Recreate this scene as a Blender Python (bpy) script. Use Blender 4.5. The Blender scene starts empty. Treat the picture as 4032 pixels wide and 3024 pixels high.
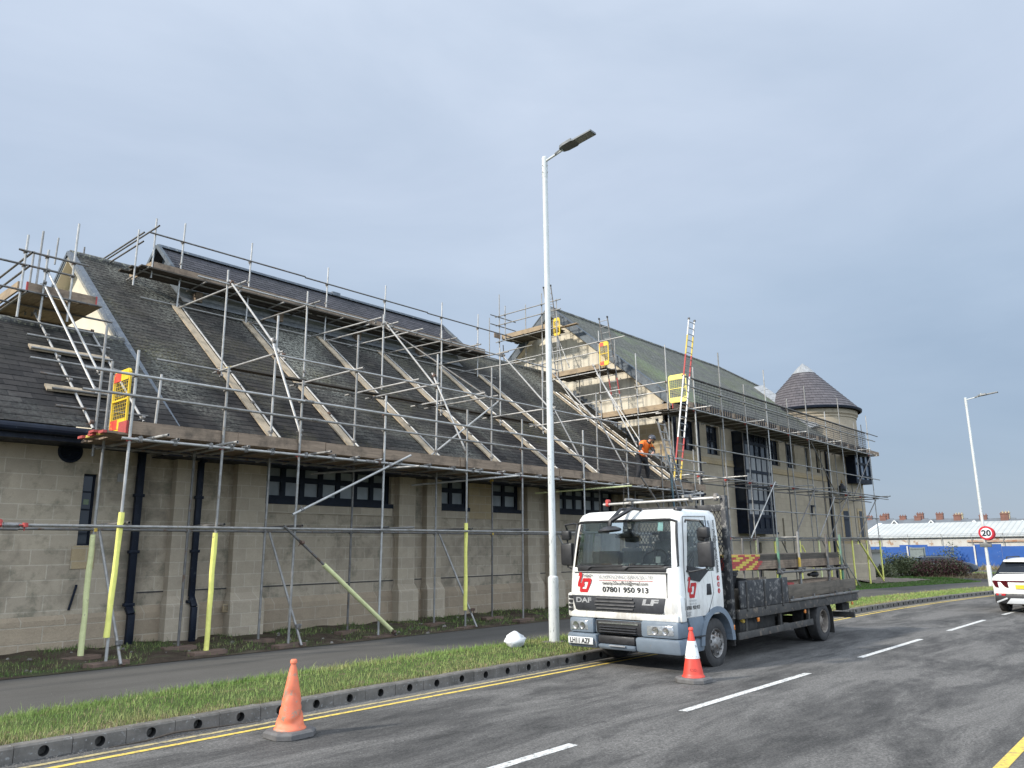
import bpy, bmesh, math, random
import numpy as np
from mathutils import Vector, Matrix
PI = math.pi
rad = math.radians
SC = bpy.context.scene
COL = SC.collection
rnd = random.Random(7)

# ------------------------------------------------------------------ camera
cd = bpy.data.cameras.new('camera')
cam = bpy.data.objects.new('camera', cd)
COL.objects.link(cam)
cd.sensor_width = 36.0
cd.lens = 26.765454
cd.clip_start = 0.05
cd.clip_end = 6000
CR = [[0.667656, 0.150511, 0.729097], [-0.744406, 0.147779, 0.651169], [-0.009737, -0.977501, 0.210707]]
r_, d_, f_ = [Vector((CR[0][k], CR[1][k], CR[2][k])) for k in range(3)]
cam.matrix_world = Matrix(((r_.x, -d_.x, -f_.x, 0), (r_.y, -d_.y, -f_.y, 0), (r_.z, -d_.z, -f_.z, 1.9), (0, 0, 0, 1)))
SC.camera = cam

# ------------------------------------------------------------------ light and sky
SUN_AZ = Vector((-0.93, 0.37))          # towards the sun, horizontally
SUN_EL = rad(33)
sd = Vector((SUN_AZ.x * math.cos(SUN_EL), SUN_AZ.y * math.cos(SUN_EL), math.sin(SUN_EL)))
sl = bpy.data.lights.new('sun', 'SUN')
sl.energy = 3.0
sl.angle = rad(3.5)
sl.color = (1.0, 0.955, 0.88)
so = bpy.data.objects.new('sun', sl)
so.rotation_euler = (-sd).to_track_quat('-Z', 'Y').to_euler()
COL.objects.link(so)

w = bpy.data.worlds.new('World')
SC.world = w
w.use_nodes = True
nt = w.node_tree
nt.nodes.clear()
def wn(t, **k):
    n = nt.nodes.new(t)
    for a, b in k.items(): setattr(n, a, b)
    return n
out = wn('ShaderNodeOutputWorld')
bgs = wn('ShaderNodeBackground'); bgs.inputs[1].default_value = 0.1
sky = wn('ShaderNodeTexSky', sky_type='NISHITA', sun_disc=False)
sky.sun_elevation = SUN_EL
sky.sun_rotation = math.atan2(SUN_AZ.x, SUN_AZ.y)
nt.links.new(sky.outputs[0], bgs.inputs[0])
tc = wn('ShaderNodeTexCoord')
mp = wn('ShaderNodeMapping'); mp.inputs['Scale'].default_value = (1.0, 1.0, 2.6); mp.inputs['Rotation'].default_value = (0.25, 0.1, 0.6)
nt.links.new(tc.outputs['Generated'], mp.inputs[0])
n1 = wn('ShaderNodeTexNoise'); n1.inputs['Scale'].default_value = 1.7; n1.inputs['Detail'].default_value = 6; n1.inputs['Roughness'].default_value = 0.52; n1.inputs['Distortion'].default_value = 0.5
nt.links.new(mp.outputs[0], n1.inputs[0])
sep = wn('ShaderNodeSeparateXYZ'); nt.links.new(tc.outputs['Generated'], sep.inputs[0])
# height in the sky: bluer and darker band low down, lighter cloud overhead
r1 = wn('ShaderNodeValToRGB'); nt.links.new(sep.outputs['Z'], r1.inputs[0])
e = r1.color_ramp.elements
e[0].position = 0.0; e[0].color = (0.355, 0.435, 0.56, 1)
e[1].position = 0.72; e[1].color = (0.66, 0.75, 0.89, 1)
x = e.new(0.14); x.color = (0.33, 0.42, 0.55, 1)
x = e.new(0.30); x.color = (0.43, 0.53, 0.67, 1)
x = e.new(0.45); x.color = (0.53, 0.62, 0.765, 1)
r2 = wn('ShaderNodeValToRGB'); nt.links.new(n1.outputs[0], r2.inputs[0])
e = r2.color_ramp.elements
e[0].position = 0.30; e[0].color = (0.88, 0.90, 0.915, 1)
e[1].position = 0.68; e[1].color = (1.16, 1.13, 1.10, 1)
mx = wn('ShaderNodeMix', data_type='RGBA', blend_type='MULTIPLY'); mx.inputs['Factor'].default_value = 1
nt.links.new(r1.outputs[0], mx.inputs['A']); nt.links.new(r2.outputs[0], mx.inputs['B'])
bgc = wn('ShaderNodeBackground')
nt.links.new(mx.outputs['Result'], bgc.inputs[0])
# unseen sky behind camera and overhead: brightness added to light the shaded walls
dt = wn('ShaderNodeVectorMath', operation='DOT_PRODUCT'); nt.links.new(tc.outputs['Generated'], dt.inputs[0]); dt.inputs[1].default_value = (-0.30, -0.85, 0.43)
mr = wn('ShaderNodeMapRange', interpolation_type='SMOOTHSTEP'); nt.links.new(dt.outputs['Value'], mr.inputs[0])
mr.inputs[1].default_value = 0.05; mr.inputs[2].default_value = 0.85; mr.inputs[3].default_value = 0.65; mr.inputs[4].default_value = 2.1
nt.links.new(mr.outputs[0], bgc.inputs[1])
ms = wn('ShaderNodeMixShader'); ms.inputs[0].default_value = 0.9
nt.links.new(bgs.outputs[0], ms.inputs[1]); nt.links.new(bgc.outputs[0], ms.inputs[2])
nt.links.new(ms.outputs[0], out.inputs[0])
SC.view_settings.view_transform = 'Standard'
SC.view_settings.look = 'None'
SC.view_settings.exposure = 0.75
SC.view_settings.gamma = 1.0
SC.view_settings.use_curve_mapping = False

# ------------------------------------------------------------------ materials
class NT:
    """small node-tree writer"""
    def __init__(s, name):
        s.m = bpy.data.materials.new(name); s.m.use_nodes = True
        s.t = s.m.node_tree; s.b = s.t.nodes['Principled BSDF']
    def n(s, typ, ins=None, **k):
        n = s.t.nodes.new(typ)
        for a, b in k.items(): setattr(n, a, b)
        for a, b in (ins or {}).items():
            if isinstance(b, bpy.types.NodeSocket): s.t.links.new(b, n.inputs[a])
            else: n.inputs[a].default_value = b
        return n
    def link(s, a, key): s.t.links.new(a, s.b.inputs[key])
    def pos(s, scale=(1, 1, 1), rot=(0, 0, 0)):
        g = s.n('ShaderNodeNewGeometry')
        return s.n('ShaderNodeMapping', {0: g.outputs['Position'], 'Scale': scale, 'Rotation': rot}).outputs[0]
    def noise(s, v, scale, detail=4, rough=0.55, dist=0.0):
        return s.n('ShaderNodeTexNoise', {'Vector': v, 'Scale': scale, 'Detail': detail, 'Roughness': rough, 'Distortion': dist}).outputs[0]
    def ramp(s, f, stops):
        r = s.n('ShaderNodeValToRGB', {0: f}); e = r.color_ramp.elements
        while len(e) < len(stops): e.new(0.5)
        for q, (p, c) in zip(e, stops):
            q.position = p
            q.color = (c, c, c, 1) if isinstance(c, (int, float)) else (*c[:3], 1)
        return r.outputs[0]
    def mix(s, f, a, b, blend='MIX'):
        m = s.n('ShaderNodeMix', data_type='RGBA', blend_type=blend)
        for k, v in (('Factor', f), ('A', a), ('B', b)):
            if isinstance(v, bpy.types.NodeSocket): s.t.links.new(v, m.inputs[k])
            elif k == 'Factor': m.inputs[k].default_value = v
            else: m.inputs[k].default_value = (*v[:3], 1)
        return m.outputs['Result']
    def math(s, op, a, b=0.0):
        m = s.n('ShaderNodeMath', operation=op)
        for i, v in ((0, a), (1, b)):
            if isinstance(v, bpy.types.NodeSocket): s.t.links.new(v, m.inputs[i])
            else: m.inputs[i].default_value = v
        return m.outputs[0]
    def bump(s, h, strength=0.3, dist=0.01):
        b = s.n('ShaderNodeBump', {'Height': h, 'Strength': strength, 'Distance': dist})
        s.link(b.outputs[0], 'Normal')

def plain(name, c1, c2=None, scale=6.0, rough=0.6, metal=0.0, bump=0.0, bscale=40.0, bdist=0.004, speck=None, coat=0.0, spec=0.5, stretch=(1, 1, 1), lo=0.35, hi=0.65, rvar=0.12):
    """two-tone mottled surface with optional bump and specks of dirt (speck = (colour, amount, scale))"""
    t = NT(name); v = t.pos(stretch)
    c2 = c2 or tuple(q * 0.8 for q in c1)
    col = t.ramp(t.noise(v, scale, 6, 0.6), [(lo, c2), (hi, c1)])
    if speck:
        sc_, am, ss = speck
        f = t.ramp(t.noise(v, ss, 8, 0.7), [(1 - am - 0.06, 0.0), (1 - am, 1.0)])
        col = t.mix(f, col, sc_)
    t.link(col, 'Base Color')
    rr = t.ramp(t.noise(v, scale * 2.3, 4), [(0.3, max(0.02, rough - rvar)), (0.7, min(1, rough + rvar))])
    t.link(rr, 'Roughness')
    t.b.inputs['Metallic'].default_value = metal
    t.b.inputs['Specular IOR Level'].default_value = spec
    t.b.inputs['Coat Weight'].default_value = coat
    if bump: t.bump(t.noise(v, bscale, 6, 0.65), bump, bdist)
    return t.m

def stone_blocks(name, ca, cb, mortar, bw, bh, msize=0.012, z0=0.0, bumpd=0.004, stain=(0.16, 0.14, 0.11), stain_amt=0.16, rocky=0.0, damp=False):
    t = NT(name); g = t.n('ShaderNodeNewGeometry')
    s = t.n('ShaderNodeSeparateXYZ', {0: g.outputs['Position']})
    u = t.math('ADD', s.outputs[0], s.outputs[1]); zz = t.math('SUBTRACT', s.outputs[2], z0)
    vec = t.n('ShaderNodeCombineXYZ', {0: u, 1: zz}).outputs[0]
    br = t.n('ShaderNodeTexBrick', {'Vector': vec, 'Color1': (*ca, 1), 'Color2': (*cb, 1), 'Mortar': (*mortar, 1), 'Scale': 1.0, 'Mortar Size': msize, 'Mortar Smooth': 0.25, 'Bias': 0.0, 'Brick Width': bw, 'Row Height': bh})
    p = t.pos()
    col = t.mix(0.45, br.outputs['Color'], t.ramp(t.noise(p, 5.0, 8, 0.7), [(0.3, (0.78, 0.76, 0.72)), (0.7, (1.12, 1.1, 1.06))]), 'MULTIPLY')
    pv = t.pos((1.1, 1.1, 0.28))
    f = t.ramp(t.noise(pv, 1.3, 6, 0.62), [(0.50, 0.0), (0.74, stain_amt)])
    col = t.mix(f, col, stain)
    if damp:      # wet streaks round the leaking downpipe, dirt and algae along the foot
        dx = t.math('ABSOLUTE', t.math('SUBTRACT', s.outputs[0], 6.5))
        k = t.math('ADD', t.noise(p, 1.6, 7, 0.65, 0.4), t.ramp(t.math('MULTIPLY', dx, 0.5), [(0.0, 0.22), (0.30, -0.25)]))
        col = t.mix(t.ramp(k, [(0.52, 0.0), (0.74, 0.6)]), col, (0.10, 0.083, 0.06))
        k2 = t.math('ADD', t.noise(p, 2.4, 7, 0.7), t.ramp(t.math('MULTIPLY', zz, 0.5), [(0.26, 0.14), (0.46, -0.3)]))
        col = t.mix(t.ramp(k2, [(0.52, 0.0), (0.66, 0.6)]), col, (0.13, 0.125, 0.085))
    # fine grain of the cast stone
    col = t.mix(0.35, col, t.ramp(t.noise(p, 70.0, 3), [(0.3, (0.7, 0.7, 0.7)), (0.7, (1.25, 1.25, 1.25))]), 'MULTIPLY')
    t.link(col, 'Base Color'); t.b.inputs['Roughness'].default_value = 0.9; t.b.inputs['Specular IOR Level'].default_value = 0.2
    h = t.math('MULTIPLY', br.outputs['Fac'], -1.0)
    h = t.math('ADD', h, t.math('MULTIPLY', t.noise(p, 26.0 if not rocky else 7.0, 8, 0.65), 0.45 + rocky))
    t.bump(h, 0.55, bumpd if not rocky else 0.03)
    return t.m

def slate(name, c1, c2, lich=(0.23, 0.24, 0.21), lich_amt=0.5, moss=(0.10, 0.12, 0.035), moss_amt=0.25, wl=0.36, rh=0.2, slope=0.7757, seed=0.0, patch=0.33, hi=None):
    """slates laid in courses: random tone per slate, lichen bloom, moss, damp"""
    t = NT(name); g = t.n('ShaderNodeNewGeometry')
    s = t.n('ShaderNodeSeparateXYZ', {0: g.outputs['Position']})
    L = math.sqrt(1 + slope * slope)
    vv = t.math('MULTIPLY', s.outputs[1], L)
    vec = t.n('ShaderNodeCombineXYZ', {0: s.outputs[0], 1: vv}).outputs[0]
    br = t.n('ShaderNodeTexBrick', {'Vector': vec, 'Color1': (*c1, 1), 'Color2': (*c2, 1), 'Mortar': (0.014, 0.013, 0.013, 1), 'Scale': 1.0, 'Mortar Size': 0.009, 'Mortar Smooth': 0.1, 'Brick Width': wl, 'Row Height': rh})
    p = t.pos((1, 1, 1), (0, 0, seed))
    col = t.mix(0.6, br.outputs['Color'], t.ramp(t.noise(p, 9.0, 8, 0.7), [(0.28, (0.6, 0.6, 0.62)), (0.72, (1.4, 1.36, 1.3))]), 'MULTIPLY')
    big = t.ramp(t.noise(t.pos((0.8, 0.5, 0.5), (0, 0, seed)), patch, 5, 0.6, 0.6), [(0.50, 0.0), (0.66, 1.0)])
    if hi: big = t.math('MULTIPLY', t.math('ADD', big, t.ramp(t.math('MULTIPLY', s.outputs[1], 0.04), [(hi[0] * 0.04, 0.0), (hi[1] * 0.04, 0.8)])), t.ramp(t.noise(t.pos((0.5, 0.12, 0.12)), 1.1, 3), [(0.40, 0.25), (0.58, 1.0)]))
    fine = t.ramp(t.noise(p, 15.0, 8, 0.75), [(0.44, 0.0), (0.58, 1.0)])
    f = t.math('MULTIPLY', t.math('MULTIPLY', big, fine), lich_amt)
    col = t.mix(f, col, lich)
    mb = t.ramp(t.noise(t.pos((0.6, 0.6, 0.6), (0.4, 0, seed + 1)), 0.55, 4, 0.6), [(0.5, 0.0), (0.66, 1.0)])
    mf = t.ramp(t.noise(p, 24.0, 6, 0.75), [(0.5, 0.0), (0.62, 1.0)])
    col = t.mix(t.math('MULTIPLY', t.math('MULTIPLY', mb, mf), moss_amt), col, moss)
    t.link(col, 'Base Color')
    t.link(t.ramp(t.noise(p, 12.0, 4), [(0.3, 0.6), (0.7, 0.85)]), 'Roughness')
    t.b.inputs['Specular IOR Level'].default_value = 0.18
    h = t.math('ADD', t.math('MULTIPLY', br.outputs['Fac'], -1.0), t.math('MULTIPLY', t.noise(p, 22.0, 6, 0.7), 0.6))
    t.bump(h, 0.5, 0.006)
    return t.m

def glass_dark(name, c=(0.02, 0.025, 0.03), rough=0.06, spec=0.8):
    t = NT(name); v = t.pos()
    t.link(t.ramp(t.noise(v, 1.2, 3), [(0.35, c), (0.7, tuple(q * 1.8 for q in c))]), 'Base Color')
    t.b.inputs['Roughness'].default_value = rough
    t.b.inputs['Specular IOR Level'].default_value = spec
    t.bump(t.noise(v, 2.0, 2), 0.04, 0.02)
    return t.m

M = {}
def wood(name, c1, c2, axis='x', dirt=(0.05, 0.042, 0.033)):
    st = {'x': (1.2, 14, 14), 'y': (14, 1.2, 14), 's': (14, 2.0, 2.0)}[axis]
    t = NT(name); v = t.pos(st)
    col = t.ramp(t.noise(v, 1.5, 8, 0.65, 0.6), [(0.3, c2), (0.7, c1)])
    p = t.pos()
    col = t.mix(t.ramp(t.noise(p, 2.2, 7, 0.7), [(0.48, 0.0), (0.68, 0.75)]), col, dirt)
    t.link(col, 'Base Color'); t.b.inputs['Roughness'].default_value = 0.85; t.b.inputs['Specular IOR Level'].default_value = 0.25
    t.bump(t.noise(v, 2.5, 6, 0.7), 0.4, 0.003)
    return t.m
M['stone'] = stone_blocks('stone_blocks', (0.435, 0.362, 0.268), (0.37, 0.307, 0.228), (0.485, 0.415, 0.32), 0.58, 0.272, z0=0.05, msize=0.011, damp=True)
M['stone_warm'] = stone_blocks('warm_stone', (0.42, 0.32, 0.19), (0.36, 0.275, 0.165), (0.42, 0.35, 0.25), 0.50, 0.24, z0=0.06)
M['stone_pier'] = stone_blocks('pier_stone', (0.45, 0.375, 0.278), (0.385, 0.32, 0.238), (0.49, 0.42, 0.325), 0.42, 0.272, z0=0.05, msize=0.010)
M['stone_rock'] = stone_blocks('rock_faced_stone', (0.40, 0.315, 0.22), (0.32, 0.252, 0.178), (0.44, 0.37, 0.28), 0.72, 0.285, rocky=1.2, z0=0.03)
M['stone_c'] = stone_blocks('tower_stone', (0.40, 0.335, 0.245), (0.35, 0.293, 0.215), (0.32, 0.268, 0.20), 0.56, 0.29, msize=0.008)
M['render'] = plain('cream_render', (0.66, 0.585, 0.45), (0.56, 0.50, 0.39), 1.6, 0.9, bump=0.25, bscale=120, bdist=0.002, spec=0.2)
t = NT('stained_render'); p = t.pos(); ps = t.pos((2.2, 2.2, 0.22))
c = t.ramp(t.noise(p, 2.5, 6, 0.6), [(0.3, (0.56, 0.50, 0.39)), (0.7, (0.68, 0.61, 0.48))])
c = t.mix(t.ramp(t.noise(ps, 1.6, 8, 0.68, 0.2), [(0.47, 0.0), (0.70, 0.62)]), c, (0.17, 0.155, 0.125))
t.link(c, 'Base Color'); t.b.inputs['Roughness'].default_value = 0.92; t.b.inputs['Specular IOR Level'].default_value = 0.2
t.bump(t.noise(p, 110, 4), 0.25, 0.002); M['render_stained'] = t.m
M['slate'] = slate('hall_slate', (0.036, 0.031, 0.027), (0.012, 0.0108, 0.0100), lich=(0.25, 0.245, 0.20), lich_amt=0.75, moss=(0.17, 0.15, 0.05), moss_amt=0.6, hi=(17.5, 22.5))
M['slate_low'] = slate('low_roof_slate', (0.040, 0.036, 0.033), (0.017, 0.0157, 0.0148), lich_amt=0.3, moss_amt=0.1, wl=0.40, rh=0.23, seed=2.0)
M['slate_clean'] = slate('clean_slate', (0.072, 0.069, 0.076), (0.048, 0.047, 0.052), lich_amt=0.12, moss_amt=0.1, seed=1.2, lich=(0.2, 0.19, 0.16))
M['slate_green'] = slate('mossy_slate', (0.15, 0.15, 0.13), (0.11, 0.112, 0.095), lich=(0.20, 0.26, 0.105), lich_amt=0.95, moss=(0.17, 0.195, 0.055), moss_amt=0.9, slope=0.831, seed=0.5, patch=0.25)
M['lead'] = plain('lead_flashing', (0.135, 0.152, 0.17), (0.095, 0.108, 0.122), 5, 0.5, 0.35, bump=0.2, bscale=18, speck=((0.33, 0.32, 0.28), 0.36, 14))
M['lead_dark'] = plain('weathered_lead', (0.10, 0.118, 0.13), (0.06, 0.07, 0.08), 6, 0.6, 0.2, bump=0.25, bscale=20, speck=((0.20, 0.195, 0.175), 0.30, 22))
M['lead_pale'] = plain('new_lead', (0.30, 0.305, 0.305), (0.20, 0.205, 0.205), 7, 0.6, 0.0, bump=0.2, bscale=14)
M['verge_mortar'] = plain('verge_mortar', (0.36, 0.34, 0.29), (0.16, 0.155, 0.135), 18, 0.95, bump=0.8, bscale=40, bdist=0.02)
M['ridge_tile'] = plain('ridge_tile', (0.105, 0.10, 0.09), (0.06, 0.058, 0.055), 9, 0.85, bump=0.3, speck=((0.24, 0.23, 0.17), 0.42, 12))
M['navy'] = plain('navy_paint', (0.008, 0.012, 0.022), (0.005, 0.0075, 0.014), 4, 0.5, spec=0.2, bump=0.05, speck=((0.05, 0.055, 0.06), 0.33, 12))
M['navy_trim'] = plain('navy_frame_paint', (0.007, 0.011, 0.021), (0.004, 0.007, 0.013), 6, 0.5, spec=0.2)
M['pane'] = glass_dark('obscured_glass', (0.17, 0.18, 0.18), 0.3, 0.4)
M['pane_dark'] = glass_dark('window_glass', (0.012, 0.015, 0.02), 0.08, 0.3)
M['curtain'] = plain('pale_curtain', (0.27, 0.27, 0.26), (0.15, 0.15, 0.15), 3.5, 0.9, stretch=(9, 9, 0.4), lo=0.4, hi=0.6)
M['galv'] = plain('galvanised_tube', (0.305, 0.29, 0.265), (0.20, 0.19, 0.173), 7, 0.5, 0.4, bump=0.12, bscale=60, bdist=0.002, speck=((0.20, 0.17, 0.13), 0.34, 10))
M['galv_pale'] = plain('pale_galvanised_tube', (0.43, 0.415, 0.385), (0.31, 0.298, 0.275), 6, 0.48, 0.35, bump=0.1, bscale=50, bdist=0.002, speck=((0.30, 0.27, 0.22), 0.33, 11))
M['galv_dull'] = plain('dull_steel_tube', (0.175, 0.165, 0.15), (0.105, 0.098, 0.089), 6, 0.6, 0.35, bump=0.15, bscale=50, bdist=0.002, speck=((0.13, 0.085, 0.055), 0.38, 8))
M['fitting'] = plain('steel_fitting', (0.26, 0.25, 0.235), (0.13, 0.115, 0.10), 25, 0.6, 0.5)
M['fitting_rust'] = plain('rusty_fitting', (0.16, 0.10, 0.07), (0.08, 0.055, 0.045), 25, 0.75, 0.3)
M['fitting_red'] = plain('red_fitting', (0.50, 0.065, 0.05), (0.33, 0.045, 0.04), 25, 0.55)
M['fitting_yellow'] = plain('yellow_fitting', (0.62, 0.40, 0.05), (0.42, 0.28, 0.05), 25, 0.55)
M['board'] = wood('scaffold_board', (0.30, 0.222, 0.155), (0.18, 0.132, 0.095), 'x')
M['board_y'] = wood('scaffold_board_across', (0.40, 0.30, 0.19), (0.25, 0.185, 0.12), 'y', dirt=(0.15, 0.12, 0.09))
M['board_dark'] = wood('old_board', (0.105, 0.088, 0.068), (0.055, 0.047, 0.038), 'x')
M['board_slope'] = wood('pale_board', (0.42, 0.335, 0.23), (0.28, 0.22, 0.15), 's', dirt=(0.13, 0.11, 0.08))
M['board_end_red'] = plain('red_board_end', (0.42, 0.06, 0.05), (0.28, 0.05, 0.045), 20, 0.75)
M['board_end_yellow'] = plain('yellow_board_end', (0.62, 0.45, 0.07), (0.42, 0.31, 0.07), 20, 0.75)
M['foam'] = plain('yellow_foam', (0.80, 0.755, 0.20), (0.68, 0.64, 0.16), 9, 0.85, bump=0.2, bscale=30, bdist=0.006, speck=((0.42, 0.38, 0.14), 0.30, 9))
M['foam_pale'] = plain('faded_foam', (0.66, 0.66, 0.33), (0.55, 0.55, 0.27), 9, 0.88, bump=0.2, bscale=30, bdist=0.006, speck=((0.40, 0.38, 0.22), 0.34, 9))
M['sole'] = wood('sole_board_wood', (0.20, 0.13, 0.095), (0.11, 0.078, 0.06), 'x')
M['yellow_plastic'] = plain('yellow_plastic', (0.80, 0.55, 0.035), (0.70, 0.46, 0.03), 5, 0.42)
M['pale_yellow'] = plain('faded_yellow_plastic', (0.82, 0.70, 0.18), (0.72, 0.60, 0.14), 5, 0.45)
M['red_plastic'] = plain('red_plastic', (0.62, 0.075, 0.04), (0.50, 0.055, 0.035), 6, 0.45, speck=((0.78, 0.52, 0.06), 0.33, 9))
M['wire'] = plain('black_mesh_wire', (0.018, 0.018, 0.02), (0.03, 0.03, 0.032), 12, 0.6)
M['alu'] = plain('aluminium_ladder', (0.36, 0.36, 0.355), (0.25, 0.25, 0.245), 8, 0.5, 0.4)
# ground
t = NT('asphalt_road'); p = t.pos(); ps = t.pos((0.22, 0.85, 1))
c = t.ramp(t.noise(ps, 1.25, 9, 0.72, 0.5), [(0.33, (0.036, 0.0345, 0.032)), (0.46, (0.060, 0.057, 0.053)), (0.58, (0.128, 0.121, 0.111))])
c = t.mix(t.ramp(t.noise(t.pos((0.5, 1.6, 1)), 2.6, 8, 0.72), [(0.42, 0.0), (0.64, 0.5)]), c, (0.125, 0.118, 0.108))
c = t.mix(0.6, c, t.ramp(t.noise(t.pos((0.75, 1.3, 1)), 26.0, 4, 0.7), [(0.32, (0.62, 0.62, 0.62)), (0.68, (1.38, 1.38, 1.38))]), 'MULTIPLY')
c = t.mix(0.85, c, t.ramp(t.noise(p, 48.0, 4, 0.75), [(0.34, (0.45, 0.45, 0.45)), (0.66, (1.6, 1.6, 1.6))]), 'MULTIPLY')
vo = t.n('ShaderNodeTexVoronoi', {'Vector': p, 'Scale': 9.0}).outputs[0]
c = t.mix(t.ramp(vo, [(0.035, 0.8), (0.05, 0.0)]), c, (0.42, 0.41, 0.39))
t.link(c, 'Base Color'); t.b.inputs['Roughness'].default_value = 0.88; t.b.inputs['Specular IOR Level'].default_value = 0.3
t.bump(t.noise(p, 80.0, 4, 0.7), 0.7, 0.008); M['road'] = t.m
t = NT('asphalt_pavement'); p = t.pos()
c = t.ramp(t.noise(t.pos((0.3, 1.0, 1)), 1.4, 7, 0.6), [(0.3, (0.066, 0.061, 0.053)), (0.7, (0.094, 0.087, 0.077))])
c = t.mix(0.6, c, t.ramp(t.noise(p, 110.0, 3, 0.6), [(0.3, (0.6, 0.6, 0.6)), (0.7, (1.4, 1.4, 1.4))]), 'MULTIPLY')
vo = t.n('ShaderNodeTexVoronoi', {'Vector': p, 'Scale': 5.0}).outputs[0]
c = t.mix(t.ramp(vo, [(0.02, 0.6), (0.03, 0.0)]), c, (0.4, 0.39, 0.36))
t.link(c, 'Base Color'); t.b.inputs['Roughness'].default_value = 0.9; t.b.inputs['Specular IOR Level'].default_value = 0.25
t.bump(t.noise(p, 90.0, 4, 0.7), 0.5, 0.005); M['pavement'] = t.m
M['kerb'] = plain('kerb_concrete', (0.165, 0.15, 0.13), (0.092, 0.084, 0.073), 5, 0.9, bump=0.5, bscale=70, bdist=0.006, speck=((0.24, 0.235, 0.22), 0.36, 22), spec=0.25)
M['kerb_hole'] = plain('drain_slot_dark', (0.012, 0.011, 0.010), (0.02, 0.019, 0.017), 12, 0.95)
def paint(name, c, under, wear, sc=14):
    t = NT(name); p = t.pos()
    f = t.ramp(t.noise(p, sc, 8, 0.75), [(wear - 0.07, 1.0), (wear + 0.07, 0.0)])
    col = t.mix(0.3, c, t.ramp(t.noise(p, 60.0, 4), [(0.3, (0.6, 0.6, 0.6)), (0.7, (1.25, 1.25, 1.25))]), 'MULTIPLY')
    t.link(t.mix(f, col, under), 'Base Color'); t.b.inputs['Roughness'].default_value = 0.8
    t.bump(t.noise(p, 70.0, 4), 0.5, 0.005)
    return t.m
M['line_white'] = paint('white_road_paint', (0.62, 0.61, 0.57), (0.13, 0.125, 0.118), 0.445, 26)
M['line_yellow'] = paint('yellow_road_paint', (0.66, 0.47, 0.085), (0.13, 0.12, 0.10), 0.42, 16)
M['line_old'] = paint('worn_yellow_paint', (0.42, 0.335, 0.15), (0.13, 0.12, 0.10), 0.45, 16)
t = NT('bare_soil'); p = t.pos()
c = t.ramp(t.noise(p, 2.2, 8, 0.7), [(0.32, (0.038, 0.028, 0.020)), (0.52, (0.085, 0.062, 0.043)), (0.7, (0.15, 0.12, 0.088))])
c = t.mix(t.ramp(t.noise(p, 1.1, 6, 0.65), [(0.5, 0.0), (0.62, 0.8)]), c, (0.055, 0.068, 0.026))
c = t.mix(t.ramp(t.noise(p, 40.0, 5, 0.7), [(0.6, 0.0), (0.68, 0.8)]), c, (0.26, 0.23, 0.19))
t.link(c, 'Base Color'); t.b.inputs['Roughness'].default_value = 0.95; t.b.inputs['Specular IOR Level'].default_value = 0.15
t.bump(t.noise(p, 18.0, 8, 0.75), 0.9, 0.05); M['soil'] = t.m
M['turf'] = plain('turf', (0.075, 0.098, 0.03), (0.045, 0.06, 0.02), 3, 0.95, bump=0.6, bscale=40, bdist=0.02, speck=((0.11, 0.09, 0.05), 0.38, 3), spec=0.15)
def blades(name, c1, c2, c3, sc=0.9):
    t = NT(name); p = t.pos()
    c = t.ramp(t.noise(p, sc, 5, 0.65), [(0.36, c1), (0.5, c2), (0.66, c3)])
    c = t.mix(0.7, c, t.ramp(t.noise(p, 55.0, 2), [(0.3, (0.55, 0.55, 0.55)), (0.7, (1.5, 1.5, 1.5))]), 'MULTIPLY')
    t.link(c, 'Base Color'); t.b.inputs['Roughness'].default_value = 0.7; t.b.inputs['Specular IOR Level'].default_value = 0.25
    return t.m
M['grass'] = blades('verge_grass', (0.135, 0.215, 0.045), (0.20, 0.27, 0.075), (0.31, 0.29, 0.12))
M['grass_dark'] = blades('dark_grass', (0.05, 0.082, 0.022), (0.072, 0.105, 0.03), (0.115, 0.115, 0.048))  # darker blade colours for the soil strip
M['grass_lawn'] = blades('lawn_grass', (0.052, 0.115, 0.02), (0.07, 0.14, 0.026), (0.10, 0.16, 0.04), 0.5)
M['grass_dry'] = blades('dry_weeds', (0.15, 0.14, 0.055), (0.22, 0.18, 0.09), (0.28, 0.21, 0.12), 0.4)
M['stones'] = plain('rubble', (0.21, 0.185, 0.155), (0.10, 0.088, 0.074), 6, 0.9, bump=0.4)
# vehicles
M['white_paint'] = plain('white_vehicle_paint', (0.74, 0.725, 0.67), (0.70, 0.685, 0.635), 1.5, 0.28, coat=0.4, bump=0.012, bscale=3, bdist=0.02, speck=((0.55, 0.52, 0.46), 0.27, 5))
t = NT('grimy_white_paint'); p = t.pos(); z = t.n('ShaderNodeSeparateXYZ', {0: p}).outputs[2]
c = t.ramp(t.noise(p, 1.5, 4), [(0.3, (0.70, 0.685, 0.635)), (0.7, (0.75, 0.735, 0.685))])
gr = t.math('ADD', t.noise(t.pos((1, 1, 0.35)), 5.0, 8, 0.7), t.ramp(t.math('MULTIPLY', z, 0.4), [(0.24, 0.20), (0.62, -0.10)]))
c = t.mix(t.ramp(gr, [(0.56, 0.0), (0.82, 0.6)]), c, (0.27, 0.235, 0.19))
t.link(c, 'Base Color'); t.link(t.ramp(gr, [(0.45, 0.25), (0.75, 0.6)]), 'Roughness'); t.b.inputs['Coat Weight'].default_value = 0.3; t.bump(t.noise(p, 2.5, 3), 0.015, 0.02); M['cab_paint'] = t.m
M['bumper'] = plain('blue_grey_bumper', (0.155, 0.19, 0.225), (0.115, 0.14, 0.165), 3, 0.55, bump=0.08, bscale=90, speck=((0.20, 0.15, 0.11), 0.31, 7))
M['black_plastic'] = plain('black_plastic', (0.022, 0.022, 0.024), (0.014, 0.014, 0.015), 8, 0.5, bump=0.08, bscale=120)
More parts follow.
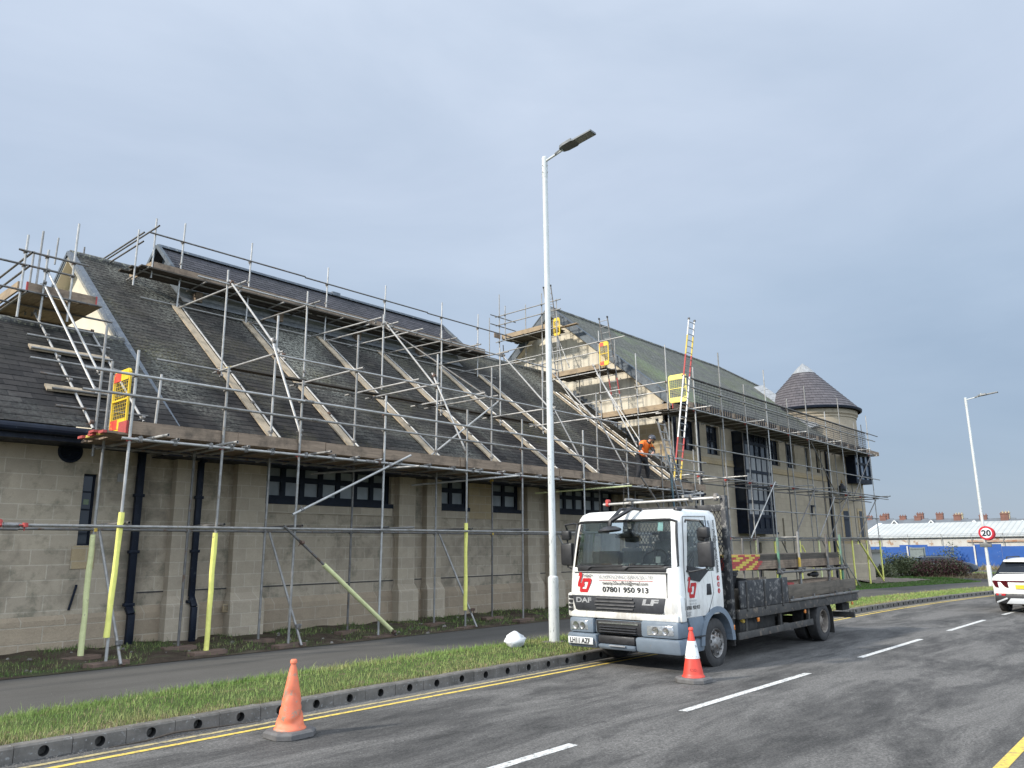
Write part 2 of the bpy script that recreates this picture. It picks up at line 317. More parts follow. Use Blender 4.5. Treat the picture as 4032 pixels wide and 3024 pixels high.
M['grille'] = plain('dark_grille', (0.040, 0.042, 0.047), (0.026, 0.027, 0.031), 6, 0.5)
M['tyre'] = plain('tyre_rubber', (0.024, 0.023, 0.022), (0.040, 0.037, 0.034), 9, 0.85, bump=0.3, bscale=50)
M['rim'] = plain('steel_rim', (0.33, 0.32, 0.30), (0.17, 0.155, 0.14), 8, 0.5, 0.55, speck=((0.12, 0.08, 0.055), 0.4, 12))
M['rim_dirty'] = plain('muddy_rim', (0.24, 0.205, 0.165), (0.12, 0.098, 0.08), 8, 0.75, 0.1)
M['chrome'] = plain('chrome', (0.62, 0.62, 0.62), (0.45, 0.45, 0.45), 6, 0.2, 0.9)
M['glass_cab'] = None
t = NT('windscreen_glass')
t.b.inputs['Base Color'].default_value = (0.72, 0.80, 0.78, 1); t.b.inputs['Roughness'].default_value = 0.03
t.b.inputs['Transmission Weight'].default_value = 1.0; t.b.inputs['IOR'].default_value = 1.45; t.b.inputs['Specular IOR Level'].default_value = 0.8
M['glass_cab'] = t.m
M['seat'] = plain('seat_fabric', (0.13, 0.135, 0.14), (0.09, 0.093, 0.097), 12, 0.9)
M['interior'] = plain('cab_lining', (0.34, 0.345, 0.34), (0.26, 0.265, 0.26), 4, 0.85)
M['lens'] = plain('headlight_lens', (0.55, 0.57, 0.58), (0.30, 0.32, 0.33), 22, 0.08, 0.6, coat=0.8)
M['amber'] = plain('amber_lens', (0.65, 0.20, 0.03), None, 10, 0.3)
M['red_lens'] = plain('red_lens', (0.10, 0.008, 0.012), (0.05, 0.006, 0.008), 14, 0.12, coat=0.8)
M['plate_white'] = plain('white_number_plate', (0.66, 0.66, 0.63), None, 4, 0.35)
M['plate_yellow'] = plain('yellow_number_plate', (0.78, 0.52, 0.04), None, 4, 0.35)
M['ink'] = plain('black_lettering', (0.015, 0.015, 0.016), None, 5, 0.5)
M['ink_red'] = plain('red_lettering', (0.50, 0.018, 0.022), None, 5, 0.4)
M['ink_grey'] = plain('grey_lettering', (0.30, 0.30, 0.30), None, 5, 0.4)
M['ink_silver'] = plain('silver_lettering', (0.60, 0.60, 0.60), None, 5, 0.25, 0.5)
M['ink_white'] = plain('white_lettering', (0.75, 0.75, 0.73), None, 5, 0.4)
M['bed_black'] = plain('scuffed_black_paint', (0.030, 0.030, 0.031), (0.018, 0.018, 0.019), 4, 0.6, bump=0.15, bscale=40, speck=((0.16, 0.15, 0.135), 0.40, 9))
M['bed_steel'] = plain('dirty_steel', (0.072, 0.066, 0.058), (0.04, 0.037, 0.033), 4, 0.75, 0.2, bump=0.2, bscale=40, speck=((0.15, 0.12, 0.09), 0.38, 7))
M['bed_wood'] = wood('bed_wood', (0.155, 0.13, 0.10), (0.08, 0.067, 0.052), 'x')
M['chassis'] = plain('dirty_chassis', (0.030, 0.027, 0.023), (0.016, 0.015, 0.013), 5, 0.85, bump=0.2)
M['green_post'] = plain('green_paint', (0.10, 0.26, 0.15), (0.15, 0.15, 0.14), 5, 0.6, 0.2)
M['cone_orange'] = plain('faded_orange_cone', (0.72, 0.185, 0.085), (0.60, 0.15, 0.075), 5, 0.62, bump=0.15, bscale=14, bdist=0.01, speck=((0.33, 0.21, 0.14), 0.40, 9))
M['cone_red'] = plain('red_cone', (0.70, 0.065, 0.035), (0.58, 0.05, 0.03), 5, 0.5, speck=((0.35, 0.12, 0.09), 0.3, 9))
M['cone_white'] = plain('cone_sleeve', (0.76, 0.75, 0.72), (0.66, 0.65, 0.62), 8, 0.45, speck=((0.20, 0.19, 0.18), 0.36, 11))
M['cone_base'] = plain('cone_base_rubber', (0.135, 0.128, 0.12), (0.085, 0.08, 0.076), 8, 0.9, bump=0.4, bscale=50)
t = NT('peeling_white_paint'); p = t.pos(); ps = t.pos((3, 3, 0.9))
c = t.ramp(t.noise(p, 3, 5), [(0.3, (0.50, 0.51, 0.485)), (0.7, (0.60, 0.605, 0.575))])
z = t.n('ShaderNodeSeparateXYZ', {0: t.n('ShaderNodeNewGeometry').outputs['Position']}).outputs[2]
up = t.ramp(t.math('MULTIPLY', z, 0.1), [(0.30, 0.0), (0.62, 0.09)])
f = t.ramp(t.math('SUBTRACT', t.noise(ps, 5.5, 10, 0.75), up), [(0.575, 0.0), (0.60, 1.0)])
t.link(t.mix(f, c, (0.23, 0.235, 0.225)), 'Base Color'); t.b.inputs['Roughness'].default_value = 0.5
t.bump(f, 0.2, -0.003); M['post_paint'] = t.m
M['lamp_grey'] = plain('lantern_grey', (0.16, 0.165, 0.16), (0.11, 0.115, 0.11), 8, 0.5)
M['lamp_lens'] = plain('lantern_lens', (0.32, 0.32, 0.29), (0.25, 0.25, 0.23), 18, 0.25)
M['sign_white'] = plain('sign_white', (0.78, 0.78, 0.77), None, 6, 0.4)
M['sign_red'] = plain('sign_red', (0.55, 0.02, 0.03), None, 6, 0.4)
M['sign_back'] = plain('sign_back_grey', (0.16, 0.185, 0.175), (0.12, 0.14, 0.135), 4, 0.6)
M['blue_board'] = plain('blue_hoarding', (0.010, 0.075, 0.28), (0.008, 0.060, 0.235), 0.8, 0.65, bump=0.1, speck=((0.16, 0.20, 0.30), 0.29, 1.7))
t = NT('ribbed_sheet_roof'); g = t.n('ShaderNodeNewGeometry'); s = t.n('ShaderNodeSeparateXYZ', {0: g.outputs['Position']})
wv = t.math('SINE', t.math('MULTIPLY', s.outputs[1], 11.0)); p = t.pos()
c = t.ramp(t.noise(p, 0.5, 6, 0.6), [(0.3, (0.36, 0.365, 0.345)), (0.7, (0.45, 0.455, 0.425))])
c = t.mix(t.ramp(wv, [(0.86, 0.0), (0.97, 0.6)]), c, (0.17, 0.20, 0.20))
t.link(c, 'Base Color'); t.b.inputs['Roughness'].default_value = 0.7; t.bump(wv, 0.5, 0.06); M['sheet'] = t.m
M['shed_wall'] = plain('flaking_white_wall', (0.50, 0.48, 0.43), (0.38, 0.36, 0.32), 0.6, 0.9, speck=((0.30, 0.19, 0.12), 0.39, 1.1))
M['white_wall'] = plain('white_rendered_wall', (0.55, 0.53, 0.48), (0.47, 0.45, 0.41), 1.2, 0.9, bump=0.1)
M['coping'] = plain('concrete_coping', (0.34, 0.32, 0.28), (0.25, 0.235, 0.21), 3, 0.9, bump=0.2)
M['far_slate'] = plain('far_slate', (0.13, 0.145, 0.16), (0.10, 0.11, 0.12), 0.4, 0.85)
M['far_wall'] = plain('far_wall', (0.50, 0.48, 0.44), (0.40, 0.37, 0.33), 0.3, 0.9)
M['brick_red'] = plain('red_brick', (0.20, 0.095, 0.07), (0.15, 0.075, 0.058), 1.5, 0.9)
M['brick_buff'] = plain('buff_brick', (0.46, 0.38, 0.24), (0.36, 0.29, 0.19), 1.5, 0.9)
def leaves(name, a, b, c):
    t = NT(name); p = t.pos()
    t.link(t.ramp(t.noise(p, 6.0, 3, 0.7), [(0.32, a), (0.5, b), (0.7, c)]), 'Base Color'); t.b.inputs['Roughness'].default_value = 0.6
    t.b.inputs['Specular IOR Level'].default_value = 0.3
    return t.m
M['leaf_green'] = leaves('hedge_leaf', (0.045, 0.062, 0.025), (0.095, 0.11, 0.048), (0.20, 0.19, 0.09))
M['leaf_red'] = leaves('dark_red_leaf', (0.055, 0.024, 0.022), (0.10, 0.035, 0.033), (0.13, 0.07, 0.045))
M['leaf_grey'] = leaves('grey_green_leaf', (0.050, 0.066, 0.050), (0.085, 0.105, 0.075), (0.15, 0.15, 0.11))
M['stem'] = plain('woody_stem', (0.075, 0.058, 0.042), (0.05, 0.04, 0.03), 10, 0.9)
M['car_black'] = plain('dark_car_paint', (0.020, 0.024, 0.030), (0.016, 0.019, 0.024), 2, 0.2, coat=0.6)
M['grey_trim'] = plain('grey_car_trim', (0.42, 0.43, 0.43), (0.36, 0.37, 0.37), 3, 0.45)
# person
M['skin'] = plain('skin', (0.52, 0.30, 0.21), (0.44, 0.24, 0.165), 14, 0.6)
M['hivis'] = plain('orange_hivis', (1.0, 0.22, 0.03), (0.95, 0.17, 0.02), 9, 0.75, bump=0.3, bscale=16, bdist=0.012)
M['black_cloth'] = plain('black_cloth', (0.020, 0.020, 0.022), (0.011, 0.011, 0.013), 12, 0.9, bump=0.3, bscale=18, bdist=0.012)
M['helmet'] = plain('grey_helmet', (0.045, 0.045, 0.052), (0.03, 0.03, 0.036), 8, 0.3, coat=0.3)
M['hair'] = plain('brown_hair', (0.045, 0.028, 0.02), (0.025, 0.016, 0.012), 30, 0.8, bump=0.4)
M['strap'] = plain('olive_strap', (0.26, 0.25, 0.06), (0.16, 0.17, 0.08), 30, 0.7)
M['strap_blue'] = plain('blue_green_strap', (0.065, 0.115, 0.135), (0.05, 0.085, 0.10), 20, 0.75)
M['sack'] = plain('white_sack', (0.74, 0.74, 0.73), (0.62, 0.62, 0.61), 7, 0.7, bump=0.5, bscale=16, bdist=0.02)
# ------------------------------------------------------------------ mesh helpers
ORG = {}
def V(*a): return Vector(a)
class MB:
    def __init__(s): s.v = []; s.f = []; s.mi = []
    def add(s, vs, fs, m=0):
        o = len(s.v); s.v += [tuple(q) for q in vs]
        s.f += [tuple(i + o for i in q) for q in fs]; s.mi += [m] * len(fs); return s
    def quad(s, a, b, c, d, m=0): return s.add([a, b, c, d], [(0, 1, 2, 3)], m)
    def hexa(s, p, m=0):   # 8 corners: bottom ring 0-3, top ring 4-7
        return s.add(p, [(3, 2, 1, 0), (4, 5, 6, 7), (0, 1, 5, 4), (1, 2, 6, 5), (2, 3, 7, 6), (3, 0, 4, 7)], m)
    def box(s, x0, x1, y0, y1, z0, z1, m=0):
        return s.hexa([(x0, y0, z0), (x1, y0, z0), (x1, y1, z0), (x0, y1, z0), (x0, y0, z1), (x1, y0, z1), (x1, y1, z1), (x0, y1, z1)], m)
    def bar(s, a, b, w, h, up=(0, 0, 1), m=0):    # rectangular bar a->b, w across, h along up
        a = Vector(a); b = Vector(b); d = (b - a).normalized(); u = Vector(up); x = d.cross(u)
        if x.length < 1e-5: x = d.cross(Vector((0, 1, 0)))
        x.normalize(); u = x.cross(d).normalized(); x = x * w / 2; u = u * h / 2
        return s.hexa([a - x - u, a + x - u, b + x - u, b - x - u, a - x + u, a + x + u, b + x + u, b - x + u], m)
    def tube(s, a, b, r, n=8, r2=None, cap=True, m=0, bend=0.0):
        a = Vector(a); b = Vector(b); r2 = r if r2 is None else r2
        return s.path([a, b], [r, r2], n, cap, m)
    def path(s, pts, r, n=8, cap=True, m=0):
        pts = [Vector(q) for q in pts]; k = len(pts)
        rs = r if isinstance(r, (list, tuple)) else [r] * k
        o = len(s.v); ref = None
        for i, q in enumerate(pts):
            d = (pts[min(i + 1, k - 1)] - pts[max(i - 1, 0)]).normalized()
            if ref is None: x = d.cross(Vector((0, 0, 1)) if abs(d.z) < 0.9 else Vector((1, 0, 0)))
            else: x = ref - d * ref.dot(d)
            x.normalize(); y = d.cross(x).normalized(); ref = x
            for j in range(n):
                an = 2 * PI * j / n
                s.v.append(tuple(q + (x * math.cos(an) + y * math.sin(an)) * rs[i]))
        for i in range(k - 1):
            for j in range(n):
                s.f.append((o + i * n + j, o + i * n + (j + 1) % n, o + (i + 1) * n + (j + 1) % n, o + (i + 1) * n + j)); s.mi.append(m)
        if cap:
            s.f.append(tuple(o + j for j in range(n))[::-1]); s.mi.append(m)
            s.f.append(tuple(o + (k - 1) * n + j for j in range(n))); s.mi.append(m)
        return s
    def lathe(s, c, axis, prof, n=24, m=0, a0=0.0, a1=2 * PI):
        c = Vector(c); ax = Vector(axis).normalized()
        x = ax.cross(Vector((0, 0, 1))) if abs(ax.z) < 0.9 else Vector((1, 0, 0))
        x.normalize(); y = ax.cross(x).normalized(); o = len(s.v); full = abs(a1 - a0 - 2 * PI) < 1e-6
        nn = n if full else n + 1
        for r, h in prof:
            for j in range(nn):
                an = a0 + (a1 - a0) * j / n
                s.v.append(tuple(c + ax * h + (x * math.cos(an) + y * math.sin(an)) * r))
        for i in range(len(prof) - 1):
            for j in range(n):
                k = (j + 1) % nn
                s.f.append((o + i * nn + j, o + i * nn + k, o + (i + 1) * nn + k, o + (i + 1) * nn + j)); s.mi.append(m)
        return s
    def prism(s, poly, off, m=0):
        n = len(poly); o = Vector(off); p = [Vector(q) for q in poly]
        return s.add(p + [q + o for q in p], [tuple(range(n))[::-1], tuple(range(n, 2 * n))] + [(i, (i + 1) % n, n + (i + 1) % n, n + i) for i in range(n)], m)
    def build(s, name, mats, parent=None, at=None, smooth=28, bevel=0.0):
        me = bpy.data.meshes.new(name)
        if parent is not None: org = ORG[parent.name]
        elif at is not None: org = Vector(at)
        else:
            a = np.array(s.v); org = Vector((float((a[:, 0].min() + a[:, 0].max()) / 2), float((a[:, 1].min() + a[:, 1].max()) / 2), float(a[:, 2].min())))
        me.from_pydata([tuple(Vector(q) - org) for q in s.v], [], s.f)
        mats = mats if isinstance(mats, (list, tuple)) else [mats]
        for q in mats: me.materials.append(M[q] if isinstance(q, str) else q)
        if len(mats) > 1: me.polygons.foreach_set('material_index', s.mi)
        bm = bmesh.new(); bm.from_mesh(me); bmesh.ops.recalc_face_normals(bm, faces=bm.faces)
        if bevel:
            es = [q for q in bm.edges if len(q.link_faces) == 2 and q.calc_face_angle(0) > rad(50)]
            bmesh.ops.bevel(bm, geom=es, offset=bevel, segments=2, affect='EDGES', profile=0.5, clamp_overlap=True)
        bm.to_mesh(me); bm.free()
        if smooth:
            me.polygons.foreach_set('use_smooth', [True] * len(me.polygons)); me.set_sharp_from_angle(angle=rad(smooth))
        o = bpy.data.objects.new(name, me); COL.objects.link(o)
        if parent is not None: o.parent = parent; ORG[o.name] = org
        else: o.location = org; ORG[o.name] = org
        return o
def tag(o, label, cat, group=None):
    o['label'] = label; o['category'] = cat
    if group: o['group'] = group
    return o
def struct(o, kind='structure'):
    o['kind'] = kind; return o
def thing(name, loc, label, cat, group=None):
    o = bpy.data.objects.new(name, None); COL.objects.link(o); o.location = loc; o.empty_display_size = 0.2
    ORG[o.name] = Vector(loc); return tag(o, label, cat, group)
def copy_tree(o, parent=None):
    c = o.copy(); COL.objects.link(c)
    if parent is not None: c.parent = parent
    for ch in list(o.children): copy_tree(ch, c)
    return c
def raw_mesh(name, verts, faces, mats, midx=None, parent=None, smooth=False):
    """numpy mesh of equal-sized faces"""
    me = bpy.data.meshes.new(name); n, k = faces.shape
    org = np.array(ORG[parent.name]) if parent is not None else np.zeros(3)
    me.vertices.add(len(verts)); me.vertices.foreach_set('co', (verts - org).astype(np.float32).ravel())
    me.loops.add(n * k); me.loops.foreach_set('vertex_index', faces.astype(np.int32).ravel())
    me.polygons.add(n); me.polygons.foreach_set('loop_start', np.arange(0, n * k, k, dtype=np.int32))
    for q in mats: me.materials.append(M[q])
    if midx is not None: me.polygons.foreach_set('material_index', midx.astype(np.int32))
    me.update(calc_edges=True); me.validate()
    o = bpy.data.objects.new(name, me); COL.objects.link(o)
    if parent is not None: o.parent = parent; ORG[o.name] = Vector(org)
    return o
def leaf_cloud(name, lumps, n, size, mats, parent=None, seed=1, flat=0.0, spread=0.16):
    """leaf-sized quads through lumpy ellipsoids: lumps = [(centre, radii)]"""
    R = np.random.default_rng(seed); vs = []; k = len(lumps)
    wts = np.array([r[0] * r[1] * r[2] for _, r in lumps]); wts = wts / wts.sum()
    idx = R.choice(k, n, p=wts); d = R.normal(size=(n, 3)); d /= np.linalg.norm(d, axis=1)[:, None]
    rr = R.random(n) ** 0.45
    c = np.array([q[0] for q in lumps])[idx]; ra = np.array([q[1] for q in lumps])[idx]
    p = c + d * ra * rr[:, None] * (1 + spread * R.normal(size=n))[:, None]
    a = R.normal(size=(n, 3)); a[:, 2] *= 1 - flat; a /= np.linalg.norm(a, axis=1)[:, None]
    b = np.cross(a, R.normal(size=(n, 3))); b /= np.linalg.norm(b, axis=1)[:, None]
    s = size * (0.6 + 0.8 * R.random(n))[:, None]
    q = np.stack([p - a * s, p - b * s * 0.5, p + a * s, p + b * s * 0.5], 1).reshape(-1, 3)
    f = np.arange(4 * n).reshape(n, 4)
    return raw_mesh(name, q, f, mats, R.integers(0, len(mats), n) if len(mats) > 1 else None, parent)
def grass_blades(name, n, sample, h, wid, mats, seed=1, probs=None, lean=0.5):
    """upright curved blades: sample(R, n) -> xyz feet"""
    R = np.random.default_rng(seed); p = sample(R, n); n = len(p)
    an = R.random(n) * 2 * PI; hh = h * (0.45 + 0.9 * R.random(n)) * np.clip(0.75 + 0.35 * R.normal(size=n), 0.3, 1.7)
    dist = np.hypot(p[:, 0], p[:, 1]); ww = np.maximum(wid, dist * 0.00055) * (0.7 + 0.6 * R.random(n))
    t = np.stack([np.cos(an), np.sin(an), 0 * an], 1); ln = R.random(n) * 2 * PI
    l = np.stack([np.cos(ln), np.sin(ln), 0 * ln], 1) * (hh * lean * R.random(n))[:, None]; z = np.array([0, 0, 1.0])
    a = p - t * ww[:, None] / 2; b = p + t * ww[:, None] / 2; mid = p + l * 0.35 + z * (hh * 0.6)[:, None]
    c = mid + t * ww[:, None] * 0.36; d = mid - t * ww[:, None] * 0.36; e = p + l + z * (hh * 0.95)[:, None]
    q = np.stack([a, b, c, d, e], 1).reshape(-1, 3); i = np.arange(n)[:, None] * 5
    f = np.concatenate([i + [0, 1, 2], i + [0, 2, 3], i + [3, 2, 4]], 0)
    mi = None
    if len(mats) > 1: k = R.choice(len(mats), n, p=probs); mi = np.concatenate([k, k, k])
    return struct(raw_mesh(name, q, f, mats, mi), 'stuff')
def text(name, s, origin, ux, uz, height, mat, parent, depth=0.003, width=None, shear=0.0, bold=0.0, anchor='L', spacing=1.0):
    """lettering as a thin mesh: origin = left end of the baseline, ux reading direction, uz up"""
    cu = bpy.data.curves.new(name, 'FONT'); cu.body = s; cu.size = 1.0; cu.extrude = 0.0; cu.offset = bold; cu.shear = shear; cu.resolution_u = 3; cu.space_character = spacing
    ob = bpy.data.objects.new(name, cu); COL.objects.link(ob); bpy.context.view_layer.update()
    dg = bpy.context.evaluated_depsgraph_get(); me = bpy.data.meshes.new_from_object(ob.evaluated_get(dg))
    bpy.data.objects.remove(ob); bpy.data.curves.remove(cu)
    co = np.array([tuple(v.co) for v in me.vertices]); x0, x1 = co[:, 0].min(), co[:, 0].max(); cap = 0.69
    sy = height / cap; sx = sy if width is None else width / (x1 - x0)
    ux = Vector(ux).normalized(); uz = Vector(uz).normalized(); nn = ux.cross(uz)
    org = Vector(origin); out_ = MB()
    if anchor == 'C': org = org - ux * (x1 - x0) * sx / 2
    vs = [org + ux * (float(c[0]) - x0) * sx + uz * float(c[1]) * sy + nn * depth for c in co]
    out_.add(vs, [tuple(p.vertices) for p in me.polygons]); bpy.data.meshes.remove(me)
    return out_.build(name, mat, parent, smooth=0)
# ------------------------------------------------------------------ ground, road, kerb, verge
def gz(x, o=0.0): return o - 0.008 * (min(max(x, -60), 105) - 5)
def yk(x):            # kerb line: straight past the hall, then bending towards the camera's side
    return 8.45 - (0.0042 * (x - 24) ** 2 if x > 24 else 0.0)
def strip(name, xs, rows, mat, ref=None):
    """rows = [(y(x), z(x))]: a sheet swept along x"""
    b = MB(); n = len(rows)
    for x in xs:
        for fy, fz in rows: b.v.append((x, fy(x), fz(x)))
    for i in range(len(xs) - 1):
        for j in range(n - 1):
            b.f.append((i * n + j, (i + 1) * n + j, (i + 1) * n + j + 1, i * n + j + 1)); b.mi.append(0)
    return struct(b.build(name, mat, at=(0, 0, 0)))
fx = lambda c: (lambda x: c)
gx = lambda o: (lambda x: gz(x, o))
XS = [-30 + 2 * i for i in range(47)]
strip('ground', [-2500, -60, 5, 105, 300, 3000], [(fx(-2500), gx(-0.35)), (fx(-40), gx(-0.35)), (fx(40), gx(-0.35)), (fx(2500), gx(-0.35))], 'turf')
strip('road', XS, [(lambda x: yk(x) - 7.4, gx(0)), (lambda x: yk(x) - 3.6, gx(0.03)), (lambda x: yk(x) + 0.02, gx(0))], 'road')
strip('far_pavement', XS, [(lambda x: yk(x) - 7.4, gx(-0.2)), (lambda x: yk(x) - 7.4, gx(0.12)), (lambda x: yk(x) - 10.5, gx(0.13))], 'pavement')
strip('side_road', [46, 60, 75, 90], [(fx(-30), gx(-0.03)), (fx(5), gx(-0.03)), (fx(45), gx(-0.03))], 'pavement')
def rz(x, y):        # height of the cambered road
    d = (yk(x) - y) / 3.6
    return gz(x, 0.03 * (d if d < 1 else max(0, 2.05 - d)))
def road_line(name, x0, x1, y, wd, mat, off=0.004):
    n = max(1, int((x1 - x0) / 0.8)); b = MB()
    xs = [x0 + (x1 - x0) * i / n for i in range(n + 1)]
    for x in xs:
        yy = y(x) if callable(y) else y
        for s in (-1, 1): b.v.append((x, yy + s * wd / 2, rz(x, yy + s * wd / 2) + off))
    b.f = [(2 * i, 2 * i + 2, 2 * i + 3, 2 * i + 1) for i in range(n)]; b.mi = [0] * n
    return struct(b.build(name, mat, at=(0, 0, 0)))
road_line('yellow_line', -12, 46, lambda x: yk(x) - 0.47, 0.075, 'line_yellow')
road_line('worn_yellow_line', -12, 46, lambda x: yk(x) - 0.27, 0.075, 'line_old')
for k, (a, b_) in enumerate([(2.2, 6.35), (8.45, 12.25), (14.6, 18.4), (20.7, 24.5), (26.8, 30.6), (33, 36.8)]):
    road_line('white_line', a, b_, lambda x: yk(x) - 3.53 - 0.004 * max(0, x - 5), 0.115, 'line_white')
road_line('far_yellow_line', -6, 30, lambda x: yk(x) - 6.80, 0.10, 'line_yellow')
road_line('far_worn_yellow_line', -6, 30, lambda x: yk(x) - 7.02, 0.10, 'line_yellow')

# kerb of drain units: each has a round inlet in its face
kb = MB(); kh = MB()
for i in range(96):
    x0 = -1.95 + 0.5 * i; x1 = x0 + 0.494; ya, yb = yk(x0), yk(x1); z0, z1 = gz(x0), gz(x1)
    jit = rnd.uniform(-0.004, 0.004); H = 0.145 + jit; ya += jit; yb += jit
    def P(u, d, z):       # along the unit, depth behind the face, height
        return (x0 + (x1 - x0) * u, ya + (yb - ya) * u + d, z0 + (z1 - z0) * u + z)
    cu, cz, r = 0.5, 0.062, 0.05
    ring = [P(cu + r / 0.5 * math.cos(a), 0.0, cz + r * math.sin(a)) for a in [2 * PI * k / 16 for k in range(16)]]
    inn = [P(cu + r / 0.5 * math.cos(a), 0.11, cz + r * math.sin(a)) for a in [2 * PI * k / 16 for k in range(16)]]
    zl, zt = -0.03, H - 0.018
    rect = []
    for k in range(16):
        a = 2 * PI * k / 16; ca, sa = math.cos(a), math.sin(a)
        t_ = min(0.5 / abs(ca) if abs(ca) > 1e-6 else 9, ((zt - cz) if sa > 0 else (cz - zl)) / abs(sa) if abs(sa) > 1e-6 else 9)
        # project on the face rectangle
        ux_, uz_ = ca * 0.25, sa * 0.085; m_ = max(abs(ux_) / 0.25, abs(uz_) / 0.085)
        uu, vv = ux_ / m_ / 0.5 + 0.5, uz_ / m_ / 0.085
        rect.append(P(uu, 0.0, cz + (vv * (zt - cz) if vv > 0 else vv * (cz - zl))))
    kb.add(ring + rect, [(k, 16 + k, 16 + (k + 1) % 16, (k + 1) % 16) for k in range(16)])
    c4 = [(P(0, 0, zt), P(1, 0, zt), P(1, 0.018, H), P(0, 0.018, H)), (P(0, 0.018, H), P(1, 0.018, H), P(1, 0.15, H), P(0, 0.15, H)), (P(0, 0.15, H), P(1, 0.15, H), P(1, 0.15, 0), P(0, 0.15, 0))]
    for q in c4: kb.quad(*q)
    for u in (0, 1): kb.add([P(u, 0, zl), P(u, 0, zt), P(u, 0.018, H), P(u, 0.15, H), P(u, 0.15, zl)], [(0, 1, 2, 3, 4)])
    kh.add(ring + inn, [(k, (k + 1) % 16, 16 + (k + 1) % 16, 16 + k) for k in range(16)] + [tuple(range(16, 32))])
ko = struct(kb.build('kerb', 'kerb', at=(0, 8.45, 0), smooth=0))
struct(kh.build('kerb_inlet', 'kerb_hole', ko, smooth=40))
strip('kerb_backing', [-30 + 2 * i for i in range(39)], [(lambda x: yk(x) + 0.10, gx(-0.05)), (lambda x: yk(x) + 0.10, gx(0.128)), (lambda x: yk(x) + 0.22, gx(0.132))], 'kerb')
# gravel and dirt lying in the gutter
R0 = np.random.default_rng(5)
gp = []
for i in range(1500):
    x = R0.uniform(1.5, 14); y = 8.43 - abs(R0.normal()) * 0.09; s = R0.uniform(0.003, 0.009)
    gp.append((x, y, s))
gm = MB()
for x, y, s in gp:
    z = rz(x, y); a = R0.uniform(0, PI)
    c, d = math.cos(a) * s, math.sin(a) * s
    gm.add([(x - c, y - d, z), (x + d, y - c, z), (x + c, y + d, z), (x - d, y + c, z), (x, y, z + s * 0.9)], [(0, 1, 4), (1, 2, 4), (2, 3, 4), (3, 0, 4)])
struct(gm.build('gutter_gravel', 'stones', at=(0, 0, 0), smooth=0), 'stuff')

vb = lambda x: yk(x) + 1.42 + 0.62 * (1 - math.exp(-max(0, x - 2.2) / 2.6)) - 0.015 * max(0, x - 9)
pb = lambda x: yk(x) + 4.5
XP = [-30 + 1.0 * i for i in range(88)]
strip('verge', XP, [(lambda x: yk(x) + 0.16, gx(0.126)), (lambda x: yk(x) + 1.0, gx(0.145)), (lambda x: vb(x) + 0.05, gx(0.131))], 'turf')
strip('pavement', XP, [(vb, gx(0.135)), (lambda x: (vb(x) + pb(x)) / 2, gx(0.145)), (lambda x: pb(x) + 0.08, gx(0.137))], 'pavement')
# bare soil between pavement and hall wall
def hsh(x, y): return 0.028 * math.sin(3.1 * x + 1.7 * y) * math.sin(2.3 * y - 1.1 * x) + 0.018 * math.sin(7.3 * x - 4.1 * y)
nx, ny = 150, 24; b = MB()
def soil_y(x, v): return pb(x) + (16.15 - pb(x)) * v
def soil_z(x, y): return gz(x, 0.145) + hsh(x, y) * min(1, max(0, (y - pb(x)) * 3)) + 0.02 * max(0, y - 14)
for i in range(nx + 1):
    x = -6 + 36 * i / nx
    for j in range(ny + 1):
        y = soil_y(x, j / ny); b.v.append((x, y, soil_z(x, y)))
for i in range(nx):
    for j in range(ny): b.f.append((i * (ny + 1) + j, (i + 1) * (ny + 1) + j, (i + 1) * (ny + 1) + j + 1, i * (ny + 1) + j + 1)); b.mi.append(0)
struct(b.build('soil_strip', 'soil', at=(0, 0, 0)))
# lawn falling away in front of the taller wing and the tower
def lawn_y0(x): return pb(x) if x < 51 else pb(51) + (x - 51) * 0.52
def lawn_z(x, y):
    t_ = min(1, max(0, (y - lawn_y0(x)) / 1.6)); t_ = t_ * t_ * (3 - 2 * t_)
    a = gz(x, 0.135); k = min(1, max(0, (x - 29) / 5)) * min(1, max(0, (56 - x) / 5))
    return a + (-0.30 - a) * t_ * k + 0.07 * max(0, y - 15.0) * k
nx, ny = 66, 18; b = MB()
for i in range(nx + 1):
    x = 29.5 + 33 * i / nx
    for j in range(ny + 1):
        y = lawn_y0(x) + (24 - lawn_y0(x)) * (j / ny) ** 1.5; b.v.append((x, y, lawn_z(x, y)))
for i in range(nx):
    for j in range(ny): b.f.append((i * (ny + 1) + j, (i + 1) * (ny + 1) + j, (i + 1) * (ny + 1) + j + 1, i * (ny + 1) + j + 1)); b.mi.append(0)
struct(b.build('lawn', 'turf', at=(0, 0, 0)))
b = MB()
for i in range(13):
    for j in range(7):
        u, v_ = i / 12, j / 6; x = 47.6 + 6.2 * u + 1.5 * v_ * (1 - u); y = 14.6 - 1.6 * u + (1.6 + 1.8 * (1 - u)) * v_
        b.v.append((x, y, lawn_z(x, y) + 0.02 + 0.22 * v_ * (1 - 0.8 * u) + rnd.uniform(-0.02, 0.02)))
for i in range(12):
    for j in range(6): b.f.append((i * 7 + j, (i + 1) * 7 + j, (i + 1) * 7 + j + 1, i * 7 + j + 1)); b.mi.append(0)
struct(b.build('stony_bank', plain('stony_soil', (0.20, 0.155, 0.115), (0.10, 0.076, 0.055), 5, 0.95, bump=0.8, bscale=14, bdist=0.05, speck=((0.36, 0.33, 0.28), 0.36, 14)), at=(0, 0, 0)))

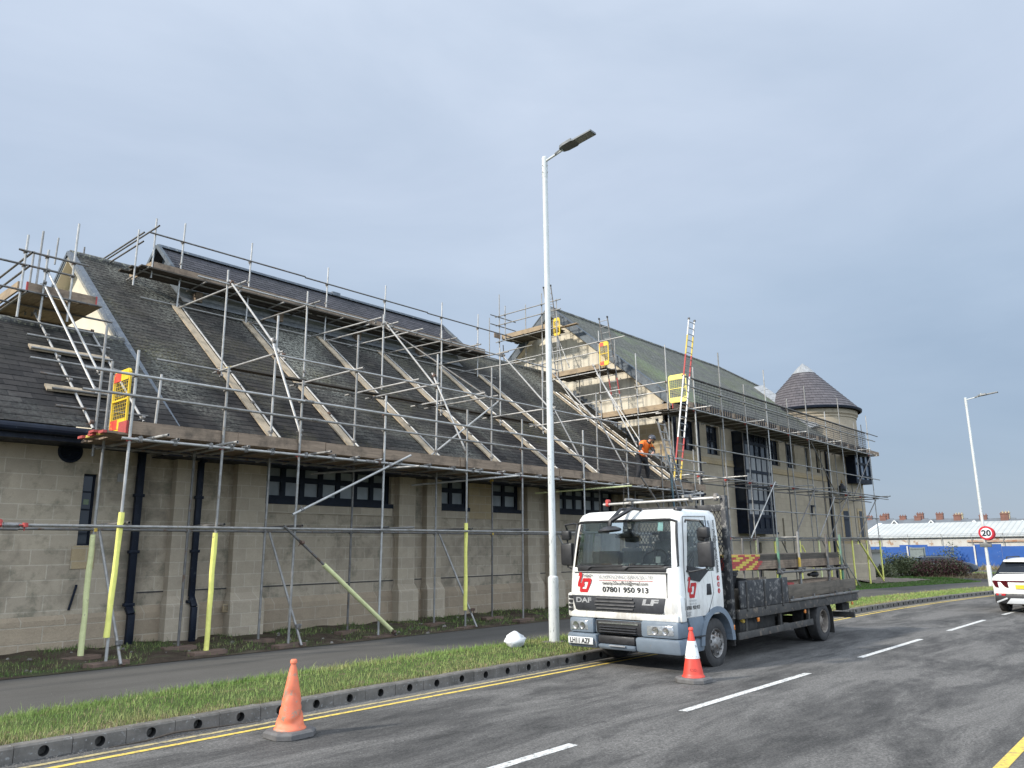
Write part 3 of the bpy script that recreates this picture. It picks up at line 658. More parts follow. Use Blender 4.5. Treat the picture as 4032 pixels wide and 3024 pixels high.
# grass
def verge_sample(R, n):
    x = 0.8 + 45 * R.random(n) ** 2.0; u = R.random(n)
    y = np.array([yk(q) + 0.13 + u_ * (vb(q) - yk(q) - 0.07) for q, u_ in zip(x, u)])
    return np.stack([x, y, -0.008 * (x - 5) + 0.132], 1)
grass_blades('verge_grass', 60000, verge_sample, 0.065, 0.006, ['grass', 'grass_dry'], 3, [0.88, 0.12], lean=0.7)
def dry_sample(R, n):
    x = 0.8 + 30 * R.random(n) ** 1.8; y = np.array([yk(q) + 0.13 + abs(r) * 0.16 for q, r in zip(x, R.normal(size=n))])
    return np.stack([x, y, -0.008 * (x - 5) + 0.130], 1)
grass_blades('kerb_edge_grass', 9000, dry_sample, 0.05, 0.006, ['grass_dry'], 11, lean=1.4)
def tall_sample(R, n):
    x = 0.8 + 14 * R.random(n) ** 1.5
    y = np.array([vb(q) - 0.05 - abs(r) * 0.10 for q, r in zip(x, R.normal(size=n))])
    return np.stack([x, y, -0.008 * (x - 5) + 0.132], 1)
grass_blades('verge_edge_grass', 7000, tall_sample, 0.085, 0.006, ['grass'], 8, lean=0.8)
def soil_sample(R, n):
    x = 2.0 + 27 * R.random(n) ** 1.3; v = R.random(n)
    keep = (np.sin(1.7 * x + 4 * v) + np.sin(3.9 * x - 7 * v) + 1.2 * R.random(n) + 1.5 * (np.abs(v - 0.62) - 0.22) + 0.045 * x) > 0.75
    x, v = x[keep], v[keep]
    y = np.array([soil_y(a, 0.06 + 0.86 * c) for a, c in zip(x, v)]); z = np.array([soil_z(a, c) for a, c in zip(x, y)])
    return np.stack([x, y, z - 0.01], 1)
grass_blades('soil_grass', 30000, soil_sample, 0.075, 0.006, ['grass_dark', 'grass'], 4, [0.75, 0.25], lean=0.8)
def lawn_sample(R, n):
    x = 31 + 29 * R.random(n); y0 = np.array([lawn_y0(q) for q in x]); y = y0 + 0.05 + (15.8 - y0) * R.random(n) ** 1.6
    keep = ~((x > 48) & (x < 54) & (y > 14.4 - 0.22 * (x - 48))); x, y = x[keep], y[keep]
    return np.stack([x, y, np.array([lawn_z(a, c) for a, c in zip(x, y)])], 1)
grass_blades('lawn_grass', 16000, lawn_sample, 0.07, 0.008, ['grass_lawn'], 6, lean=0.6)
# rubble lying on the soil
rb = MB()
for i in range(90):
    x = R0.uniform(2.5, 15); y = soil_y(x, R0.uniform(0.02, 0.75)); z = soil_z(x, y); s = R0.uniform(0.012, 0.05) * (1 if R0.random() < 0.8 else 1.6)
    if abs(y - 13.3) < 0.16 or abs(y - 14.4) < 0.16: continue
    k = 7; pts = [(x + s * R0.uniform(0.6, 1.1) * math.cos(2 * PI * j / k), y + s * 0.7 * R0.uniform(0.6, 1.1) * math.sin(2 * PI * j / k), z) for j in range(k)]
    top = [(x + (p[0] - x) * 0.6, y + (p[1] - y) * 0.6, z + s * R0.uniform(0.45, 0.7)) for p in pts]
    rb.add(pts + top, [(j, (j + 1) % k, k + (j + 1) % k, k + j) for j in range(k)] + [tuple(range(k, 2 * k))])
struct(rb.build('rubble', 'stones', at=(0, 0, 0), smooth=0), 'stuff')
# ------------------------------------------------------------------ buildings
def wall_boxes(b, x0, x1, z0, z1, y0, y1, holes, axis='x'):
    """wall slab with rectangular openings, butted boxes"""
    xs = sorted({x0, x1} | {h[0] for h in holes} | {h[1] for h in holes})
    for a, c in zip(xs, xs[1:]):
        hs = sorted([h for h in holes if h[0] <= a + 1e-6 and h[1] >= c - 1e-6], key=lambda h: h[2])
        z = z0
        for h in hs:
            if h[2] > z: b.box(a, c, y0, y1, z, h[2])
            z = h[3]
        if z1 > z: b.box(a, c, y0, y1, z, z1)
    return b
def courses(b, x0, x1, y0, z0, y1, slope, rh=0.2, th=0.007, back=False, n=1):
    """slate slope as overlapping courses; x0, x1 may vary with y"""
    L = math.sqrt(1 + slope * slope); dy = rh / L; k = int(round((y1 - y0) / dy)); dy = (y1 - y0) / k
    nrm = Vector((0, -slope, 1)).normalized() * th
    for i in range(k):
        ya, yb_ = y0 + dy * i, y0 + dy * (i + 1)
        za, zb = z0 + (ya - y0) * slope, z0 + (yb_ - y0) * slope
        xa, xb = (x0(ya) if callable(x0) else x0), (x1(ya) if callable(x1) else x1)
        xc, xd = (x0(yb_) if callable(x0) else x0), (x1(yb_) if callable(x1) else x1)
        b.quad((xa, ya + nrm.y, za + nrm.z), (xb, ya + nrm.y, za + nrm.z), (xd, yb_, zb), (xc, yb_, zb))
        b.quad((xa, ya, za), (xb, ya, za), (xb, ya + nrm.y, za + nrm.z), (xa, ya + nrm.y, za + nrm.z))
    return b
def window(parent, x0, x1, z0, z1, y, cols, rows, pane='pane', fr=0.09, bar=0.06, depth=0.08, sill=True, curtain=None, name='window', sash=0.0):
    """framed window in a wall facing -Y: frame > pane"""
    b = MB(); ya, yb_ = y, y + depth
    b.box(x0, x1, ya, yb_, z0, z0 + fr); b.box(x0, x1, ya, yb_, z1 - fr, z1)
    b.box(x0, x0 + fr, ya, yb_, z0 + fr, z1 - fr); b.box(x1 - fr, x1, ya, yb_, z0 + fr, z1 - fr)
    w_ = (x1 - x0 - fr) / cols
    for i in range(1, cols):
        c = x0 + fr / 2 + w_ * i; b.box(c - bar / 2, c + bar / 2, ya + 0.004, yb_ - 0.004, z0 + fr, z1 - fr)
    hs = [z0 + (z1 - z0) * q for q in rows]
    for q in hs: b.box(x0 + fr, x1 - fr, ya + 0.008, yb_ - 0.008, q - bar / 2, q + bar / 2)
    if sash:      # casement frames inside each light, as the photo's thick navy timber
        zs = [z0 + fr / 2] + hs + [z1 - fr / 2]
        for i in range(cols):
            xa, xb = x0 + fr / 2 + w_ * i, x0 + fr / 2 + w_ * (i + 1)
            for za, zb in zip(zs, zs[1:]):
                b.box(xa, xa + sash, ya + 0.018, yb_ - 0.012, za, zb); b.box(xb - sash, xb, ya + 0.018, yb_ - 0.012, za, zb)
                b.box(xa + sash, xb - sash, ya + 0.018, yb_ - 0.012, za, za + sash); b.box(xa + sash, xb - sash, ya + 0.018, yb_ - 0.012, zb - sash, zb)
    if sill: b.box(x0 - 0.05, x1 + 0.05, y - 0.11, y + 0.02, z0 - 0.13, z0 - 0.002)
    f = b.build(name, 'navy_trim', parent, smooth=0)
    MB().box(x0 + 0.02, x1 - 0.02, y + depth * 0.55, y + depth * 0.55 + 0.008, z0 + 0.02, z1 - 0.02).build('pane', pane, f, smooth=0)
    if curtain: MB().box(x0 + 0.03, x1 - 0.03, y + depth + 0.1, y + depth + 0.11, z0 + 0.02, z0 + (z1 - z0) * curtain).build('curtain', 'curtain', f, smooth=0)
    return f
def downpipe(parent, pts, w_, name='downpipe'):
    b = MB()
    for a, c in zip(pts, pts[1:]): b.bar(a, c, w_, w_ * 0.7, up=(0, 1, 0))
    for z in (3.0, 1.9, 0.9):
        q = next(a for a, c in zip(pts, pts[1:]) if a[2] >= z >= c[2]) if pts[0][2] >= z else pts[0]; q = (pts[1] if abs(q[0] - pts[-1][0]) > 0.15 else q); b.box(q[0] - w_ * 0.75, q[0] + w_ * 0.75, q[1] - w_ * 0.42, q[1] + 0.05, z - 0.03, z + 0.03)
    return b.build(name, 'navy', parent, bevel=0.008)
WY = 15.9; G0 = -0.05
# --- low side hall, left
low = thing('low_hall', (3, WY, 0), 'low stone side hall with slate roof and round louvre at the left edge', 'building')
b = wall_boxes(MB(), -4, 6.62, 0.78, 4.0, WY, WY + 0.3, [(5.44, 5.69, 2.03, 3.38)])
b.build('wall', 'stone', low, smooth=0)
b = MB(); b.box(-4, 6.60, WY - 0.035, WY + 0.3, G0, 0.70); b.quad((-4, WY - 0.035, 0.70), (6.6, WY - 0.035, 0.70), (6.6, WY, 0.78), (-4, WY, 0.78)); b.build('plinth', 'stone_rock', low, smooth=0)
MB().box(5.36, 5.77, WY - 0.02, WY + 0.04, 1.60, 2.02).build('sill_block', 'stone_warm', low, smooth=0)
f = window(low, 5.44, 5.69, 2.03, 3.38, WY + 0.10, 1, [0.22, 0.5, 0.75], 'pane_dark', 0.035, 0.03, 0.05, False, name='narrow_window')
MB().box(5.515, 5.615, WY + 0.122, WY + 0.124, 2.80, 2.90).build('coloured_pane', plain('green_glass', (0.10, 0.14, 0.03), None, 30, 0.2), f, smooth=0)
for cx_ in (5.15, 3.60):
    b = MB(); b.lathe((cx_, WY - 0.03, 3.78), (0, 1, 0), [(0.215, 0.05), (0.215, 0.0), (0.175, 0.0), (0.175, 0.06)], 32)
    fr_ = b.build('louvre_frame', 'navy', low)
    b = MB()
    for k in range(9):
        z = 3.78 - 0.16 + 0.04 * k; hw = math.sqrt(max(0.0, 0.176 ** 2 - (z - 3.78) ** 2))
        if hw > 0.03: b.bar((cx_ - hw, WY - 0.005, z), (cx_ + hw, WY - 0.005, z), 0.035, 0.008, up=(0, 0.6, 0.8))
    b.lathe((cx_, WY - 0.002, 3.78), (0, 1, 0), [(0.18, 0.0), (0.0, 0.0)], 24)
    b.build('louvre_slat', 'navy', fr_, smooth=0)
LS = 0.7265
b = courses(MB(), -5, 6.98, 15.05, 4.14, 18.82, LS, 0.23)
b.quad((-5, 18.82, 4.14 + 3.77 * LS), (6.98, 18.82, 4.14 + 3.77 * LS), (6.98, 22.6, 4.14), (-5, 22.6, 4.14))
b.build('roof', 'slate_low', low, smooth=0)
zr = 4.14 + 3.77 * LS
b = MB()
for i in range(25):
    x = -5 + 0.48 * i
    if x < 6.9: b.tube((x, 18.82, zr - 0.02), (x + 0.47, 18.82, zr - 0.015), 0.10 + 0.004 * (i % 2), 10)
b.build('ridge', 'ridge_tile', low)
b = MB(); b.path([(-5, 15.03, 4.06), (6.6, 15.03, 4.03)], 0.085, 12); g_ = b.build('gutter', 'navy', low)
b = MB(); b.box(-5, 6.6, 15.12, 15.15, 3.86, 4.12); b.box(-5, 6.6, 15.15, 15.92, 3.86, 3.88); b.build('fascia', 'navy', low, smooth=0)
MB().box(6.05, 6.20, WY - 0.02, WY + 0.02, 3.26, 3.42).build('wall_vent', 'coping', low, smooth=0)
MB().path([(5.50, WY - 0.03, 1.30), (5.49, WY - 0.05, 1.27), (5.41, WY - 0.03, 0.86)], 0.022, 8).build('cable_stub', 'navy', low)

# --- hall
hall = thing('hall', (18, WY, 0), 'long stone hall with a big slate roof and raised ridge, wrapped in scaffolding', 'building')
WIN = [(9.27, 13.00, 3.06, 4.02), (14.67, 15.86, 3.06, 4.02), (16.87, 18.16, 3.06, 4.02), (20.0, 23.35, 3.09, 4.05)]
b = wall_boxes(MB(), 6.63, 28.9, 0.86, 4.3, WY + 0.04, WY + 0.35, WIN); b.build('wall', 'stone', hall, smooth=0)
b = MB()
b.box(15.87, 16.86, WY + 0.015, WY + 0.1, 2.75, 4.1); b.build('warm_pier', 'stone_warm', hall, smooth=0)
b = MB(); b.box(6.63, 28.9, WY - 0.02, WY + 0.35, G0 - 0.2, 0.72); b.quad((6.63, WY - 0.02, 0.72), (28.9, WY - 0.02, 0.72), (28.9, WY + 0.04, 0.86), (6.63, WY + 0.04, 0.86)); b.build('plinth', 'stone_rock', hall, smooth=0)
b = MB(); b.box(6.63, 28.9, WY + 0.025, WY + 0.09, 1.10, 1.125); b.build('string_joint', plain('dark_joint', (0.06, 0.055, 0.05), None, 8, 0.95), hall, smooth=0)
for x0, x1 in ((7.16, 7.74), (8.52, 9.22), (13.12, 13.68), (14.10, 14.63), (18.30, 18.86), (19.36, 19.92), (23.62, 24.15), (24.7, 25.2), (28.0, 28.5)):
    b = MB(); y0 = WY - 0.16; b.box(x0, x1, y0, WY + 0.05, 1.02, 4.2)
    x2, x3, y2 = x0 - 0.05, x1 + 0.05, y0 - 0.12
    b.hexa([(x2, y2, 0.82), (x3, y2, 0.82), (x3, WY + 0.02, 0.82), (x2, WY + 0.02, 0.82), (x0, y0, 1.02), (x1, y0, 1.02), (x1, WY + 0.02, 1.02), (x0, WY + 0.02, 1.02)])
    b.box(x2, x3, y2, WY - 0.02, G0 - 0.2, 0.82)
    b.build('buttress', 'stone_pier', hall, smooth=0)
for (x0, x1, z0, z1), n in zip(WIN, (7, 2, 2, 6)):
    window(hall, x0, x1, z0, z1, WY + 0.14, n, [0.5], 'pane', 0.10, 0.13, 0.10, False, sash=0.03)
    b = MB(); b.box(x0 - 0.04, x1 + 0.04, WY - 0.02, WY + 0.16, z0 - 0.11, z0 - 0.002); b.build('window_sill', 'navy_trim', hall, smooth=0)
    b = MB(); b.box(x0 - 0.02, x1 + 0.02, WY + 0.0, WY + 0.06, z0 - 0.31, z0 - 0.112); b.build('sill_course', 'stone_pier', hall, smooth=0)
MB().box(8.40, 8.57, WY + 0.02, WY + 0.05, 0.90, 1.06)
b = MB(); b.box(8.36, 8.52, WY - 0.19, WY - 0.155, 0.64, 0.80)
for i in range(5):
    for j in range(5): b.box(8.375 + 0.028 * i, 8.39 + 0.028 * i, WY - 0.194, WY - 0.1895, 0.655 + 0.028 * j, 0.67 + 0.028 * j, 1)
b.build('air_brick', ['stone_warm', 'ink'], hall, smooth=0)
downpipe(hall, [(6.45, WY - 0.1, 3.95), (6.45, WY - 0.1, 0.86), (6.47, WY - 0.2, 0.72), (6.47, WY - 0.2, 0.1)], 0.135)
downpipe(hall, [(7.88, WY - 0.25, 3.95), (7.60, WY - 0.29, 3.75), (7.60, WY - 0.29, 1.0), (7.62, WY - 0.40, 0.8), (7.62, WY - 0.40, 0.1)], 0.12)
HS = 0.7757; RY = 23.5; RZ = 4.0 + (RY - 15.2) * HS
CX0, CX1 = 9.5, 21.7
b = courses(MB(), 7.0, 29.0, 15.2, 4.0, RY, HS, 0.2)
b.quad((7.0, RY, RZ), (29.0, RY, RZ), (29.0, 31.8, 4.0), (7.0, 31.8, 4.0)); b.build('roof', 'slate', hall, smooth=0)
for lo_, hi_ in ((6.9, 9.2), (21.9, 29.2)):
    b = MB()
    for i in range(46):
        x = 7.0 + 0.478 * i
        if lo_ < x < hi_: b.tube((x, RY, RZ - 0.01), (x + 0.47, RY, RZ - 0.005), 0.105 + 0.005 * (i % 2), 10)
    b.build('ridge', 'ridge_tile', hall)

b = MB()
b.prism([(7.32, 15.95, 3.9), (7.32, 31.05, 3.9), (7.32, RY, RZ - 0.18)], (0.25, 0, 0)); b.build('gable_wall', 'render', hall, smooth=0)
# verge: blue-grey capping, ragged mortar under it, soffit
for s in (1, -1):
    def vy(y): return y if s == 1 else 2 * RY - y
    A = Vector((7.0, vy(15.2), 4.0)); B_ = Vector((7.0, vy(RY), RZ)); up = Vector((0, -HS * s, 1)).normalized()
    b = MB(); b.bar(A + up * 0.05 + V(0.05, 0, 0), B_ + up * 0.05 + V(0.03, 0, 0), 0.15, 0.03, up=up); b.bar(A + V(-0.055, 0, 0.0), B_ + V(-0.055, 0, 0), 0.03, 0.11, up=up)
    b.build('verge_capping', 'lead', hall, smooth=0)
    b = MB(); b.bar(A - up * 0.10 + V(-0.02, 0, 0), B_ - up * 0.10 + V(-0.02, 0, 0), 0.06, 0.11, up=up); b.build('verge_mortar', 'verge_mortar' if s == 1 else 'lead_dark', hall, smooth=0)
    b = MB(); b.bar(A - up * 0.17 + V(0.17, 0, 0), B_ - up * 0.17 + V(0.17, 0, 0), 0.40, 0.04, up=up); b.build('soffit', 'render', hall, smooth=0)
b = MB(); b.path([(6.7, 15.1, 3.98), (28.5, 15.1, 3.92)], 0.075, 10); b.build('gutter', 'navy', hall)
b = MB(); b.box(6.7, 28.8, 15.2, 15.23, 3.78, 3.99); b.box(6.7, 28.8, 15.23, 15.95, 3.78, 3.80); b.build('fascia', 'navy', hall, smooth=0)
# raised ridge (clerestory)
cl = MB(); CSL = 0.86; CE = 21.85; CZ = 11.37 - (RY - CE) * CSL
cl.box(CX0 + 0.25, CX1 - 0.25, 22.25, 24.75, 9.3, CZ + 0.2); cl.prism([(CX0 + 0.25, 22.25, CZ + 0.2), (CX0 + 0.25, 24.75, CZ + 0.2), (CX0 + 0.25, RY, 11.2)], (0.2, 0, 0)); cl.build('clerestory_wall', 'lead_dark', hall, smooth=0)
b = courses(MB(), CX0, CX1, CE, CZ, RY, CSL, 0.2)
b.quad((CX0, RY, 11.37), (CX1, RY, 11.37), (CX1, 2 * RY - CE, CZ), (CX0, 2 * RY - CE, CZ)); b.build('clerestory_roof', 'slate_clean', hall, smooth=0)
b = MB(); b.bar((CX0, RY, 11.39), (CX1, RY, 11.39), 0.24, 0.06); b.tube((CX0, RY, 11.42), (CX1, RY, 11.42), 0.06, 10); b.box(16.0, 16.35, RY - 0.14, RY + 0.1, 11.38, 11.50); b.build('clerestory_ridge', 'lead', hall)
for s in (1, -1):
    for xx in (CX0 - 0.03, CX1 + 0.03):
        b = MB(); up = Vector((0, -CSL * s, 1)).normalized()
        b.bar(Vector((xx, RY - s * (RY - CE), CZ)) + up * 0.03, Vector((xx, RY, 11.37)) + up * 0.03, 0.10, 0.12, up=up); b.build('clerestory_verge', 'lead_dark', hall, smooth=0)
b = MB(); b.box(CX0 + 0.2, CX1 - 0.2, 22.17, 22.24, 9.42, 9.60); b.quad((CX0 + 0.2, 22.17, 9.50), (CX1 - 0.2, 22.17, 9.50), (CX1 - 0.2, 21.9, 9.25), (CX0 + 0.2, 21.9, 9.25)); b.build('clerestory_apron', 'lead_pale', hall, smooth=0)
b = MB(); b.box(CX0 + 0.2, CX1 - 0.2, 22.20, 22.24, 9.62, 10.0); b.build('clerestory_glazing', 'pane', hall, smooth=0)

# --- taller wing behind, right
WX, WYC = 28.9, 16.6
wing = thing('wing', (38, WYC, 0), 'tall stone wing with cream gable, moss green slate roof and dark framed bay window', 'building')
WW = [(29.72, 30.95), (32.06, 33.28), (39.15, 40.22), (41.19, 42.33), (43.90, 44.48), (45.50, 46.02)]
HOL = [(a, c, 6.06, 7.42) for a, c in WW] + [(39.87, 40.10, 1.75, 3.30), (36.5, 37.1, -0.6, 2.05)]
HOLB = [h for h in HOL if h[3] < 5]; HOLT = [h for h in HOL if h[3] > 5]
b = wall_boxes(MB(), WX, 49.5, -0.8, 5.62, WYC, WYC + 0.4, HOLB); b.build('wall', 'stone_c', wing, smooth=0)
b = wall_boxes(MB(), WX, 49.5, 5.90, 8.1, WYC - 0.0, WYC + 0.4, HOLT); b.build('upper_wall', 'stone_c', wing, smooth=0)
b = MB(); b.box(WX - 0.03, 34.55, WYC - 0.06, WYC + 0.4, 5.62, 5.74); b.box(WX - 0.02, 34.57, WYC - 0.03, WYC + 0.4, 5.74, 5.90); b.box(37.75, 47.3, WYC - 0.06, WYC + 0.4, 5.62, 5.74); b.box(37.73, 47.3, WYC - 0.03, WYC + 0.4, 5.74, 5.90); b.box(34.57, 37.73, WYC + 0.01, WYC + 0.4, 5.62, 5.9); b.build('string_course', 'stone_warm', wing, smooth=0)
CSZ, CY0, CRY, CRZ = 0.831, 16.1, 22.9, 13.65
b = MB(); b.prism([(WX, WYC, 7.2), (WX, 29.2, 7.2), (WX, 29.2, 8.35), (WX, CRY, CRZ - 0.2), (WX, WYC, 8.35)], (0.3, 0, 0)); b.build('gable_wall', 'render_stained', wing, smooth=0)
b = MB(); b.box(WX, WX + 0.3, WYC + 0.41, 29.2, 3, 7.2); b.build('gable_base', 'stone_warm', wing, smooth=0)
xe = lambda y: min(51.6, 46.7 + (CRY - y) * 3.1)
b = courses(MB(), 28.55, xe, CY0, 8.0, CRY, CSZ, 0.2)
b.quad((28.55, CRY, CRZ), (46.7, CRY, CRZ), (46.7, 29.7, 8.0), (28.55, 29.7, 8.0)); b.add([(46.7, CRY, CRZ), (51.6, 21.32, 12.33), (52, 29.7, 8.0), (46.7, 29.7, 8.0)], [(0, 1, 2, 3)])
b.build('roof', 'slate_green', wing, smooth=0)
b = MB()
for i in range(38): b.tube((28.55 + 0.478 * i, CRY, CRZ), (29.02 + 0.478 * i, CRY, CRZ + 0.005), 0.10 + 0.006 * (i % 2), 8)
for i in range(10):
    p = Vector((46.7, CRY, CRZ)).lerp(Vector((51.4, 21.38, 12.4)), i / 10); q = Vector((46.7, CRY, CRZ)).lerp(Vector((51.4, 21.38, 12.4)), (i + 0.95) / 10); b.tube(p, q, 0.10, 8)
b.build('ridge', 'ridge_tile', wing)
for s in (1, -1):
    A = Vector((28.5, CRY - s * (CRY - CY0), 8.0)); B_ = Vector((28.5, CRY, CRZ)); up = Vector((0, -CSZ * s, 1)).normalized()
    b = MB(); b.bar(A + up * 0.06 + V(0.05, 0, 0), B_ + up * 0.06 + V(0.05, 0, 0), 0.26, 0.05, up=up); b.build('verge_capping', 'lead_dark', wing, smooth=0)
    b = MB(); b.bar(A - up * 0.13 + V(-0.02, 0, 0), B_ - up * 0.13 + V(-0.02, 0, 0), 0.08, 0.32, up=up); b.build('bargeboard', 'lead_dark', wing, smooth=0)
    b = MB(); b.bar(A - up * 0.24 + V(0.22, 0, 0), B_ - up * 0.24 + V(0.22, 0, 0), 0.40, 0.03, up=up); b.build('soffit', 'render', wing, smooth=0)
b = MB(); b.path([(28.5, 16.0, 7.95), (48.5, 16.0, 7.95)], 0.085, 10); b.build('gutter', 'navy', wing)
b = MB(); b.box(28.6, 48, 16.08, 16.12, 7.72, 7.98); b.box(28.6, 48, 16.12, 16.62, 7.72, 7.75); b.build('fascia', 'navy', wing, smooth=0)
b = MB()     # stepped lead soakers where the hall roof meets the gable
for i in range(26):
    y = 16.4 + 0.21 * i; z = 4.0 + (y - 15.2) * HS
    b.box(WX - 0.02, WX - 0.004, y, y + 0.2, z + 0.05, z + 0.30)
b.build('step_flashing', 'lead', wing, smooth=0)
for i, (a, c) in enumerate(WW):
    window(wing, a, c, 6.06, 7.42, WYC + 0.12, 2, [0.5], 'pane_dark', 0.07, 0.05, 0.07, True, curtain=(None, 0.28, 0.25, 0.38, 0.75, 0.75)[i])
window(wing, 39.87, 40.10, 1.75, 3.30, WYC + 0.15, 1, [], 'pane_dark', 0.03, 0.03, 0.05, False, name='slit_window')
b = MB(); b.box(36.5, 37.1, WYC + 0.1, WYC + 0.16, -0.6, 2.05); b.build('door', 'navy_trim', wing, smooth=0)
# bay window through two storeys
BX0, BX1, BY = 34.6, 37.7, 15.98
bay = MB()
bay.box(BX0, BX1, BY + 0.02, WYC, 2.47, 2.72)
zs = [2.62, 3.30, 3.95, 4.72, 5.42, 6.15, 6.80, 7.35]
for xx in (BX0, BX1 - 0.10): bay.box(xx, xx + 0.10, BY, BY + 0.10, 2.62, 7.45)
for k, z in enumerate(zs): bay.box(BX0 + 0.1, BX1 - 0.1, BY + 0.004, BY + 0.09, z - (0.07 if k in (1, 2, 4, 6) else 0.045), z + (0.07 if k in (1, 2, 4, 6) else 0.045))
for i in range(1, 5):
    xx = BX0 + (BX1 - BX0) * i / 5; bay.box(xx - 0.04, xx + 0.04, BY + 0.008, BY + 0.08, 2.62, 7.4)
for z in zs: bay.box(BX0 + 0.004, BX0 + 0.09, BY + 0.1, WYC, z - 0.05, z + 0.05); bay.box(BX1 - 0.09, BX1 - 0.004, BY + 0.1, WYC, z - 0.05, z + 0.05)
for xx in (BX0 + 0.01, BX1 - 0.09): bay.box(xx, xx + 0.08, WYC - 0.07, WYC, 2.62, 7.45)
bay.box(BX0 - 0.05, BX1 + 0.05, BY - 0.05, WYC, 7.45, 7.62); bay.box(BX0 - 0.04, BX1 + 0.04, BY - 0.06, BY + 0.1, 2.44, 2.55)
bay.box(BX0 + 0.1, BX1 - 0.1, BY + 0.055, BY + 0.065, 2.62, 3.25); bay.box(BX0 + 0.03, BX0 + 0.05, BY + 0.1, WYC - 0.07, 2.62, 3.9)
bo = bay.build('bay_window', 'navy_trim', wing, smooth=0)
b = MB(); b.box(BX0 + 0.05, BX1 - 0.05, BY + 0.05, BY + 0.054, 3.3, 7.4); b.box(BX0 + 0.04, BX0 + 0.046, BY + 0.1, WYC - 0.05, 3.9, 7.4); b.box(BX1 - 0.046, BX1 - 0.04, BY + 0.1, WYC - 0.05, 3.0, 7.4)
b.build('pane', 'pane_dark', bo, smooth=0)
b = MB()
for x0, x1, z0, z1 in ((34.72, 35.2, 3.35, 3.9), (35.3, 36.5, 3.35, 3.9), (34.72, 37.6, 4.75, 6.1), (34.72, 36.9, 4.05, 4.66)): b.box(x0, x1, BY + 0.0345, BY + 0.049, z0, z1)
b.build('curtain', 'curtain', bo, smooth=0)
b = MB(); b.tube((31.2, WYC - 0.06, 7.9), (31.2, WYC - 0.06, -0.4), 0.05, 8); b.build('downpipe', 'navy', wing)
b = MB(); b.tube((29.05, WYC - 0.09, 7.8), (29.05, WYC - 0.09, -0.3), 0.07, 8); b.build('downpipe', 'navy', wing)
b = MB(); b.tube((46.95, WYC - 0.09, 7.8), (46.95, WYC - 0.09, -0.4), 0.07, 8); b.build('downpipe', 'navy', wing)
b = MB(); b.box(43.85, 43.93, WYC - 0.14, WYC, 3.55, 4.12); b.box(43.93, 44.45, WYC - 0.14, WYC, 4.04, 4.12); b.box(43.93, 44.2, WYC - 0.14, WYC, 3.55, 3.62); b.build('wall_bracket', 'navy', wing, smooth=0)
b = MB(); b.box(30.65, 31.1, WYC - 0.3, WYC, 4.10, 4.20); b.box(30.65, 30.73, WYC - 0.1, WYC, 3.75, 4.1); b.build('wall_bracket', 'navy', wing, smooth=0)
b = MB(); b.box(47.3, 49.5, WYC - 0.12, WYC + 0.3, -0.8, 8.0); b.box(46.4, 47.28, WYC - 0.05, WYC, -0.8, 5.6); b.build('pilaster', 'stone_c', wing, smooth=0)

# --- round tower
TC = (49.9, 18.5); TR = 2.9
tower = thing('tower', (TC[0], TC[1], -0.3), 'round stone tower with conical slate roof and pale lead tip', 'tower')
b = MB(); b.lathe((*TC, 0), (0, 0, 1), [(TR + 0.18, -1.0), (TR + 0.18, 0.75), (TR + 0.1, 0.82), (TR + 0.04, 1.9), (TR, 1.95), (TR, 9.75), (TR + 0.05, 9.75), (TR + 0.05, 9.85), (TR + 0.14, 9.95), (TR + 0.14, 10.2)], 64); b.build('wall', 'stone_c', tower, smooth=20)
b = MB(); RR = 3.24; AP = 13.8; n = 17
for i in range(n):
    f0, f1 = i / n, (i + 1) / n
    f1 = min(f1, 0.80); f0 = min(f0, 0.80)
    if f0 < f1: b.lathe((*TC, 0), (0, 0, 1), [(RR * (1 - f0), 10.35 + (AP - 10.35) * f0 - 0.0), (RR * (1 - f0) + 0.012, 10.365 + (AP - 10.35) * f0), (RR * (1 - f1), 10.35 + (AP - 10.35) * f1)], 64)
t = NT('cone_slate'); g = t.n('ShaderNodeNewGeometry'); s = t.n('ShaderNodeSeparateXYZ', {0: g.outputs['Position']})
ang = t.math('ARCTAN2', t.math('SUBTRACT', s.outputs[1], TC[1]), t.math('SUBTRACT', s.outputs[0], TC[0]))
vec = t.n('ShaderNodeCombineXYZ', {0: t.math('MULTIPLY', ang, 2.2), 1: t.math('MULTIPLY', s.outputs[2], 1.36)}).outputs[0]
br = t.n('ShaderNodeTexBrick', {'Vector': vec, 'Color1': (0.085, 0.075, 0.078, 1), 'Color2': (0.062, 0.055, 0.058, 1), 'Mortar': (0.02, 0.018, 0.019, 1), 'Scale': 1.0, 'Mortar Size': 0.012, 'Brick Width': 0.34, 'Row Height': 0.276})
p = t.pos(); c = t.mix(0.6, br.outputs[0], t.ramp(t.noise(p, 5, 7, 0.7), [(0.3, (0.65, 0.65, 0.68)), (0.7, (1.4, 1.35, 1.3))]), 'MULTIPLY')
c = t.mix(t.ramp(t.noise(t.pos((1, 1, 0.4)), 2.0, 7, 0.75), [(0.58, 0.0), (0.68, 0.45)]), c, (0.20, 0.19, 0.18))
t.link(c, 'Base Color'); t.b.inputs['Roughness'].default_value = 0.65; t.bump(t.math('MULTIPLY', br.outputs['Fac'], -1.0), 0.4, 0.006); M['slate_cone'] = t.m
b.build('roof', 'slate_cone', tower, smooth=20)
b = MB(); zc = lambda f: 10.35 + (AP - 10.35) * f
b.lathe((*TC, 0), (0, 0, 1), [(RR * 0.235, zc(0.775)), (RR * 0.225, zc(0.79)), (RR * 0.085, zc(0.925))], 24)
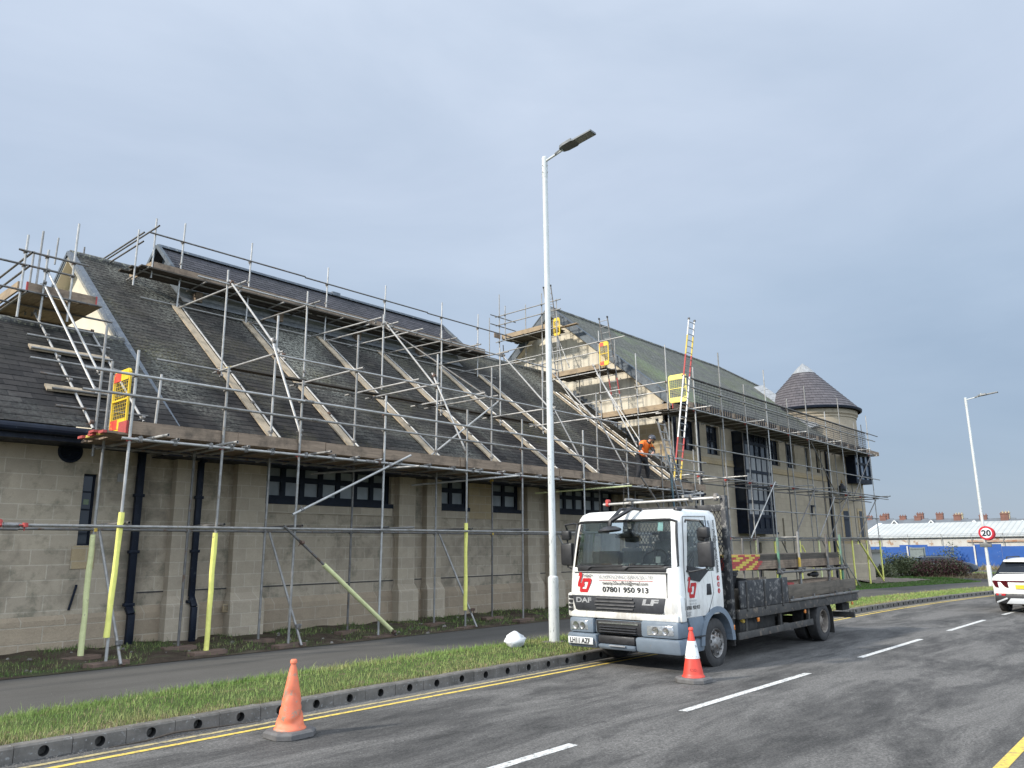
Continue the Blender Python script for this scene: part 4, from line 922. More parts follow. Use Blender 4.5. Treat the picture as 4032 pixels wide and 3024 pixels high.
for k in range(16):
    a = 2 * PI * k / 16; b.tube((TC[0] + RR * 0.225 * math.cos(a), TC[1] + RR * 0.225 * math.sin(a), zc(0.785)), (TC[0] + RR * 0.085 * math.cos(a), TC[1] + RR * 0.085 * math.sin(a), zc(0.925)), 0.018, 5)
b.build('lead_collar', 'lead_pale', tower)
MB().lathe((*TC, 0), (0, 0, 1), [(RR * 0.095, zc(0.915)), (0.0, zc(1.0))], 20).build('lead_tip', plain('lead_tip_grey', (0.26, 0.27, 0.27), (0.2, 0.2, 0.2), 8, 0.6), tower)
MB().lathe((*TC, 0), (0, 0, 1), [(RR - 0.02, 10.22), (RR + 0.06, 10.24), (RR + 0.08, 10.36), (RR + 0.0, 10.40), (RR - 0.1, 10.36)], 64).build('gutter', 'navy', tower)
b = MB()   # pale flashing between the two roofs
for i in range(9):
    p = Vector((48.3, 21.0, 12.35)).lerp(Vector((47.0, 17.0, 9.0)), i / 9); q = Vector((48.3, 21.0, 12.35)).lerp(Vector((47.0, 17.0, 9.0)), (i + 0.96) / 9)
    b.bar(p, q, 0.75, 0.05, up=(-0.5, -0.6, 0.62))
b.build('saddle_flashing', 'lead_pale', tower, smooth=0)
def on_tower(a, dr): return (TC[0] + (TR + dr) * math.cos(a), TC[1] + (TR + dr) * math.sin(a))
def tower_box(b, a, w_, d0, d1, z0, z1, m=0):
    c = Vector((math.cos(a), math.sin(a), 0)); t_ = Vector((-math.sin(a), math.cos(a), 0)); o = Vector((*TC, 0))
    P = lambda u, d, z: o + c * (TR + d) + t_ * u + V(0, 0, z)
    b.hexa([P(-w_, d0, z0), P(w_, d0, z0), P(w_, d1, z0), P(-w_, d1, z0), P(-w_, d0, z1), P(w_, d0, z1), P(w_, d1, z1), P(-w_, d1, z1)], m)
for deg in (-125, -100):
    a = rad(deg); b = MB(); tower_box(b, a, 0.34, -0.2, 0.02, 1.95, 4.05); fr_ = b.build('slit_surround', 'stone_warm', tower, smooth=0)
    b = MB(); tower_box(b, a, 0.17, -0.2, 0.035, 2.35, 3.9); b.build('slit_pane', 'pane_dark', fr_, smooth=0)
a = rad(-98); b = MB()
tower_box(b, a, 1.0, -0.5, 0.42, 5.55, 5.80); tower_box(b, a, 1.05, -0.5, 0.47, 7.55, 7.75)
for u in (-0.93, -0.31, 0.31, 0.93):
    c = Vector((math.cos(a), math.sin(a), 0)); t_ = Vector((-math.sin(a), math.cos(a), 0)); p = Vector((*TC, 0)) + c * (TR + 0.36) + t_ * u
    b.bar(p + V(0, 0, 5.8), p + V(0, 0, 7.6), 0.13, 0.13, up=t_)
for z in (6.0, 6.75, 7.5): tower_box(b, a, 0.93, 0.31, 0.42, z - 0.06, z + 0.06)
tower_box(b, a, 0.98, -0.4, -0.3, 5.8, 7.55)
for u in (-0.96, 0.96):
    p = Vector((*TC, 0)) + c * (TR + 0.1) + t_ * u; b.bar(p + V(0, 0, 5.8), p + V(0, 0, 7.55), 0.06, 0.6, up=c)
o_ = b.build('oriel_window', 'navy_trim', tower, smooth=0)
b = MB(); tower_box(b, a, 0.92, 0.34, 0.35, 5.8, 7.55); b.build('pane', glass_dark('tower_glass', (0.07, 0.09, 0.12), 0.08, 0.9), o_, smooth=0)
# lantern on the tower wall
lx, ly, lz = 47.55, 15.95, 4.75
ln = thing('wall_lantern', (lx, ly, lz), 'black Victorian style lantern with gilt finial by the round tower', 'lantern')
b = MB()
for k in range(4):
    a = rad(45 + 90 * k); b.tube((lx + 0.17 * math.cos(a), ly + 0.17 * math.sin(a), lz), (lx + 0.26 * math.cos(a), ly + 0.26 * math.sin(a), lz + 0.42), 0.018, 6)
b.lathe((lx, ly, lz), (0, 0, 1), [(0.0, -0.03), (0.18, -0.03), (0.18, 0.02)], 4); b.lathe((lx, ly, lz), (0, 0, 1), [(0.31, 0.42), (0.30, 0.47), (0.16, 0.64), (0.10, 0.66), (0.09, 0.74), (0.0, 0.78)], 8)
b.path([(lx, ly, lz - 0.02), (lx, ly, lz - 0.22), (lx, ly + 0.25, lz - 0.4), (lx, ly + 0.6, lz - 0.3)], 0.025, 6)
b.build('lantern_frame', 'wire', ln)
MB().lathe((lx, ly, lz), (0, 0, 1), [(0.16, 0.02), (0.245, 0.42)], 4).build('lantern_glass', glass_dark('lantern_glass', (0.05, 0.055, 0.06), 0.1), ln)
MB().lathe((lx, ly, lz), (0, 0, 1), [(0.0, 0.98), (0.05, 0.92), (0.02, 0.86), (0.09, 0.82), (0.03, 0.78)], 8).build('finial', plain('gilt', (0.42, 0.26, 0.07), None, 10, 0.4, 0.6), ln)
# ------------------------------------------------------------------ scaffolding
RT = 0.0245
def jit(s=0.012): return rnd.uniform(-s, s)
GALV = ['galv', 'galv', 'galv_pale', 'galv_pale', 'galv_dull']
class Scaffold:
    def __init__(s, name, loc, label, r=RT):
        s.t = thing(name, loc, label, 'scaffold'); s.cp = []; s.r = r
    def tube(s, kind, a, b, mat=None, r=None, fits=()):
        r = r or s.r; a, b = Vector(a), Vector(b); m = MB()
        d = (b - a).normalized(); x = d.cross(V(0, 0, 1)) if abs(d.z) < 0.9 else V(1, 0, 0); x.normalize()
        n = 12; y = d.cross(x).normalized(); L = (b - a).length
        # hollow tube with a bore that can be seen at its ends
        rings = [(0.0, r * 0.86), (0.0, r), (L, r), (L, r * 0.86)]
        m.lathe(a + d * 0, d, [(r * 0.84, min(0.25, L * 0.3)), (r * 0.84, 0.0), (r, 0.0), (r, L), (r * 0.84, L), (r * 0.84, L - min(0.25, L * 0.3))], n)
        m.lathe(a, d, [(0, min(0.25, L * 0.3)), (r * 0.84, min(0.25, L * 0.3))], n); m.lathe(a, d, [(0, L - min(0.25, L * 0.3)), (r * 0.84, L - min(0.25, L * 0.3))], n)
        o = m.build(kind, mat or rnd.choice(GALV), s.t)
        for f in fits: s.fit(a.lerp(b, f), d)
        return o
    def fit(s, p, d1=(0, 0, 1), d2=(1, 0, 0), mat=None):
        s.cp.append((Vector(p), Vector(d1).normalized(), Vector(d2).normalized(), mat or rnd.choice(['fitting', 'fitting', 'fitting', 'fitting_rust', 'galv_dull'])))
    def board(s, kind, a, b, w_, h, mat='board', up=(0, 0, 1), ends=None):
        m = MB(); a, b = Vector(a), Vector(b); d = (b - a).normalized(); L = (b - a).length; k = max(1, int(math.ceil(L / 3.9))); g = 0.004
        for i in range(k):
            p, q = a.lerp(b, i / k) + d * g, a.lerp(b, (i + 1) / k) - d * g; o = V(0, 0, jit(0.006))
            m.bar(p + o, q + o, w_, h, up)
        mats = [mat]
        if ends:
            mats.append(ends); m.bar(a - d * 0.004, a + d * 0.03, w_ + 0.006, h + 0.006, up, m=1); m.bar(b - d * 0.03, b + d * 0.004, w_ + 0.006, h + 0.006, up, m=1)
        return m.build(kind, mats, s.t, smooth=0)
    def deck(s, x0, x1, ys, z, mat='board', axis='x', kind='deck_board'):
        for y in ys:
            o = jit(0.15)
            if axis == 'x': s.board(kind, (x0 + o, y, z), (x1 + jit(0.15), y, z), 0.222, 0.038, mat)
            else: s.board(kind, (y, x0 + o, z), (y, x1 + jit(0.1), z), 0.222, 0.038, mat)
    def sleeve(s, std, x, y, z0, z1, mat='foam', lean=(0, 0)):
        m = MB(); k = 7; pts = []; rs = []
        for i in range(k):
            f = i / (k - 1); pts.append((x + lean[0] * f + (jit(0.008) if 0 < i < k - 1 else 0), y + (jit(0.008) if 0 < i < k - 1 else 0), z0 + (z1 - z0) * f)); rs.append(0.045 + jit(0.004))
        m.path(pts, rs, 12); return m.build('foam_sleeve', mat, std)
    def finish(s):
        s.cp.sort(key=lambda q: (q[0] - V(0, 0, 1.9)).length)
        rest = MB()
        def one(b, c):
            p, d1, d2, mt = c; n = d1.cross(d2)
            if n.length < 1e-3: n = d1.cross(V(0, 1, 0.3))
            n.normalize()
            b.tube(p - d1 * 0.03, p + d1 * 0.03, 0.036, 8); q = p + n * 0.05
            b.tube(q - d2 * 0.03, q + d2 * 0.03, 0.036, 8); b.bar(p - n * 0.02, q + n * 0.02, 0.05, 0.045, d1)
            sd_ = d1.cross(n).normalized(); b.tube(p + sd_ * 0.02, p + sd_ * 0.085, 0.010, 5); b.tube(q - d1 * 0.02, q - d1 * 0.085, 0.010, 5)
        for i, c in enumerate(s.cp):
            if i < 96: b = MB(); one(b, c); b.build('coupler', c[3], s.t)
            else: one(rest, c)
        if rest.v: o = rest.build('coupler_mass', 'fitting', s.t); o['kind'] = 'stuff'
SOLE = 'sole boards under the scaffold poles'
ORD = ['first', 'second', 'third', 'fourth', 'fifth', 'sixth', 'seventh', 'eighth', 'ninth', 'tenth']
def sole(x, y, z, label, rot=0.0, big=1.0):
    b = MB(); c, s_ = math.cos(rot), math.sin(rot); d = V(c, s_, 0)
    b.bar(V(x, y, z + 0.015) - d * 0.29 * big, V(x, y, z + 0.015) + d * 0.29 * big, 0.25, 0.075); b.bar(V(x, y, z + 0.055) - d * 0.075, V(x, y, z + 0.055) + d * 0.075, 0.15, 0.01, m=1)
    tag(b.build('sole_board', ['sole', 'fitting_rust'], smooth=0, bevel=0.004), label, 'sole board', SOLE)

# hall scaffold -------------------------------------------------------------
hs = Scaffold('hall_scaffold', (14, 13.3, 0), 'steel tube scaffold along the long hall, climbing its slate roof to the ridge')
XB = [5.20, 6.86, 8.48, 10.63, 13.20, 15.27, 18.00, 20.30, 22.38, 24.6]
YO, YI = 13.3, 14.4
for i, x in enumerate(XB):
    zg = soil_z(x, YO)
    o = hs.tube('standard', (x - 0.04, YO, zg + 0.02), (x + 0.01, YO, 5.29 + jit(0.02)), ['galv_pale', 'galv', 'galv', 'galv_pale', 'galv', 'galv', 'galv_pale', 'galv', 'galv_dull', 'galv'][i])
    if i in (0, 1, 4): hs.sleeve(o, x - 0.045 + (-0.02 if i == 0 else 0), YO, zg + (0.42 if i != 1 else 0.03), (2.54, 2.22, None, None, 2.5)[i], 'foam', (0.05 if i == 0 else 0.02, 0))
    for z in (2.31, 3.76, 4.50, 4.86): hs.fit((x, YO - 0.0, z), (0, 0, 1), (1, 0, 0), 'fitting_red' if z < 4 and rnd.random() < 0.45 else None)
    if i < 6: sole(x - 0.02, YO, zg, 'worn timber sole board under the %s pole from the left, pavement side' % ORD[i], 0.1 + jit(0.25), 1.1)
    zi = soil_z(x, YI)
    if i != 1:
        o = hs.tube('standard', (x - 0.03, YI, zi + 0.02), (x, YI, 5.3 if i == 0 else 3.80), 'galv_dull' if i % 2 else 'galv')
        if i == 0: hs.sleeve(o, x - 0.03, YI, zi + 0.05, 2.2, 'foam_pale')
    else: hs.tube('standard', (x - 0.03, YI, zi + 0.02), (x, YI, 3.8), 'galv_dull')
    for z in (2.28, 3.72): hs.fit((x, YI, z), (0, 0, 1), (1, 0, 0), 'fitting_yellow' if rnd.random() < 0.5 else None)
    if i < 6: sole(x - 0.02, YI, zi, 'dusty sole board under the %s pole from the left, wall side' % ORD[i], 0.25 + jit(0.5))
hs.tube('standard', (6.05, YI, 3.9), (6.1, YI, 5.2), 'galv_pale'); hs.tube('standard', (5.24, 15.0, 3.62), (5.25, 15.0, 6.12), 'galv')
zf = {2.31: 'galv', 3.76: 'galv_pale', 4.50: 'galv', 4.86: 'galv_pale'}
for x0, x1 in ((-1.0, 3.62), (3.62, 9.75), (9.75, 15.9), (15.9, 21.8), (21.8, 25.8)):
    hs.tube('ledger', (x0, YO - 0.05, 2.31), (x1, YO - 0.05, 2.31), 'galv'); hs.tube('ledger', (x0 + 0.4, YI, 2.29), (x1 + 0.4, YI, 2.28), 'galv_dull')
b = MB(); b.tube((3.50, YO - 0.05, 2.31), (3.72, YO - 0.05, 2.31), 0.038, 10); b.build('sleeve_coupler', 'fitting', hs.t)
hs.fit((3.45, YO - 0.05, 2.31), (1, 0, 0), (0, 1, 0), 'fitting_red'); hs.fit((3.78, YO - 0.05, 2.31), (1, 0, 0), (0, 0, 1), 'fitting_red')
for x0, x1 in ((5.05, 10.2), (10.2, 16.3), (16.3, 22.0), (22.0, 25.1)):
    hs.tube('ledger', (x0, YO - 0.05, 3.76), (x1, YO - 0.05, 3.76), 'galv_pale'); hs.tube('ledger', (x0, YI + 0.05, 3.73), (x1, YI + 0.05, 3.73), 'galv_dull')
    if x1 < 16.5: b = MB(); b.tube((x1 - 0.12, YO - 0.05, 3.76), (x1 + 0.12, YO - 0.05, 3.76), 0.036, 10); b.build('sleeve_coupler', 'fitting', hs.t)
for z, xs in ((4.86, (4.37, 8.62, 14.6, 20.1, 25.3)), (4.50, (4.37, 8.80, 15.0, 19.4, 25.1))):
    for x0, x1 in zip(xs, xs[1:]):
        hs.tube('guard_rail', (x0, YO - 0.05, z), (x1 - 0.01, YO - 0.05, z), 'galv_pale' if z > 4.6 else 'galv')
        b = MB(); b.tube((x1 - 0.1, YO - 0.05, z), (x1 + 0.1, YO - 0.05, z), 0.036, 10); b.build('sleeve_coupler', 'fitting', hs.t)
for i, x in enumerate([5.35, 5.95, 6.6, 7.0, 7.3, 7.85, 8.6, 9.25, 9.8, 10.45, 11.0, 11.9, 12.7, 13.35, 13.6, 14.4, 15.1, 15.9, 16.8, 17.8, 18.5, 19.4, 20.1, 21.0, 21.9, 22.8, 23.7, 24.5]):
    e = (12.75 if i in (0, 2, 6) else YO - rnd.uniform(0.10, 0.2))
    hs.tube('transom', (x + (0.25 if e < 13 else 0), e, 3.815), (x, 15.15, 3.79), None); hs.fit((x, YO - 0.05, 3.79), (0, 1, 0), (1, 0, 0))
hs.tube('brace', (11.1, YO - 0.65, 3.68), (9.9, 15.0, 3.60), 'galv'); hs.tube('brace', (14.6, YO - 0.5, 3.70), (12.9, 15.0, 3.50), 'galv_pale'); hs.tube('brace', (19.6, YO - 0.6, 3.70), (17.8, 15.0, 3.52), 'foam_pale')
hs.tube('brace', (24.4, YO - 0.4, 3.70), (22.8, 15.0, 3.5), 'galv_pale')
for x in XB: hs.tube('transom', (x + 0.07, YO - 0.12, 2.37), (x + 0.07, YI + 0.25, 2.36), 'galv_dull')
hs.tube('transom', (11.35, YO - 0.2, 2.37), (11.3, YI + 0.3, 2.36)); hs.tube('transom', (15.0, YO - 0.2, 2.37), (14.95, YI + 0.3, 2.36))
hs.deck(5.0, 25.2, [13.52, 13.75, 13.98, 14.21, 14.44, 14.67, 14.90], 3.862, 'board')
hs.board('deck_board', (4.75, 13.80, 3.90), (4.98, 13.80, 3.90), 0.22, 0.04, 'board_end_red')
m = MB()
for k, y in enumerate([13.45, 13.68, 13.91, 14.14, 14.37]):
    m.bar((4.78 + 0.05 * (k % 2), y, 3.862 - 0.0), (4.84 + 0.05 * (k % 2), y, 3.862), 0.21, 0.044, m=k % 2)
    m.bar((4.845 + 0.05 * (k % 2), y, 3.862), (5.0, y, 3.862), 0.215, 0.036, m=2)
m.build('board_end', ['board_end_red', 'board_end_yellow', 'board'], hs.t, smooth=0)
for x0, x1 in ((5.22, 9.12), (9.13, 13.0), (13.02, 16.9), (16.92, 20.75), (20.77, 23.1), (23.11, 25.45)):
    hs.board('toe_board', (x0, 13.36, 3.97), (x1, 13.36, 3.97), 0.038, 0.222, 'board')
hs.board('toe_board', (5.18, 13.4, 3.98), (5.18, 13.75, 3.98), 0.038, 0.22, 'board_end_red')
hs.tube('brace', (8.33, YO - 0.11, 2.58), (11.30, YO - 0.11, 3.98), 'galv_pale', fits=(0.07, 0.8))
o = hs.tube('brace', (8.15, YO - 0.11, 2.36), (10.98, YO - 0.11, 0.12), 'galv_dull', fits=(0.14, 0.97))
m = MB(); a, c = V(8.15, YO - 0.11, 2.36), V(10.98, YO - 0.11, 0.12); m.path([a.lerp(c, f) + V(jit(0.006), 0, jit(0.006)) for f in (0.33, 0.45, 0.6, 0.75, 0.88, 0.955)], 0.046, 12); m.build('foam_sleeve', 'foam_pale', o)
for x in (5.2, 8.5, 13.25, 18.05): hs.tube('brace', (x + 0.07, YI, 2.26), (x + 0.13, YO - 0.16, soil_z(x, 13.1) + 0.02), 'galv'); hs.fit((x + 0.1, YO - 0.03, 0.48), (0, 0, 1), (0, -0.3, 1))
# roof frame: posts on the deck, posts half way up the slope, ridge platform
for i, x in enumerate(XB[2:8]):
    hs.tube('standard', (x, YI + 0.03, 3.9), (x + 0.03, YI + 0.03, 6.92), 'galv' if i % 2 else 'galv_pale'); hs.fit((x, YI, 6.03)); hs.fit((x, YI, 4.35))
for i, (x, z0, z1) in enumerate([(9.02, 6.17, 9.0), (11.4, 6.55, 9.02), (14.1, 6.6, 8.95), (16.53, 6.1, 8.95), (19.36, 6.1, 8.9), (21.7, 6.0, 8.8)]):
    hs.tube('standard', (x, 17.85, z0), (x, 17.85, z1), 'galv_pale'); hs.fit((x, 17.85, 8.65)); hs.fit((x, 17.8, 6.2 if z0 < 6.3 else 6.7))
RXs = [9.35, 11.53, 14.42, 16.95, 19.80, 21.86]
for x in RXs:
    hs.tube('standard', (x - 0.03, 21.4, 8.72), (x + 0.02, 21.4, 11.5 + jit(0.03)), 'galv_pale')
    for z in (9.72, 10.2, 10.87, 8.95): hs.fit((x, 21.4, z), (0, 0, 1), (1, 0, 0), 'fitting_red' if rnd.random() < 0.25 else None)
hs.tube('standard', (8.05, 21.4, 9.2), (8.07, 21.4, 10.88), 'galv_pale'); hs.tube('standard', (8.52, 21.4, 9.55), (8.53, 21.4, 11.37), 'galv_pale')
for x0, x1 in ((8.35, 13.5), (13.5, 19.0), (19.0, 23.9)): hs.tube('guard_rail', (x0, 21.34, 10.87), (x1, 21.34, 10.90), 'galv_dull')
for x0, x1 in ((8.0, 13.9), (13.9, 19.9), (19.9, 23.0)):
    hs.tube('ledger', (x0 + 0.3, 21.46, 8.93), (x1, 21.46, 8.93), 'galv'); hs.tube('ledger', (x0 + 0.2, 21.46, 9.71), (x1, 21.46, 9.72), 'galv'); hs.tube('ledger', (x0 + 0.2, 17.79, 8.61), (x1 - 0.4, 17.79, 8.60), 'galv_pale')
for x0, x1 in ((8.4, 14.6), (14.6, 21.7)): hs.tube('ledger', (x0, YI - 0.03, 6.02), (x1, YI - 0.03, 6.02), 'galv_pale'); hs.tube('ledger', (x0 - 1.3, 17.1, 6.15), (x1 - 1.0, 17.1, 6.13), 'galv')
for x in (9.36, 11.6, 13.75, 14.4, 15.4, 16.87, 18.0, 19.4, 20.9): hs.tube('transom', (x, 21.65, 8.85), (x - 0.03, 17.45, 8.69), 'galv_pale' if rnd.random() < 0.6 else 'galv'); hs.fit((x, 17.8, 8.65), (0, 1, 0))
for x in (9.9, 11.0, 12.5, 13.4, 14.8, 15.9, 17.2, 18.5, 19.9, 21.0): hs.tube('transom', (x, 22.1, 9.66), (x, 20.9, 9.66), None)
for x in (8.54, 10.66, 12.4, 13.1, 14.8, 15.33, 17.9, 20.3): hs.tube('transom', (x, 14.2, 6.08), (x, 17.3, 6.10), 'galv_pale' if rnd.random() < 0.5 else 'galv'); hs.fit((x, 17.0, 6.1), (0, 1, 0))
hs.board('deck_board', (8.75, 16.98, 6.22), (20.0, 16.98, 6.18), 0.225, 0.04, 'board_dark', ends='board_end_yellow')
hs.deck(8.0, 22.2, [21.25, 21.50, 21.75, 22.0], 9.77, 'board_dark')
for x0, x1 in ((8.55, 12.4), (12.42, 16.3), (16.32, 20.1), (20.12, 22.25)): hs.board('toe_board', (x0, 21.37, 9.92), (x1, 21.37, 9.92), 0.038, 0.225, 'board')
hs.board('toe_board', (8.5, 21.4, 9.92), (8.5, 22.9, 9.92), 0.038, 0.225, 'board_y'); hs.tube('ledger', (8.3, 21.0, 9.72), (8.3, 23.6, 9.72), 'galv')
for z, x, y1 in ((10.72, 8.1, 27.0), (10.45, 8.1, 24.8), (11.05, 8.5, 27.0)): hs.tube('guard_rail', (x, 21.1, z), (x, y1, z), 'galv_dull')
hs.tube('standard', (8.1, 25.8, 9.0), (8.1, 25.8, 11.6), 'galv_dull'); hs.tube('standard', (16.0, 25.6, 9.4), (16.0, 25.6, 11.95), 'galv_dull'); hs.tube('standard', (20.0, 25.6, 9.4), (20.0, 25.6, 11.9), 'galv_dull')
for a, c, mt in [((9.1, 17.9, 8.75), (8.72, 14.4, 5.95), 'galv_pale'), ((14.2, 17.9, 8.75), (13.3, 14.4, 5.9), 'galv_pale'), ((19.5, 17.9, 8.7), (18.1, 14.4, 5.9), 'galv_pale'), ((22.43, 17.9, 8.5), (20.3, 14.4, 5.95), 'galv_pale'), ((25.05, 17.9, 9.3), (22.6, 14.35, 5.3), 'galv_pale'),
                 ((8.42, 14.5, 6.4), (8.52, 13.33, 4.15), 'galv_pale'), ((13.1, 14.5, 6.4), (13.25, 13.33, 4.15), 'galv_pale'), ((18.0, 14.5, 6.3), (18.1, 13.33, 4.2), 'galv'), ((20.4, 14.5, 6.2), (20.35, 13.33, 4.2), 'galv'),
                 ((12.79, 14.46, 4.05), (15.75, 14.46, 6.08), 'galv_pale'), ((14.35, 18.0, 8.6), (15.3, 14.6, 6.1), 'galv_dull')]:
    hs.tube('brace', a, c, mt, fits=(0.04, 0.96))
nrm_ = Vector((0, -HS, 1)).normalized()
for x in (9.3, 11.52, 14.3, 16.85, 19.63, 21.95, 26.9, 27.6):
    def on(y, x_=x, h=0.0): return Vector((x_, y, 4.0 + (y - 15.2) * HS)) + nrm_ * h
    m = MB()
    for y0, y1 in ((15.65, 18.4), (18.42, 21.6)): m.bar(on(y0, h=0.04), on(y1, h=0.04), 0.225, 0.038, nrm_)
    m.build('roof_board', 'board_slope', hs.t, smooth=0)
    hs.tube('rafter_tube', on(15.5, x + 0.19, 0.05), on(21.5, x + 0.19, 0.05), 'galv_pale'); hs.fit(on(17.0, x + 0.16, 0.06), nrm_, (1, 0, 0))
for x in (10.2, 13.0, 16.2, 19.2): MB().box(x - 0.1, x + 0.1, 21.9, 22.15, 9.35, 9.66).build('timber_packer', 'board', hs.t, smooth=0)
hs.finish()

# scaffold round the hall gable, over the low roof ---------------------------
gs = Scaffold('gable_scaffold', (5, 18.5, 7), 'steel tube scaffold on the low roof around the cream hall gable, far left')
for x, y, z0, z1 in ((4.65, 18.5, 6.9, 8.80), (5.08, 18.5, 6.92, 8.57), (5.63, 18.5, 7.0, 9.38), (5.33, 20.0, 7.4, 9.55), (5.2, 20.05, 7.4, 9.0), (6.92, 24.4, 10.3, 11.15)):
    gs.tube('standard', (x - 0.01, y, z0), (x + 0.01, y, z1), 'galv_pale' if y < 19 else 'galv')
for x0, x1, z in ((4.5, 5.92, 8.40), (4.15, 5.66, 8.08), (3.9, 6.3, 7.50)): gs.tube('guard_rail' if z > 8 else 'ledger', (x0, 18.44, z), (x1, 18.44, z), 'galv_dull')
for x in (4.65, 5.08, 5.63): [gs.fit((x, 18.5, z)) for z in (8.40, 8.08, 7.5)]
for x, z in ((4.7, 8.32), (4.68, 8.0), (4.7, 7.42)): gs.tube('guard_rail', (x, 18.2, z), (x, 27, z), 'galv_dull')
gs.board('toe_board', (4.75, 18.52, 7.62), (6.2, 18.52, 7.62), 0.038, 0.225, 'board', ends='board_end_red'); gs.board('toe_board', (4.62, 18.6, 7.62), (4.62, 26, 7.62), 0.038, 0.225, 'board_y')
gs.deck(18.5, 22.6, [4.8 + 0.23 * k for k in range(7)], 7.50, 'board_y', 'y')
for y in (19.4, 20.6): gs.tube('transom', (4.3, y, 7.45), (6.9, y, 7.45), 'galv_dull')
def lowr(x, y, h=0.06): return Vector((x, y, 4.14 + (y - 15.05) * LS)) + Vector((0, -LS, 1)).normalized() * h
gs.tube('rafter_tube', lowr(5.18, 19.3), lowr(5.17, 14.95), 'galv_pale', fits=(0.0, 0.25, 0.45, 0.65, 0.97)); gs.tube('rafter_tube', (5.05, 18.42, 7.75), lowr(5.56, 16.1, 0.1), 'galv_pale', fits=(0.01, 0.98)); gs.tube('rafter_tube', (5.08, 18.40, 8.05), lowr(5.84, 16.85, 0.1), 'galv_pale', fits=(0.01, 0.98))
gs.tube('rafter_tube', lowr(6.26, 18.9), lowr(6.22, 15.35), 'galv_pale', fits=(0.02, 0.5, 0.98))
for x0, x1, y in ((4.69, 6.25, 18.72), (4.75, 6.42, 18.10), (4.72, 6.31, 17.56), (4.6, 6.4, 17.13), (4.65, 6.05, 16.58), (4.75, 6.0, 16.08), (4.66, 6.33, 15.49)):
    gs.tube('ledger', lowr(x0, y, 0.11), lowr(x1, y, 0.11), 'galv' if y > 17 else 'galv_dull')
for x0, x1, y in ((4.70, 6.30, 17.64), (4.66, 5.85, 16.16)):
    a, c = lowr(x0, y, 0.07), lowr(x1, y, 0.07); gs.board('roof_board', a, c, 0.225, 0.038, 'board_slope', Vector((0, -LS, 1)))
gs.finish()

# scaffold in front of the taller wing ---------------------------------------
ws = Scaffold('wing_scaffold', (38, 14.6, 0), 'tall tube scaffold in front of the far wing and tower, yellow foam on its poles', 0.0275)
OX = [27.38, 29.7, 32.0, 34.28, 36.8, 39.25, 41.9, 44.15, 46.55, 48.95]
YC, YCI = 14.6, 15.8
for i, x in enumerate(OX):
    zg = lawn_z(x, YC) if x > 30 else gz(x, 0.14)
    o = ws.tube('standard', (x + (0.1 if i else 0), YC, zg), (x, YC, 9.02 if i % 2 == 0 else 10.06 if i < 9 else 9.65), 'galv' if i % 3 else 'galv_pale')
    if i in (2, 4, 5, 6, 7, 8, 9): ws.sleeve(o, x + 0.09, YC, zg + (0.2 if i == 9 else 0.04), 2.12, 'foam_pale' if i in (2, 5) else 'foam')
    for z in (2.2, 3.42, 4.6, 5.78, 7.24, 8.16, 8.52): ws.fit((x, YC, z), (0, 0, 1), (1, 0, 0), 'fitting_red' if z in (7.24, 4.6, 2.2) and rnd.random() < 0.5 else None)
for i, x in enumerate([27.6, 29.7, 31.88, 34.1, 36.8, 39.18, 41.8, 44.06, 46.42, 48.85]):
    zg = lawn_z(x, YCI) if x > 30 else gz(x, 0.14)
    o = ws.tube('standard', (x + 0.03, YCI, zg), (x, YCI, 7.2), 'galv_dull' if i % 2 else 'galv')
    if i in (4, 7, 9): ws.sleeve(o, x + 0.03, YCI, zg + 0.05, 2.1, 'foam')
for z, x0, x1, y, mt in ((8.52, 26.4, 50.7, YC - 0.05, 'galv_dull'), (8.15, 26.9, 50.1, YC - 0.05, 'galv'), (7.24, 26.7, 49.2, YC - 0.05, 'galv_pale'), (5.78, 26.5, 50.2, YC - 0.05, 'galv'), (4.64, 26.2, 51.5, YC - 0.05, 'galv'), (4.52, 26.6, 50.2, YCI - 0.05, 'galv_dull'), (3.42, 29.8, 49.2, YC - 0.05, 'galv'), (2.2, 29.9, 50.7, YC - 0.05, 'galv_dull'), (2.14, 30.1, 50.0, YCI - 0.05, 'galv_dull'), (7.2, 27.2, 50.2, YCI - 0.05, 'galv_dull'), (4.42, 43.4, 49.6, YC + 0.4, 'galv_dull'), (4.7, 42.5, 50.4, YC - 0.35, 'galv_dull')):
    k = 5; xs = [x0 + (x1 - x0) * j / k for j in range(k + 1)]
    for a, c in zip(xs, xs[1:]): ws.tube('guard_rail' if z > 8 else 'ledger', (a, y, z), (c, y, z), mt)
for x in OX:
    for z in (4.70, 2.26): ws.tube('transom', (x + 0.08, YC - rnd.choice([0.15, 0.2, 0.9]), z), (x + 0.08, YCI + 0.15, z), 'galv_pale' if z > 4 else None)
    ws.tube('transom', (x + 0.12, YC - 0.2, 4.58), (x + 0.12, YCI + 0.2, 4.58), 'galv_dull')
for i in range(24): ws.tube('transom', (27.2 + 0.96 * i, YC - (0.2 if i % 5 else 0.85), 7.29), (27.2 + 0.96 * i, 16.3, 7.29), None if i % 5 else 'galv_pale')
